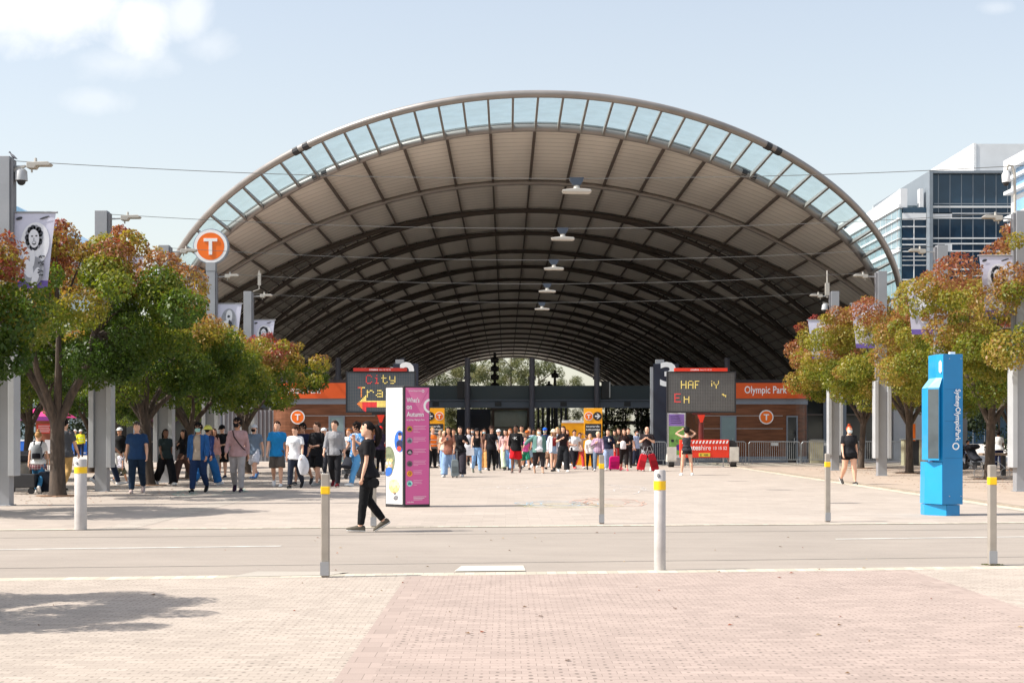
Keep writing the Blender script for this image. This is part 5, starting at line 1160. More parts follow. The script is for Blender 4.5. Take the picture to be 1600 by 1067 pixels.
def remesh(mb, vox):
    me = bpy.data.meshes.new('r'); me.from_pydata([tuple(v) for v in mb.v], [], mb.f)
    import bmesh
    b = bmesh.new(); b.from_mesh(me)
    bmesh.ops.recalc_face_normals(b, faces=b.faces); b.to_mesh(me); b.free()
    o = bpy.data.objects.new('r', me); C.objects.link(o); md = o.modifiers.new('r', 'REMESH'); md.mode = 'VOXEL'; md.voxel_size = vox
    s_ = o.modifiers.new('s', 'SMOOTH'); s_.iterations = 3; s_.factor = .5
    dg = bpy.context.evaluated_depsgraph_get(); out = bpy.data.meshes.new_from_object(o.evaluated_get(dg)); bpy.data.objects.remove(o); bpy.data.meshes.remove(me)
    out.polygons.foreach_set('use_smooth', [True]*len(out.polygons)); return out
def mobj(name, me, mats, par):
    me.materials.clear()
    for m in mats: me.materials.append(m)
    o = bpy.data.objects.new(name, me); C.objects.link(o); o.parent = par; return o
def append(me, mb, midx0=1):
    v = [tuple(x.co) for x in me.vertices]; f = [tuple(p.vertices) for p in me.polygons]; mi = [0]*len(f); b = len(v)
    v += [tuple(x) for x in mb.v]; f += [tuple(i+b for i in q) for q in mb.f]; mi += mb.m
    n = bpy.data.meshes.new('b'); n.from_pydata(v, [], f); n.polygons.foreach_set('material_index', mi); n.polygons.foreach_set('use_smooth', [True]*len(f)); bpy.data.meshes.remove(me); return n
WALK = {
 'w1': dict(L=(24, 6), R=(-20, 28), aL=(-18, 9, 12, 0), aR=(20, 9, 22, 0)),
 'w2': dict(L=(-20, 30), R=(24, 6), aL=(20, 9, 22, 0), aR=(-18, 9, 12, 0)),
 'w3': dict(L=(12, 4), R=(-8, 34), aL=(-10, 10, 15, 0), aR=(12, 10, 20, 0)),
 'w4': dict(L=(-8, 34), R=(12, 4), aL=(12, 10, 20, 0), aR=(-10, 10, 15, 0)),
 'st': dict(L=(3, 4), R=(-3, 3), aL=(2, 8, 10, 0), aR=(4, 8, 14, 0)),
 'sw': dict(L=(4, 3, 7), R=(-4, 3, 7), aL=(3, 14, 12, 0), aR=(3, 14, 12, 0)),
 'near': dict(L=(8, 2, 0), R=(-1, 36, 0), aL=(4, 4, 10, 0), aR=('pt', (-.10, -.11, .70), (-.015, -.125, .865))),
}
PH = ('pt', (.13, .0, .655), (.04, -.17, .70)); PHR = ('pt', (-.13, .0, .655), (-.04, -.17, .70))
CHEST = ('pt', (.15, -.01, .66), (.02, -.12, .755)); CHESTR = ('pt', (-.15, -.01, .66), (-.02, -.12, .755))
HEADL = ('pt', (.20, -.07, .86), (.07, -.06, .955)); HEADR = ('pt', (-.20, -.07, .86), (-.07, -.06, .955))
BELLY = ('pt', (.14, .0, .645), (.02, -.13, .62)); BELLYR = ('pt', (-.14, .0, .645), (-.02, -.13, .62))
def person(label, px, s, H, rz=0, pose='st', sk='l', hair=('short', (30, 22, 18)), top=((30, 30, 34), 'short', 0), bot=('long', (40, 44, 56)), shoe=(220, 220, 220), build=1., f=0, turn=0, tilt=0, lean=0, aL=None, aR=None, vox=.019, mask=None, cap=None, glasses=False, sling=None, jacket=None, vest=None, group='people walking on the plaza', kindt='plain', kindb='plain', logo=None, sock=None):
    Hs = H; P = dict(WALK[pose]); 
    if aL: P['aL'] = aL
    if aR: P['aR'] = aR
    root = thing('person', label, 'person', ((px-VX)/s, F/s, 0), group, R_(rz+(14*sin(px*1.7+s) if group == 'people coming out of the station' else 0))); V = Vector
    fem = f; bw = build
    hipz = .525*H; hw = (.052+.004*fem)*H*bw**.5
    # legs
    legs = {}
    for nm, sd in (('L', 1), ('R', -1)):
        q = P[nm]; a, k = R_(q[0]), R_(q[1]); out = R_(q[2]) if len(q) > 2 else R_(1.5)
        hp = V((sd*hw, 0, hipz)); th = V((sd*sin(out), -sin(a)*cos(out), -cos(a)*cos(out)))*.245*H; b_ = a-k
        sh = V((sd*sin(out*.6), -sin(b_), -cos(b_)))*.24*H; kn = hp+th; an = kn+sh
        fa = min(0, b_*.75) if nm == 'x' else (b_*.8 if b_ < -.25 else (b_*.5 if b_ > .1 else 0)); legs[nm] = (hp, kn, an, fa)
    def footpts(an, fa):   # heel, ball, toe in the sagittal plane; fa<0 = toes down behind
        dy, dz = cos(fa), sin(fa); fw = V((0, -dy, dz)); dn = V((0, -dz*1., -dy)) ; dn = V((0, dz, -dy)) if False else V((0, -sin(fa)*1.0, -cos(fa)))
        return an+dn*.035*H-fw*.032*H, an+dn*.036*H+fw*.075*H, an+dn*.036*H+fw*.115*H, fw, dn
    lowest = 1e9
    for nm in 'LR':
        hp, kn, an, fa = legs[nm]; h_, b_, t_, fw, dn = footpts(an, fa); lowest = min(lowest, h_.z-.008*H, t_.z-.008*H, b_.z-.008*H)
    dz0 = -lowest
    sh3 = V((0, 0, dz0))
    LR = R_(lean)
    def T(v):   # torso transform: lean about the hip
        v = V(v); z = v.z-hipz; y = v.y
        return V((v.x, y*cos(LR)-z*sin(LR), hipz+z*cos(LR)+y*sin(LR)))+sh3
    legs = {k: (a+sh3, b+sh3, c+sh3, d) for k, (a, b, c, d) in legs.items()}
    sw = (.101-.009*fem)*H*(bw**.5)
    arms = {}
    for nm, sd in (('L', 1), ('R', -1)):
        q = P['a'+nm]; shp = V((sd*sw, .005*H, .800*H))
        if q[0] == 'pt':
            el = V(q[1])*H; ha = V(q[2])*H; 
            d1 = (el-shp).normalized()*.172*H; el = shp+d1; d2 = (ha-el); d2 = d2.normalized()*min(max(d2.length, .12*H), .15*H); wr = el+d2
        else:
            a, o_, e, inw = [R_(v) for v in q]; d1 = V((sd*sin(o_), -sin(a)*cos(o_), -cos(a)*cos(o_)))*.172*H; el = shp+d1; a2 = a+e; o2_ = o_*.5-inw; d2 = V((sd*sin(o2_), -sin(a2)*cos(o2_), -cos(a2)*cos(o2_)))*.145*H; wr = el+d2
        arms[nm] = (T(shp), T(el), T(wr))
    def torso(mb, inf=0., z0=.47, z1=.835, flare=0, hem=0, depthk=1.):
        K = [(.44, .096, .062, .006), (.50, .099+.004*fem, .068+.004*fem, .008), (.535, .097+.004*fem, .068+.004*fem, .008), (.585, .082-.004*fem, .058, .002), (.63, .076-.010*fem, .054-.004*fem, 0), (.68, .084-.008*fem, .060, 0), (.735, .090-.006*fem, .067+.004*fem, -.004), (.775, .088-.007*fem, .060, .002), (.803, .078-.006*fem, .048, .006), (.826, .052, .036, .008), (.845, .034, .030, .006)]
        secs = []; zs = [k[0] for k in K]
        def at(z):
            for i in range(len(K)-1):
                if K[i][0] <= z <= K[i+1][0]:
                    t = (z-K[i][0])/(K[i+1][0]-K[i][0]); return [K[i][j]*(1-t)+K[i+1][j]*t for j in (1, 2, 3)]
            return list(K[0][1:]) if z < K[0][0] else list(K[-1][1:])
        zz = sorted(set([z0]+[z for z in zs if z0 < z < z1]+[z1]))
        for z in zz:
            w_, d_, o_ = at(z); belly = (bw-1)*(1.2 if .5 < z < .72 else .5); w_ *= 1+.8*(bw-1); d_ *= 1+belly*1.3
            fl = flare*max(0, (z0+.12-z))/.12; w_ += inf+fl*.55; d_ += inf+fl*1.25
            c = T((0, o_*H, z*H)); a = V((w_*H, 0, 0)); b = T((0, (o_+d_*depthk)*H, z*H))-c; secs.append((c, a, b))
        mb.loft(secs, 16)
    # ---- body
    mb = MB(); torso(mb)
    hc = T((0, -.004*H, .925*H)); Rt = Matrix.Rotation(R_(turn), 3, 'Z') @ Matrix.Rotation(R_(tilt), 3, 'X')
    hd = MB()
    HS = [(-.066, .018, .020, -.022), (-.060, .028, .032, -.016), (-.045, .036, .043, -.008), (-.025, .041, .050, -.002), (-.005, .0435, .053, .002), (.018, .0445, .055, .004), (.038, .041, .050, .006), (.054, .030, .038, .006), (.063, .014, .020, .006)]
    hd.loft([((0, o_*H, z*H*1.03), (w_*H*1.05, 0, 0), (0, d_*H*1.03, 0)) for z, w_, d_, o_ in HS], 14)
    hd.loft([((0, -.050*H, .008*H), (.005*H, 0, 0), (0, .006*H, 0)), ((0, -.056*H, -.006*H), (.007*H, 0, 0), (0, .008*H, 0)), ((0, -.058*H, -.015*H), (.0095*H, 0, 0), (0, .009*H, 0)), ((0, -.050*H, -.021*H), (.007*H, 0, 0), (0, .008*H, 0))], 8)
    for sd in (-1, 1): hd.ell((sd*.045*H, .004*H, -.006*H), (.005*H, .011*H, .017*H), 8, 5)
    hd.v = [tuple(hc+Rt @ V(v)) for v in hd.v]; mb.add(hd.v, hd.f)
    nb = T((0, .010*H, .82*H)); mb.loft([(nb, (.036*H, 0, 0), (0, .034*H, 0)), (nb.lerp(hc, .5)+V((0, .004*H, 0)), (.029*H, 0, 0), (0, .030*H, 0)), (hc+V((0, .006*H, -.02*H)), (.030*H, 0, 0), (0, .034*H, 0))], 12)
    lb = bw**.8
    for nm, sd in (('L', 1), ('R', -1)):
        hp, kn, an, fa = legs[nm]; tk = .054*lb*H
        mb.tube([hp+V((0, 0, .02*H)), hp.lerp(kn, .2), hp.lerp(kn, .55), kn, kn.lerp(an, .3)+V((0, .006*H, 0)), kn.lerp(an, .65), an], [tk*1.02, tk*1.04, tk*.86, .036*H*lb, .036*H*lb, .026*H*lb, .020*H], 12)
        h_, b_, t_, fw, dn = footpts(an, fa); mb.tube([an-dn*.0, (h_+b_)/2-dn*.02*H, b_], [.021*H, .022*H, .017*H], 8)
        sp, el, wr = arms[nm]; ak = lb*(1-.1*fem)
        mb.tube([sp+V((-sd*.035*H, 0, .008*H)), sp, sp.lerp(el, .35), el, el.lerp(wr, .3), wr], [.028*H, .031*H*ak, .027*H*ak, .0215*H*ak, .0225*H*ak, .0145*H], 10)
        d = (wr-el).normalized(); mb.tube([wr-d*.01*H, wr+d*.018*H, wr+d*.047*H], [.014*H, .019*H, .017*H], 8, sq=.62)
    me = remesh(mb, vox)
    ex = MB()   # fingers, eyes, lips
    for nm, sd in (('L', 1), ('R', -1)):
        sp, el, wr = arms[nm]; d = (wr-el).normalized(); pl = wr+d*.045*H; side = d.cross(V((1, 0, 0)) if abs(d.x) < .8 else V((0, 1, 0))).normalized(); nrm = side.cross(d).normalized()*(-sd)
        for i, (o_, ln) in enumerate(((-.013, .036), (-.0045, .042), (.0045, .040), (.013, .031))):
            b0 = pl+side*o_*H-d*.006*H; b1 = b0+(d*.8+nrm*.3).normalized()*ln*H*.5; b2 = b1+(d*.45+nrm*.8).normalized()*ln*H*.5
            ex.tube([b0, b1, b2], [.0052*H, .005*H, .0038*H], 6, 0)
        th = wr+d*.012*H-side*.015*H; ex.tube([th, th-side*.012*H+d*.016*H+nrm*.006*H, th-side*.009*H+d*.034*H+nrm*.012*H], [.0062*H, .0056*H, .0042*H], 6, 0)
    fc = MB()
    for sd in (-1, 1):
        fc.ell((sd*.0175*H, -.0510*H, .004*H), (.0075*H, .0045*H, .0042*H), 8, 5, 1)
        fc.ell((sd*.0185*H, -.0530*H, .0145*H), (.0125*H, .0045*H, .003*H), 8, 4, 1)
    fc.ell((0, -.0500*H, -.034*H), (.0125*H, .005*H, .0035*H), 8, 5, 2)
    fc.v = [tuple(hc+Rt @ V(v)) for v in fc.v]; b0 = len(ex.v); ex.v += fc.v; ex.f += [tuple(i+b0 for i in q) for q in fc.f]; ex.m += fc.m
    me = append(me, ex); body = mobj('body', me, [skin(sk), m_eye, m_lip], root)
    # ---- shoes
    for nm in 'LR':
        hp, kn, an, fa = legs[nm]; h_, b_, t_, fw, dn = footpts(an, fa); sd = V((1, 0, 0)); mb = MB(); up = -dn
        def sec(c, w_, hh): return (c+up*hh*.5, sd*w_, up*hh*.62)
        mb.loft([sec(h_-fw*.012*H-up*.006*H, .012*H, .03*H), sec(h_-up*.008*H, .021*H, .046*H), sec(h_.lerp(b_, .4)-up*.008*H, .023*H, .050*H), sec(b_-up*.009*H, .027*H, .034*H), sec(t_-up*.009*H, .022*H, .026*H), sec(t_+fw*.014*H-up*.008*H, .010*H, .016*H)], 12)
        so_ = mb.build('shoe', cloth(shoe), root, smooth=True)
        mb = MB(); mb.loft([(h_-fw*.014*H-up*.010*H, sd*.020*H, fw*.004*H), (h_-fw*.014*H-up*.006*H, sd*.020*H, fw*.004*H)], 6)
        P_ = [(h_-fw*.015*H, .018), (h_, .024), (b_, .029), (t_, .024), (t_+fw*.012*H, .012)]; vs = []
        for c, w_ in P_:
            for e, hh in ((-1, 0), (1, 0), (1, 1), (-1, 1)): vs.append(c+sd*e*w_*H+up*(-.0085+.007*hh)*H)
        mb = MB(); mb.add(vs, [(0, 1, 2, 3), (16, 17, 18, 19)]+[(4*i+j, 4*i+(j+1) % 4, 4*i+4+(j+1) % 4, 4*i+4+j) for i in range(4) for j in range(4)]); mb.build('sole', m_sole if sum(shoe) > 100 or sum(shoe) < 60 else m_dark, so_)
        if sock:
            mb = MB(); mb.tube([an+V((0, 0, -.02*H)), an.lerp(kn, .12), an.lerp(kn, .2)], [.0235*H, .025*H, .026*H*lb], 12); mb.build('sock', cloth(sock), root, smooth=True)
    # ---- bottoms
    kd, col = bot[0], bot[1]; mb = MB(); tcol_ = top
    if kd in ('long', 'wide', 'slim', 'capri', 'shorts', 'brief'):
        torso(mb, .005, .47, .56 if tcol_[2] < .03 else .62)
        e = {'long': 1., 'wide': 1.02, 'slim': .97, 'capri': .62, 'shorts': -.02, 'brief': -.62}[kd]; k_ = {'long': .010, 'wide': .030, 'slim': .0055, 'capri': .006, 'shorts': .020, 'brief': .012}[kd]*H
        for nm, sd in (('L', 1), ('R', -1)):
            hp, kn, an, fa = legs[nm]; tk = .054*lb*H
            pts = [hp+V((0, 0, .03*H)), hp.lerp(kn, .25)]; rr = [tk+.005*H, tk+.008*H]
            if e <= 0:
                q = 1+e if e > -.5 else .42; pts += [hp.lerp(kn, q*.7+.12), hp.lerp(kn, max(q, .4)-.02)]; rr += [tk*.95+k_, tk*.86+k_+.004*H]
            else:
                q = min(e, 1.); pts += [hp.lerp(kn, .6), kn, kn.lerp(an, q*.4), kn.lerp(an, q*.8), kn.lerp(an, q*.97)+V((0, 0, -.0*H))]; base = .039*H*lb
                rr += [tk*.86+k_*.8, base+k_, .035*H*lb+k_, .029*H*lb+k_*(1.25 if kd == 'wide' else 1), .026*H*lb+k_*(1.5 if kd == 'wide' else 1)]
            mb.tube(pts, rr, 14)
    else:    # skirt / dress
        secs = []; c0 = T((0, .006*H, .60*H)); lz = bot[2] if len(bot) > 2 else .40
        for z, w_, d_ in ((.60, .088, .066), (.54, .105, .082), (.48, .110, .088), (lz, .118, .098)):
            secs.append((V((0, .004*H, z*H))+sh3, V((w_*H*lb, 0, 0)), V((0, d_*H*lb, 0))))
        mb.loft(secs, 18)
    name = {'long': 'trousers', 'wide': 'wide_trousers', 'slim': 'leggings', 'capri': 'leggings', 'shorts': 'shorts', 'brief': 'shorts', 'skirt': 'skirt'}[kd]
    mobj(name, crumple(remesh(mb, vox), .0022*H, 8., px*.37), [cloth(col, kindb)], root)
    # ---- top
    tcol, slv, hem = top[0], top[1], top[2]; mb = MB(); hm = .50+hem
    if slv != 'none':
        torso(mb, .014 if slv != 'tank' else .009, hm, .826 if slv != 'tank' else .785, .020 if hem < .03 and slv != 'tank' else .004)
        if slv == 'tank':
            for sd in (-1, 1): mb.tube([T((sd*.05*H, -.05*H, .775*H)), T((sd*.052*H, -.01*H, .835*H)), T((sd*.05*H, .055*H, .775*H))], .012*H, 8)
        else:
            for nm, sd in (('L', 1), ('R', -1)):
                sp, el, wr = arms[nm]; ak = lb*(1-.1*fem); pts = [sp+V((-sd*.045*H, 0, .010*H)), sp, sp.lerp(el, .4)]; rr = [.030*H, .036*H*ak, .036*H*ak]
                if slv == 'short': pts += [sp.lerp(el, .66)]; rr += [.039*H*ak]
                else: pts += [el, el.lerp(wr, .5), el.lerp(wr, .9 if slv == 'long' else .45)]; rr += [.033*H*ak, .030*H*ak, .024*H*ak]
                mb.tube(pts, rr, 12)
            mb.loft([(T((0, .008*H, .815*H)), (.050*H, 0, 0), (0, .044*H, 0)), (T((0, .008*H, .836*H)), (.040*H, 0, 0), (0, .038*H, 0))], 12)
            if slv == 'hood': mb.ell(tuple(T((0, .06*H, .82*H))), (.055*H, .03*H, .03*H), 10, 6)
        tp = mobj('shirt', crumple(remesh(mb, vox), .0030*H, 7., px*.71), [cloth(tcol, kindt)], root)
        if logo:
            for (b_, x, z, w_, h_, mt) in logo:
                text(b_, tuple(T((x*H, -.093*H*(1+.5*(bw-1)), z*H))), (1, 0, 0), (0, 0, 1), w_*H, h_*H, mt, tp, th=.0)
    def opencoat(name, col, sl, kind='plain', z0=.47):
        mb = MB(); secs = []
        zz = [z0, .55, .62, .70, .76, .81, .83]; ws = [.125, .115, .108, .108, .11, .10, .06]; ds = [.098, .09, .083, .083, .085, .07, .05]
        vs = []; n = 12
        for z, w_, d_ in zip(zz, ws, ds):
            for j in range(n+1):
                a = R_(-62)+R_(304)*j/n
                for o_ in (0, .008):
                    vs.append(T((( w_+.006-o_)*H*lb*cos(a), .004*H+(d_+.008-o_)*H*lb*sin(a), z*H)))
        fs = []; m2 = 2*(n+1)
        for i in range(len(zz)-1):
            for j in range(n):
                a = i*m2+2*j; fs += [(a, a+2, a+m2+2, a+m2), (a+1, a+m2+1, a+m2+3, a+3)]
        for i in range(len(zz)-1):
            for j in (0, n): a = i*m2+2*j; fs.append((a, a+1, a+m2+1, a+m2))
        for j in range(n): fs.append((2*j, 2*j+1, 2*j+3, 2*j+2)); a = (len(zz)-1)*m2+2*j; fs.append((a, a+1, a+3, a+2))
        mb.add(vs, fs); o1 = mb.build(name, cloth(col, kind), root, smooth=True)
        if sl:
            mb = MB()
            for nm, sd in (('L', 1), ('R', -1)):
                sp, el, wr = arms[nm]; mb.tube([sp+V((-sd*.03*H, 0, .006*H)), sp, sp.lerp(el, .5), el, el.lerp(wr, .5), el.lerp(wr, .92)], [.040*H, .049*H, .047*H, .042*H, .038*H, .031*H], 12)
            s_ = mobj('jacket_sleeves', remesh(mb, vox), [cloth(col, kind)], o1)
    if jacket: opencoat('open_jacket', jacket, True, 'plain' if not isinstance(jacket, tuple) or len(jacket) == 3 else 'plain')
    if vest:
        mb = MB(); torso(mb, .026, .52, .815, .006); vv_ = mobj('safety_vest', remesh(mb, vox), [cloth(vest)], root)
        mb = MB()
        for z in (.58, .68):
            sec_ = []
            for e in (0, .014): sec_.append((T((0, 0, (z+e)*H)), (.113*H*lb, 0, 0), (0, .093*H*lb, 0)))
            mb.loft(sec_, 18)
        mb.build('reflective_strip', M('reflective_grey', (.6, .6, .58), .4), vv_)
    # ---- hair
    hk, hcol = hair[0], hair[1]; hm_ = M('hair_%d_%d_%d' % hcol, srgb(*hcol), .7, 0, .35, 30, .8, 90, spec=.15, vscale=(1, 1, .25))
    hb = MB()
    if hk != 'bald':
        th = {'curly': .019, 'pony': .008, 'bun': .008}.get(hk, .011)
        vs = []; n, m = 18, 12
        for i in range(m+1):
            t = pi*i/m
            for j in range(n):
                p = 2*pi*j/n; x = sin(t)*cos(p); y = sin(t)*sin(p); z = cos(t)
                front = max(0, -y); zc_ = z*(.062+th)
                k_ = 1.
                lowlim = -.2 if hk in ('short', 'curly', 'bun', 'pony') else -.45
                inside = (y < (-.22 if hk in ('pony', 'bun', 'long') else -.08) and z < (.50 if hk in ('pony', 'bun', 'long') else .48)+.05*sin(x*9)-(.12 if abs(x) > .5 and hk == 'short' else 0)) or (z < lowlim and True)
                if inside: k_ = .80
                q = (1+(.10*sin(7*p+3*z*5)+.10*sin(11*t+4*p)) if hk == 'curly' else 1+.015*sin(9*p+t*7))
                vs.append((x*(.0455+th)*k_*q, .006+y*(.057+th)*k_*q, .004+zc_*k_*q))
        fs = [(i*n+j, i*n+(j+1) % n, (i+1)*n+(j+1) % n, (i+1)*n+j) for i in range(m) for j in range(n)]
        hb.add([V(v)*H for v in vs], fs)
        if hk == 'long':
            hb.loft([((0, .030*H, .03*H), (.050*H, 0, 0), (0, .038*H, 0)), ((0, .036*H, -.03*H), (.056*H, 0, 0), (0, .036*H, 0)), ((0, .046*H, -.09*H), (.062*H, 0, 0), (0, .028*H, 0)), ((0, .058*H, -.16*H), (.058*H, 0, 0), (0, .024*H, 0)), ((0, .062*H, -.21*H), (.035*H, 0, 0), (0, .012*H, 0))], 14)
            for sd in (-1, 1): hb.loft([((sd*.045*H, .0, .03*H), (.010*H, 0, 0), (0, .022*H, 0)), ((sd*.052*H, -.005*H, -.05*H), (.014*H, 0, 0), (0, .026*H, 0)), ((sd*.058*H, -.03*H, -.12*H), (.017*H, 0, 0), (0, .018*H, 0)), ((sd*.060*H, -.045*H, -.17*H), (.008*H, 0, 0), (0, .008*H, 0))], 8)
        if hk == 'bun': hb.ell((0, .012*H, .085*H), (.024*H, .024*H, .02*H), 12, 8)
        if hk == 'pony': hb.tube([V(p_)*H for p_ in ((0, .06, .022), (0, .085, .022), (0, .105, -.01), (0, .108, -.07), (0, .095, -.13), (0, .085, -.165))], [.014*H, .026*H, .034*H, .034*H, .024*H, .006*H], 12)
        hb.v = [tuple(hc+Rt @ V(v)) for v in hb.v]; hb.build('hair', hm_, root, smooth=True)
    def hput(mb, nm, mt, sm=True): mb.v = [tuple(hc+Rt @ V(v)) for v in mb.v]; return mb.build(nm, mt, root, smooth=sm)
    if mask:
        mb = MB(); mb.loft([((0, -.030*H, -.058*H), (.028*H, 0, 0), (0, .022*H, 0)), ((0, -.034*H, -.040*H), (.037*H, 0, 0), (0, .028*H, 0)), ((0, -.034*H, -.022*H), (.0385*H, 0, 0), (0, .033*H, 0)), ((0, -.032*H, -.008*H), (.036*H, 0, 0), (0, .031*H, 0))], 14)
        hput(mb, 'face_mask', cloth(mask))
    if cap:
        ck, cc = cap; mb = MB(); th = .016
        mb.loft([((0, .006*H, .016*H), (.060*H, 0, 0), (0, .072*H, 0)), ((0, .006*H, .040*H), (.058*H, 0, 0), (0, .070*H, 0)), ((0, .008*H, .062*H), (.047*H, 0, 0), (0, .056*H, 0)), ((0, .010*H, .078*H), (.020*H, 0, 0), (0, .026*H, 0))], 16)
        if ck == 'bucket': mb.loft([((0, .004*H, .006*H), (.088*H, 0, 0), (0, .098*H, 0)), ((0, .004*H, .022*H), (.062*H, 0, 0), (0, .074*H, 0))], 18)
        elif ck == 'cap': mb.prism([(-.05*H, -.045*H), (.05*H, -.045*H), (.044*H, -.105*H), (.02*H, -.122*H), (-.02*H, -.122*H), (-.044*H, -.105*H)], (0, 0, .016*H), (1, 0, 0), (0, 1, 0), (0, 0, .006*H))
        hput(mb, 'cap' if ck != 'bucket' else 'bucket_hat', cloth(cc))
    if glasses:
        mb = MB()
        for sd in (-1, 1): mb.ell((sd*.018*H, -.054*H, .004*H), (.013*H, .003*H, .009*H), 10, 5)
        mb.tube([(-.008*H, -.055*H, .006*H), (.008*H, -.055*H, .006*H)], .002*H, 5); hput(mb, 'glasses', m_dark)
    if sling:
        mb = MB(); mb.tube([T(v) for v in ((-.06*H, -.03*H, .83*H), (-.035*H, -.094*H, .75*H), (.03*H, -.100*H, .66*H), (.085*H, -.070*H, .59*H), (.10*H, .0, .57*H))], .008*H, 6); mb.build('shoulder_strap', cloth(sling), root)
    root['_a'] = 1; del root['_a']
    return root, arms, T, hc
BK = (24, 24, 27); CH = (44, 44, 50); NV = (30, 36, 62); WH = (226, 226, 226); JN = (52, 78, 120); LJ = (140, 168, 205); DJ = (38, 48, 70)
BR = (60, 38, 26); HB = (26, 20, 18); BL = (200, 160, 100); OG = srgb(250, 130, 30)
G2 = 'people coming out of the station'
pr = person
near, near_arms, nT, nhc = pr('young woman all in black with long ponytail walking left across the road', 574, 102, 1.68, -86, 'near', 'l', ('pony', HB), ((26, 25, 28), 'short', -.015), ('slim', (22, 22, 24)), (90, 84, 74), .95, 1, vox=.0105, group='people walking on the plaza')
pr('grey haired man in navy t-shirt and dark jeans walking behind the thick bollard', 214, 62, 1.80, 8, 'w4', 'l', ('short', (78, 70, 66)), ((38, 66, 104), 'short', -.03), ('long', (30, 46, 66)), (190, 170, 165), 1.1)
bp, bpa, bpT, _ = pr('fair haired woman seen from behind in white t-shirt with grey backpack', 60, 62.5, 1.60, 186, 'w1', 'l', ('bun', (168, 128, 84)), (WH, 'short', -.02), ('slim', (58, 118, 160)), (225, 220, 215), 1., 1)
pr('man in grey t-shirt and khaki trousers half hidden behind the big tree trunk', 101, 60.5, 1.90, 172, 'w3', 'l', ('short', HB), ((84, 86, 92), 'short', -.03), ('long', (196, 158, 100)), (50, 44, 40), 1.08)
pr('worker in yellow safety vest with white cap behind the left trees', 126, 24.2, 1.80, 20, 'w1', 't', ('short', HB), ((220, 200, 40), 'long', -.02), ('long', (34, 40, 60)), BK, 1.05, cap=('cap', WH), vest=(226, 232, 50), group=G2)
pr('white haired worker in yellow vest partly hidden by the other worker', 117.5, 24.0, 1.76, -40, 'st', 'l', ('short', (220, 220, 220)), ((60, 60, 66), 'long', -.02), ('long', BK), BK, 1.05, vest=(210, 230, 60), group=G2)
pr('small child in white printed t-shirt and camouflage shorts', 189, 52, 1.02, 150, 'w2', 'm', ('short', HB), ((214, 210, 222), 'short', -.02), ('shorts', (110, 110, 92)), (210, 215, 225), 1.05, kindt='darkprint', kindb='darkprint')
pr('person in black with white cap behind the small child', 187, 44, 1.70, 0, 'st', 'm', ('short', HB), (BK, 'long', -.02), ('long', (200, 200, 200)), BK, 1., cap=('cap', WH), group=G2)
pr('person in white t-shirt mostly hidden behind the second left pole', 170, 54, 1.78, 120, 'w1', 'm', ('short', HB), (WH, 'short', -.02), ('long', DJ), WH, 1.05)
pr('woman in dark olive t-shirt and black trousers striding right', 259, 54, 1.68, 35, 'w1', 'd', ('pony', HB), ((40, 50, 50), 'short', -.02), ('wide', (20, 20, 24)), WH, 1.05, 1)
pr('dark haired woman in black crop top and brown trousers raising her hand', 287, 53.5, 1.66, -30, 'w2', 'm', ('long', HB), (BK, 'long', .08), ('wide', (96, 72, 64)), (60, 56, 56), .95, 1, aR=CHESTR)
pr('man in pale mask, sand jumper and blue denim jacket', 310, 61.5, 1.77, -5, 'w4', 'm', ('curly', HB), ((186, 168, 150), 'long', -.03), ('long', (34, 54, 90)), (36, 34, 36), 1.08, mask=(170, 215, 205), jacket=(44, 92, 150), tilt=-4, glasses=True)
pr('person in yellow bucket hat and blue jeans behind the denim jacket man', 325, 54, 1.78, 150, 'w2', 'm', ('short', HB), ((40, 60, 110), 'long', -.03), ('wide', (40, 100, 160)), WH, 1., cap=('bucket', (226, 222, 110)))
pr('woman in dusty pink top behind the yellow hat', 334, 50, 1.66, 30, 'st', 'm', ('long', BR), ((190, 140, 130), 'long', 0), ('long', (130, 130, 130)), BK, .95, 1, group=G2)
pr('man in black cap, black t-shirt and black shorts looking at his hands', 347, 46, 1.78, -20, 'st', 'l', ('short', HB), ((26, 28, 34), 'short', -.04), ('shorts', (18, 18, 22)), (30, 36, 60), 1.12, cap=('cap', BK), aL=BELLY, tilt=14, group=G2)
pr('man in black t-shirt hidden behind the black capped man', 337, 43, 1.80, 20, 'st', 'm', ('short', HB), (BK, 'short', -.03), ('shorts', BK), (60, 60, 90), 1.1, group=G2)
pr('tall man in mauve long sleeve shirt, black mask and grey trousers with sling strap', 371, 61, 1.90, 3, 'w3', 'm', ('curly', HB), ((184, 148, 148), 'long', -.02), ('long', (166, 160, 160)), (48, 30, 50), .95, mask=(28, 26, 30), sling=(60, 44, 44), tilt=-8, turn=-20)
pr('man in grey blue t-shirt and pale shorts with cap and black mask', 397, 47.5, 1.84, -12, 'w1', 'l', ('short', HB), ((110, 126, 146), 'short', -.04), ('shorts', (205, 206, 216)), (70, 110, 160), 1.08, cap=('cap', (200, 200, 205)), mask=BK, group=G2)
pr('young man in bright blue t-shirt and grey shorts with white sneakers', 433, 55.5, 1.86, 5, 'w3', 'l', ('short', BR), ((34, 132, 196), 'short', -.04), ('shorts', (92, 86, 82)), (232, 232, 232), 1.0, logo=[('Pia', -.03, .70, .07, .035, m_letter)] if False else None)
b14, a14, T14, _ = pr('boy in white t-shirt and dark jeans carrying a white jacket', 461, 57, 1.72, -8, 'w4', 'l', ('short', BR), ((232, 232, 236), 'short', -.04), ('long', (42, 48, 62)), (34, 34, 36), 1.0, tilt=16, turn=-15)
pr('young man in navy t-shirt behind the boy in white', 473, 53.5, 1.84, -10, 'w2', 'm', ('curly', HB), (NV, 'short', -.04), ('shorts', (40, 40, 46)), (60, 60, 60), 1.0)
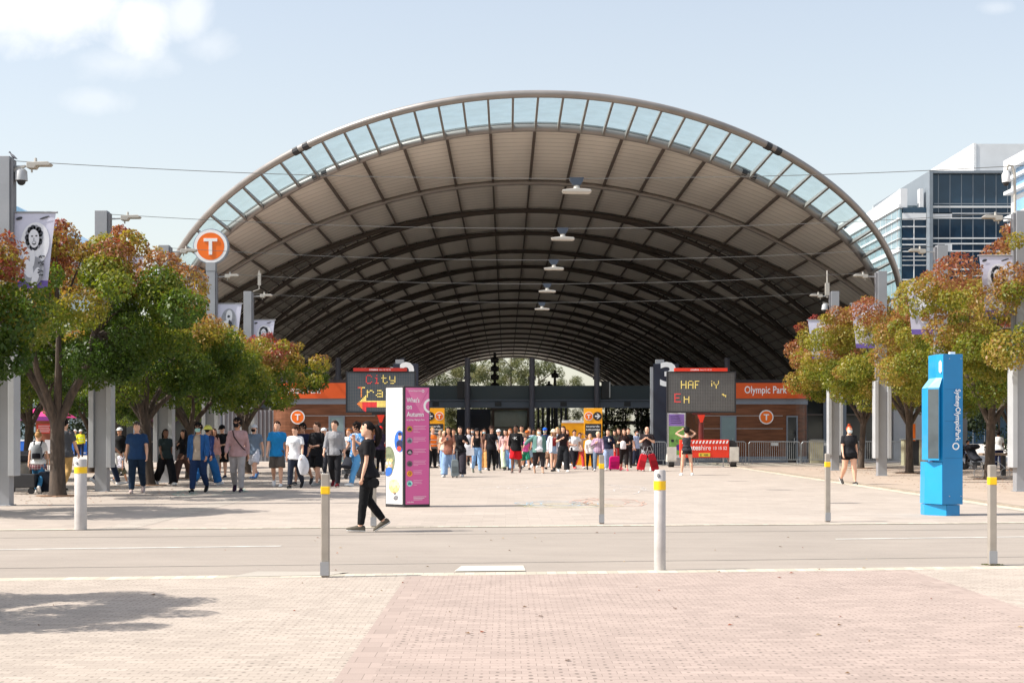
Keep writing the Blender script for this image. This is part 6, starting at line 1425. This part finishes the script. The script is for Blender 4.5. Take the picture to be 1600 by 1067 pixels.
pr('young man in black zip jacket and black shorts with hands joined', 495, 54.5, 1.84, -30, 'w3', 'l', ('short', (70, 48, 34)), ((28, 28, 32), 'hood', -.04), ('shorts', (24, 24, 28)), (150, 150, 146), 1.03, aL=BELLY, aR=BELLYR, turn=-20)
pr('young man in light grey hoodie and black joggers with dark red shoes', 523, 55.5, 1.88, -5, 'w3', 'l', ('short', (56, 42, 34)), ((148, 148, 152), 'hood', -.03), ('long', (36, 36, 40)), (104, 26, 34), 1.0, turn=-25)
pr('young man with curly hair in blue patterned shirt and light blue trousers', 557, 55, 1.86, -40, 'w1', 'm', ('curly', HB), ((60, 130, 190), 'short', -.03), ('long', (92, 156, 208)), (226, 226, 224), 1.02, aL=CHEST, turn=-20, kindt='print')
pr('fair woman in white top holding a pram behind the blue patterned shirt', 545, 46, 1.66, -15, 'st', 'l', ('short', (180, 110, 60)), (WH, 'short', 0), ('long', (190, 180, 170)), WH, 1.1, 1, aL=CHEST, group=G2)
pr('person in red cap and dark clothes behind the walking woman', 594, 42, 1.76, 0, 'st', 'm', ('short', HB), ((50, 40, 60), 'short', 0), ('long', BK), WH, 1., cap=('cap', (220, 40, 36)), group=G2)
pr('person in pale top behind the grey hoodie man', 506, 44, 1.74, 0, 'w1', 'l', ('short', (200, 196, 190)), ((200, 196, 196), 'short', 0), ('long', CH), WH, 1., cap=('cap', WH), group=G2)
pr('person pushing a pram, hidden by the left edge pole', 12, 60, 1.74, 200, 'w1', 'm', ('short', HB), (WH, 'short', -.02), ('shorts', CH), WH, 1., aL=BELLY)
# centre crowd
pr('woman in orange safety vest standing sideways beside the pink pillar', 676, 36, 1.76, 60, 'st', 'l', ('bun', (180, 140, 90)), ((120, 112, 110), 'short', -.02), ('long', BK), BK, 1.12, 1, vest=(255, 130, 50), group=G2)
pr('woman in brown t-shirt and light jeans looking at her phone', 701, 45.5, 1.74, -5, 'w4', 'm', ('long', HB), ((140, 92, 76), 'short', -.05), ('wide', LJ), (226, 222, 220), 1.05, 1, aR=CHESTR, group=G2)
pr('woman in black jumper and charcoal wide trousers with small front bag', 719, 45, 1.76, 6, 'w3', 'l', ('long', HB), ((30, 30, 34), 'hood', -.02), ('wide', (58, 54, 62)), WH, 1.0, 1, aL=('pt', (.16, .0, .66), (.12, -.14, .69)), aR=('pt', (-.16, .0, .66), (-.12, -.14, .69)), sling=BK, group=G2)
pr('woman in black camisole and light blue jeans with dark cap', 745, 41, 1.70, 0, 'w3', 'l', ('long', HB), ((26, 24, 26), 'tank', .07), ('long', (130, 166, 206)), (100, 100, 90), .95, 1, cap=('cap', BK), group=G2)
pr('person in tan trousers and pale mask behind the black camisole woman', 757, 37.5, 1.70, 0, 'st', 'm', ('long', BR), ((90, 60, 50), 'short', 0), ('wide', (210, 160, 100)), WH, .95, 1, mask=(190, 215, 220), group=G2)
pr('young man all in black with crossbody bag', 768, 38.5, 1.80, 8, 'w4', 'l', ('curly', (50, 34, 28)), ((24, 24, 28), 'short', -.04), ('long', (20, 20, 24)), BK, 1.0, sling=CH, group=G2)
pr('man in grey t-shirt and white cap behind the young man in black', 779, 36.5, 1.72, 0, 'w1', 'l', ('short', HB), ((170, 172, 178), 'short', -.02), ('long', (30, 32, 40)), CH, 1., cap=('cap', WH), group=G2)
pr('woman in pink top and pale green wrap trousers', 789, 38, 1.72, 15, 'w2', 'l', ('long', HB), ((222, 180, 178), 'long', 0), ('wide', (214, 224, 190)), (60, 60, 50), .92, 1, aL=BELLY, group=G2)
pr('woman with red brown hair and light jeans behind the black sweatshirt', 797, 38.5, 1.70, 0, 'w3', 'l', ('long', (150, 86, 44)), ((200, 150, 140), 'short', 0), ('wide', (130, 170, 214)), CH, .95, 1, group=G2)
pr('man in black sweatshirt with white CK letters and red shorts', 806, 41, 1.82, 0, 'w4', 'd', ('short', HB), ((24, 24, 26), 'hood', -.04), ('shorts', (214, 30, 40)), (120, 100, 96), 1.05, logo=[('C', -.052, .715, .03, .03, m_letter), ('K', -.022, .70, .065, .058, m_letter)], group=G2)
pr('child in pink and green top with black shorts', 821, 37.5, 1.42, 5, 'w1', 'l', ('short', BR), ((226, 96, 160), 'short', .04), ('shorts', (40, 130, 100)), BK, 1.0, 1, group=G2)
pr('dark haired man behind the pink and green child', 815, 34.5, 1.86, 0, 'st', 'm', ('short', HB), ((190, 160, 130), 'short', 0), ('long', CH), BK, 1.05, group=G2)
pr('man in orange cap and dark top left of the white shirt woman', 824, 35.5, 1.68, -10, 'w2', 't', ('short', HB), ((40, 42, 60), 'short', 0), ('shorts', (150, 180, 200)), WH, 1.05, cap=('cap', (200, 110, 50)), group=G2)
pr('broad woman in white printed t-shirt, open green shirt and black capri leggings', 842, 41.5, 1.70, 0, 'w3', 'l', ('short', BR), ((222, 222, 226), 'short', -.02), ('capri', (46, 42, 44)), (160, 130, 110), 1.32, 1, mask=(210, 230, 232), jacket=(96, 132, 126), aR=('pt', (-.26, .02, .70), (-.33, -.03, .62)), group=G2)
pr('man in pale blue t-shirt with backpack straps', 834, 35, 1.70, 0, 'st', 'd', ('short', HB), ((170, 188, 214), 'short', 0), ('long', CH), WH, 1., group=G2)
pr('man in bright blue cap and navy top', 851.5, 35, 1.80, -6, 'w2', 'l', ('short', BR), ((36, 52, 84), 'long', -.02), ('long', (150, 150, 150)), WH, 1.1, cap=('cap', (30, 100, 210)), mask=(200, 214, 200), group=G2)
pr('woman in white overshirt, red crop top and denim shorts with cream hat', 865, 39.5, 1.68, 0, 'w4', 'l', ('long', (180, 140, 100)), ((170, 62, 62), 'tank', .10), ('brief', (176, 200, 226)), BK, .92, 1, cap=('bucket', (224, 208, 180)), jacket=(226, 224, 230), group=G2)
pr('blond woman behind the red crop top woman', 871, 36.5, 1.76, 0, 'st', 'l', ('long', (196, 160, 110)), ((180, 190, 200), 'long', 0), ('long', (190, 170, 160)), CH, .95, 1, group=G2)
pr('woman in black crop t-shirt and wide black trousers with one hand on her chest', 880, 40, 1.80, 8, 'w3', 'l', ('long', BR), ((36, 26, 30), 'short', .08), ('wide', (36, 38, 42)), WH, .95, 1, aR=CHESTR, turn=-20, group=G2)
pr('man in white t-shirt and black trousers with folded arm', 897.5, 37, 1.70, 30, 'w2', 'm', ('short', HB), (WH, 'short', -.02), ('long', (30, 28, 34)), (200, 60, 60), 1.08, aR=BELLYR, group=G2)
pr('child in beige top and red trousers touching the back of the head', 906, 36.5, 1.58, 15, 'w1', 'm', ('short', BR), ((206, 176, 156), 'short', -.02), ('long', (206, 66, 66)), (226, 220, 214), .95, 1, aL=HEADL, group=G2)
pr('bald person behind the yellow arrow totem edge', 927, 32.6, 1.76, 0, 'st', 'l', ('bald', HB), ((130, 170, 160), 'short', 0), ('long', CH), BK, 1.05, group=G2)
pr('fair child in white top with dark leggings by the yellow totem', 922, 38.0, 1.52, 0, 'w1', 'l', ('short', (200, 150, 110)), ((220, 214, 210), 'long', -.03), ('slim', BK), CH, 1., 1, group=G2)
pr('older woman in purple plaid shirt and grey trousers carrying a grey bag', 934.5, 39, 1.62, -12, 'w2', 'l', ('short', (210, 190, 160)), ((150, 110, 150), 'long', -.03), ('long', (104, 118, 136)), WH, 1.12, 1, aR=CHESTR, kindt='plaid', group=G2)
pr('woman in navy jumper and pale blue jeans holding a white cup', 950, 38, 1.68, -5, 'w4', 'l', ('pony', BR), ((30, 34, 54), 'long', .02), ('wide', (164, 182, 212)), WH, 1.1, 1, aL=CHEST, group=G2)
pr('woman in dark green top beside the magenta suitcase', 966, 37.5, 1.72, 5, 'st', 'l', ('long', BR), ((60, 58, 50), 'short', .02), ('long', (196, 50, 50)), (210, 70, 80), .95, 1, group=G2)
pr('girl in black dress and cropped leggings carrying a white backpack in front', 975, 39, 1.70, 0, 'w3', 'l', ('long', BR), ((40, 26, 26), 'short', 0), ('capri', (34, 28, 28)), (230, 96, 110), .95, 1, aL=BELLY, aR=('pt', (-.15, 0, .66), (-.06, -.14, .70)), group=G2)
pr('woman in black top to the right of the girl with the white backpack', 982, 35.5, 1.74, -20, 'st', 'l', ('short', BR), (BK, 'short', 0), ('long', (34, 30, 34)), BK, .95, 1, group=G2)
pr('person in pale blue shirt and mask leaning on the crowd barrier', 994, 34, 1.66, 40, 'st', 'm', ('short', HB), ((168, 182, 210), 'short', -.02), ('long', (40, 44, 60)), BK, 1.08, mask=(214, 214, 220), aL=('pt', (.22, -.04, .68), (.28, -.14, .68)), group=G2)
pr('bald man in black t-shirt and patterned shorts between two red suitcases', 1011, 39.3, 1.78, 0, 'w4', 'l', ('bald', HB), ((42, 34, 36), 'short', -.03), ('shorts', (70, 72, 76)), (222, 214, 206), 1.15, aR=CHESTR, aL=CHEST, kindb='print', group=G2)
pr('woman seen from behind in black skirt with both hands raised to her dark hair', 1073, 43.5, 1.72, 175, 'sw', 'l', ('curly', HB), ((60, 60, 66), 'tank', 0), ('skirt', BK, .44), WH, 1.0, 1, aL=HEADL, aR=HEADR, group=G2)
pr('masked woman with red hair bun, black t-shirt and black shorts walking alone at right', 1327, 53, 1.74, 5, 'w3', 'l', ('bun', (170, 70, 36)), ((34, 34, 38), 'short', -.03), ('brief', (22, 22, 26)), (66, 64, 62), 1.22, 1, mask=(206, 222, 228), turn=5)
pr('person in white top and dark apron seen from behind beyond the right bench', 1560, 38, 1.62, 160, 'st', 'd', ('curly', HB), (WH, 'short', 0), ('long', (24, 30, 60)), BK, 1.0, 1, jacket=None, group=G2)
pr('person in dark clothes among prams behind the blue pylon at right', 1512, 36, 1.2, 60, 'st', 'm', ('short', HB), ((40, 60, 120), 'short', 0), ('long', BK), WH, 1., kindt='print', group=G2)
fills = [(688, 34, 1.70, 'l', 'long', (180, 150, 110), (150, 120, 100), 'woman with light brown hair behind the phone user in brown', 1), (709, 37, 1.70, 'm', 'short', (60, 40, 30), (200, 170, 140), 'person in sand top between the phone user and the woman in black jumper', 0), (732, 36, 1.80, 'l', 'long', BR, (190, 190, 195), 'woman in grey top behind the black jumper woman', 1), (738, 33.5, 1.80, 'm', 'short', HB, (40, 40, 46), 'masked man in black at the back left of the crowd', 0), (827, 33, 1.78, 'l', 'short', (90, 66, 46), (120, 90, 60), 'man in brown top at the back of the crowd centre', 0), (842, 33, 1.74, 'l', 'long', (170, 130, 90), (210, 210, 214), 'fair woman in white at the back of the crowd', 1), (886, 33.5, 1.72, 'l', 'long', (120, 60, 40), (150, 60, 56), 'woman with auburn hair and dark red top at the back right', 1), (753, 34, 1.66, 'm', 'short', HB, (70, 50, 80), 'person in plum top behind the tan trousers', 0), (790, 33.5, 1.74, 'm', 'short', HB, (60, 60, 66), 'man in charcoal at the back between pink top and white cap', 0), (960, 34, 1.7, 'l', 'long', HB, (34, 30, 30), 'woman in black behind the navy jumper woman', 1), (694, 38, 1.6, 'l', 'short', (220, 190, 160), (214, 190, 170), 'fair child half hidden behind the phone user', 0), (860, 37, 1.5, 'l', 'short', BR, (150, 170, 190), 'child in pale blue half hidden behind the cream hat', 0)]
for i, (x, s_, H_, k_, hk, hc_, tc_, lab, fm) in enumerate(fills):
    pr(lab, x, s_, H_, (i*37) % 40-20, ('w1', 'st', 'w2')[i % 3], k_, (hk, hc_), (tc_, 'short', 0), (('long', 'wide', 'shorts')[i % 3], (CH, LJ, (120, 90, 70))[i % 3]), (WH, BK)[i % 2], 1., fm, group=G2, vox=.024, mask=(200, 214, 220) if i == 3 else None)
# ---------------------------------------------------------------- carried things
def w2(px, s, z=0., dy=0.): return ((px-VX)/s, F/s+dy, z)
# headset-like round black bag in the near woman's hand
hand = near.matrix_basis
nm_ = Matrix.Rotation(R_(-86), 4, 'Z'); hp = Vector(near.location)+nm_ @ near_arms['L'][2]
mb = MB(); mb.prism([(-.15, -.075), (-.10, -.10), (.08, -.10), (.145, -.055), (.155, .03), (.12, .10), (.03, .12), (-.06, .08), (-.15, .0)], (.12, -.035, -.03), (1, 0, 0), (0, 0, 1), (0, .07, 0))
o = one('handbag', 'rounded black bag held by the walking woman', 'bag', mb, cloth((22, 22, 24)), bevel=.02); o.location = hp+Vector((.06, .02, -.07)); o.scale = (.72, .8, .72)
# backpack on the woman from behind
def backpack(par_root, Tf, H, rz, lab, c1, c2):
    root = thing('backpack', lab, 'backpack', tuple(par_root.location), None, R_(rz)); mb = MB()
    K = [(.56, .075, .035), (.57, .085, .045), (.66, .088, .05), (.73, .080, .045), (.775, .058, .034), (.79, .03, .02)]
    mb.loft([(Tf((0, .115*H, z*H)), (w_*H, 0, 0), (0, d_*H, 0)) for z, w_, d_ in K], 14); b = mb.build('bag_body', cloth(c1), root, smooth=True)
    mb = MB(); mb.loft([(Tf((0, .158*H, z*H)), (w_*H, 0, 0), (0, .022*H, 0)) for z, w_ in ((.575, .055), (.58, .065), (.64, .065), (.655, .055))], 12); mb.build('front_pocket', cloth(c2), root, smooth=True)
    for sd in (-1, 1):
        mb = MB(); mb.tube([Tf((sd*.05*H, .09*H, .77*H)), Tf((sd*.058*H, .02*H, .85*H)), Tf((sd*.068*H, -.07*H, .79*H)), Tf((sd*.085*H, -.05*H, .68*H)), Tf((sd*.08*H, .06*H, .60*H))], .011*H, 6); mb.build('strap', cloth(c2), root)
backpack(bp, bpT, 1.60, 186, 'grey backpack with black pocket worn by the fair haired woman', (124, 128, 132), (26, 26, 32))
# plaid shirt tied at her waist
root = thing('tied_shirt', 'red and white plaid shirt tied round the waist of the backpack wearer', 'shirt', tuple(bp.location), None, R_(186)); H = 1.6; mb = MB(); vs = []; n = 18
for i, (z, w_) in enumerate(((.60, .094), (.52, .115), (.45, .13), (.40, .135))):
    for j in range(n+1):
        a = R_(-20)+R_(220)*j/n; q = 1+.05*sin(j*2.1)*(i > 0); vs.append(bpT((w_*H*q*cos(a), w_*.82*H*q*sin(a), (z-.012*sin(j*1.7)*(i == 3))*H)))
mb.add(vs, [(i*(n+1)+j, i*(n+1)+j+1, (i+1)*(n+1)+j+1, (i+1)*(n+1)+j) for i in range(3) for j in range(n)]); o = mb.build('plaid_cloth', cloth((120, 60, 70), 'plaid'), root, smooth=True); sm = o.modifiers.new('t', 'SOLIDIFY'); sm.thickness = .012
mb = MB(); mb.tube([bpT((.09*H, -.05*H, .60*H)), bpT((.0, -.10*H, .59*H)), bpT((-.09*H, -.05*H, .60*H))], .014, 6); mb.build('knot', cloth((120, 60, 70), 'plaid'), root)
# white jacket carried by the boy
mt_ = Matrix.Rotation(R_(-8), 4, 'Z'); wp = Vector(b14.location)+mt_ @ a14['L'][2]
mb = MB(); mb.loft([((0, 0, .06), (.05, 0, 0), (0, .04, 0)), ((.03, 0, -.05), (.12, 0, 0), (0, .07, 0)), ((.04, .0, -.22), (.17, 0, .02), (0, .08, 0)), ((.05, 0, -.38), (.15, 0, -.03), (0, .07, 0)), ((.02, 0, -.52), (.07, 0, 0), (0, .04, 0))], 14)
rj = random.Random(4); mb.v = [(x+rj.uniform(-.012, .012), y+rj.uniform(-.012, .012), z+rj.uniform(-.02, .02)) for x, y, z in mb.v]
o = one('jacket', 'crumpled white jacket hanging from the hand of the boy in white', 'jacket', mb, cloth((214, 216, 224)), smooth=True); o.location = wp; d = o.modifiers.new('s', 'SUBSURF'); d.levels = 1; d.render_levels = 1
# suitcases
def case(px, s, w_, h, col, lab, tilt=0, rz=0, dy=-.2, z=0):
    root = thing('suitcase', lab, 'suitcase', w2(px, s, z, dy), None, 0); root.rotation_euler = (0, R_(tilt), R_(rz)); mb = MB()
    P = [(-w_/2, .07), (-w_/2+.04, .05), (w_/2-.04, .05), (w_/2, .09), (w_/2*.92, h-.1), (w_/2*.8, h-.02), (w_/2*.5, h), (-w_/2*.5, h), (-w_/2*.8, h-.02), (-w_/2*.92, h-.1)]
    mb.prism(P, (0, -.13, 0), (1, 0, 0), (0, 0, 1), (0, .26, 0)); mb.build('shell', cloth(col), root, bevel=.02)
    mb = MB(); mb.bb(-w_*.35, w_*.35, -.145, -.132, h*.3, h*.62); mb.build('front_pocket', cloth(tuple(int(c*.8) for c in col)), root)
    mb = MB(); mb.tube([(-.07, 0, h), (-.07, 0, h+.3), (.07, 0, h+.3), (.07, 0, h)], .011, 6); mb.build('handle', m_galv, root)
    for e in (-1, 1):
        mb = MB(); mb.tube([(e*(w_/2-.06)-.02, 0, .035), (e*(w_/2-.06)+.02, 0, .035)], .035, 10); mb.build('wheel', m_dark, root)
case(960.5, 38.5, .50, .58, (206, 24, 110), 'magenta soft suitcase standing beside the woman in dark green', 0)
case(999, 39.3, .30, .70, (205, 40, 52), 'red suitcase pulled on the left side of the bald man', 14)
case(1024, 39.3, .30, .72, (150, 22, 36), 'dark red suitcase pulled on the right side of the bald man', -16)
case(711, 46, .26, .62, (120, 130, 134), 'narrow grey suitcase wheeled by the phone user in brown', 0, dy=-.15)
case(67, 63, .34, .55, (30, 36, 48), 'dark suitcase beside the backpack wearer', 0, dy=.2)
mb = MB(); mb.bb(-.35, .35, -.2, .2, .16, .5); 
root = thing('luggage_trolley', 'black luggage box on wheels left of the backpack wearer', 'trolley', w2(36, 63))
mb.build('black_box', m_dark, root, bevel=.02)
for e in (-1, 1): mb = MB(); mb.tube([(e*.25, -.16, .08), (e*.25, -.12, .08)], .08, 10); mb.build('wheel', m_dark, root)
# white shopping bag, cup, white backpack
mb = MB(); mb.prism([(-.16, 0), (.16, 0), (.15, .26), (-.15, .26)], (0, -.04, 0), (1, 0, 0), (0, 0, 1), (0, .08, 0)); mb.tube([(-.06, 0, .26), (-.04, 0, .36), (.04, 0, .36), (.06, 0, .26)], .006, 5)
o = one('shopping_bag', 'white paper bag hanging between the jumper woman and the camisole woman', 'bag', mb, cloth((224, 224, 230))); o.location = w2(734, 44, .72, -.1)
mb = MB(); mb.tube([(0, 0, 0), (0, 0, .12), (0, 0, .13)], [.03, .042, .04], 12); o = one('drink_cup', 'white cup held by the woman in navy jumper', 'cup', mb, m_white); o.location = w2(951, 38, 1.16, -.28)
mb = MB(); mb.loft([((0, 0, 0), (.10, 0, 0), (0, .05, 0)), ((0, 0, .04), (.12, 0, 0), (0, .07, 0)), ((0, 0, .25), (.11, 0, 0), (0, .06, 0)), ((0, 0, .32), (.06, 0, 0), (0, .03, 0))], 12); o = one('front_backpack', 'small white backpack held in front by the girl in black dress', 'backpack', mb, cloth((226, 222, 224)), smooth=True); o.location = w2(973, 39, .88, -.25)
def phone(px, s, z, dy, lab):
    mb = MB(); mb.box((0, 0, 0), (.075, .01, .15)); o = one('phone', lab, 'phone', mb, m_dark, bevel=.004); o.location = w2(px, s, z, dy); o.rotation_euler = (R_(-50), 0, 0)
phone(699.5, 45.5, 1.31, -.30, 'phone held up by the woman in brown t-shirt')
phone(890, 40, 1.33, -.27, 'phone near the chest of the black crop t-shirt woman')
# prams
def pram(px, s, lab, rz, col=(40, 42, 50)):
    root = thing('pram', lab, 'pram', w2(px, s), 'prams on the plaza', R_(rz))
    mb = MB(); mb.tube([(-.25, .35, .12), (-.24, 0, .5), (-.23, -.35, .95), (.23, -.35, .95), (.24, 0, .5), (.25, .35, .12)], .016, 6); mb.tube([(-.25, -.3, .14), (-.24, 0, .5)], .016, 6); mb.tube([(.25, -.3, .14), (.24, 0, .5)], .016, 6); mb.tube([(-.25, -.3, .14), (.25, -.3, .14)], .012, 6); mb.build('frame', m_dark, root)
    mb = MB(); mb.loft([((0, .3, .42), (.19, 0, 0), (0, .03, .06)), ((0, .1, .48), (.22, 0, 0), (0, .04, .14)), ((0, -.1, .6), (.22, 0, 0), (0, .1, .16)), ((0, -.2, .8), (.2, 0, 0), (0, .12, .08))], 12); mb.build('seat', cloth(col), root, smooth=True)
    mb = MB(); P = [(-.30, 0), (-.26, .16), (-.12, .27), (.05, .28), (.2, .18), (.1, .1), (-.1, .05)]; mb.prism([(a, b) for a, b in P], (-.23, -.05, .78), (0, 1, 0), (0, 0, 1), (.46, 0, 0)); mb.build('hood', cloth((30, 30, 36)), root, bevel=.03)
    mb = MB(); mb.box((0, -.02, .26), (.4, .4, .14)); mb.build('basket', cloth((80, 82, 86)), root, bevel=.02)
    for (x, y) in ((-.27, -.3), (.27, -.3), (-.25, .37), (.25, .37)):
        mb = MB(); mb.tube([(x-.02, y, .12), (x+.02, y, .12)], .12, 16); mb.build('wheel', m_dark, root)
pram(546, 48, 'black pram behind the blue patterned shirt man', 160); pram(34, 61.5, 'black and cream pram pushed at the left edge', 10, (150, 146, 138)); pram(1496, 37, 'dark pram behind the blue pylon', 60); pram(1522, 38, 'dark pram beside the person in blue print', 200)
# bicycle stand loops by the right thin post
mb = MB()
for e in (-1, 1): mb.tube([(e*.45+.16*cos(a), 0, .17+.16*sin(a)) for a in [2*pi*i/20 for i in range(21)]], .012, 6)
mb.tube([(-.45, 0, .33), (-.2, 0, .55), (.2, 0, .55), (.45, 0, .33)], .014, 6); mb.tube([(-.2, 0, .55), (-.25, 0, 1.0)], .014, 6)
o = one('scooter_frame', 'thin pale two-wheeled scooter leaning by the second right trunk', 'scooter', mb, m_galv); o.location = w2(1550, 46.5)
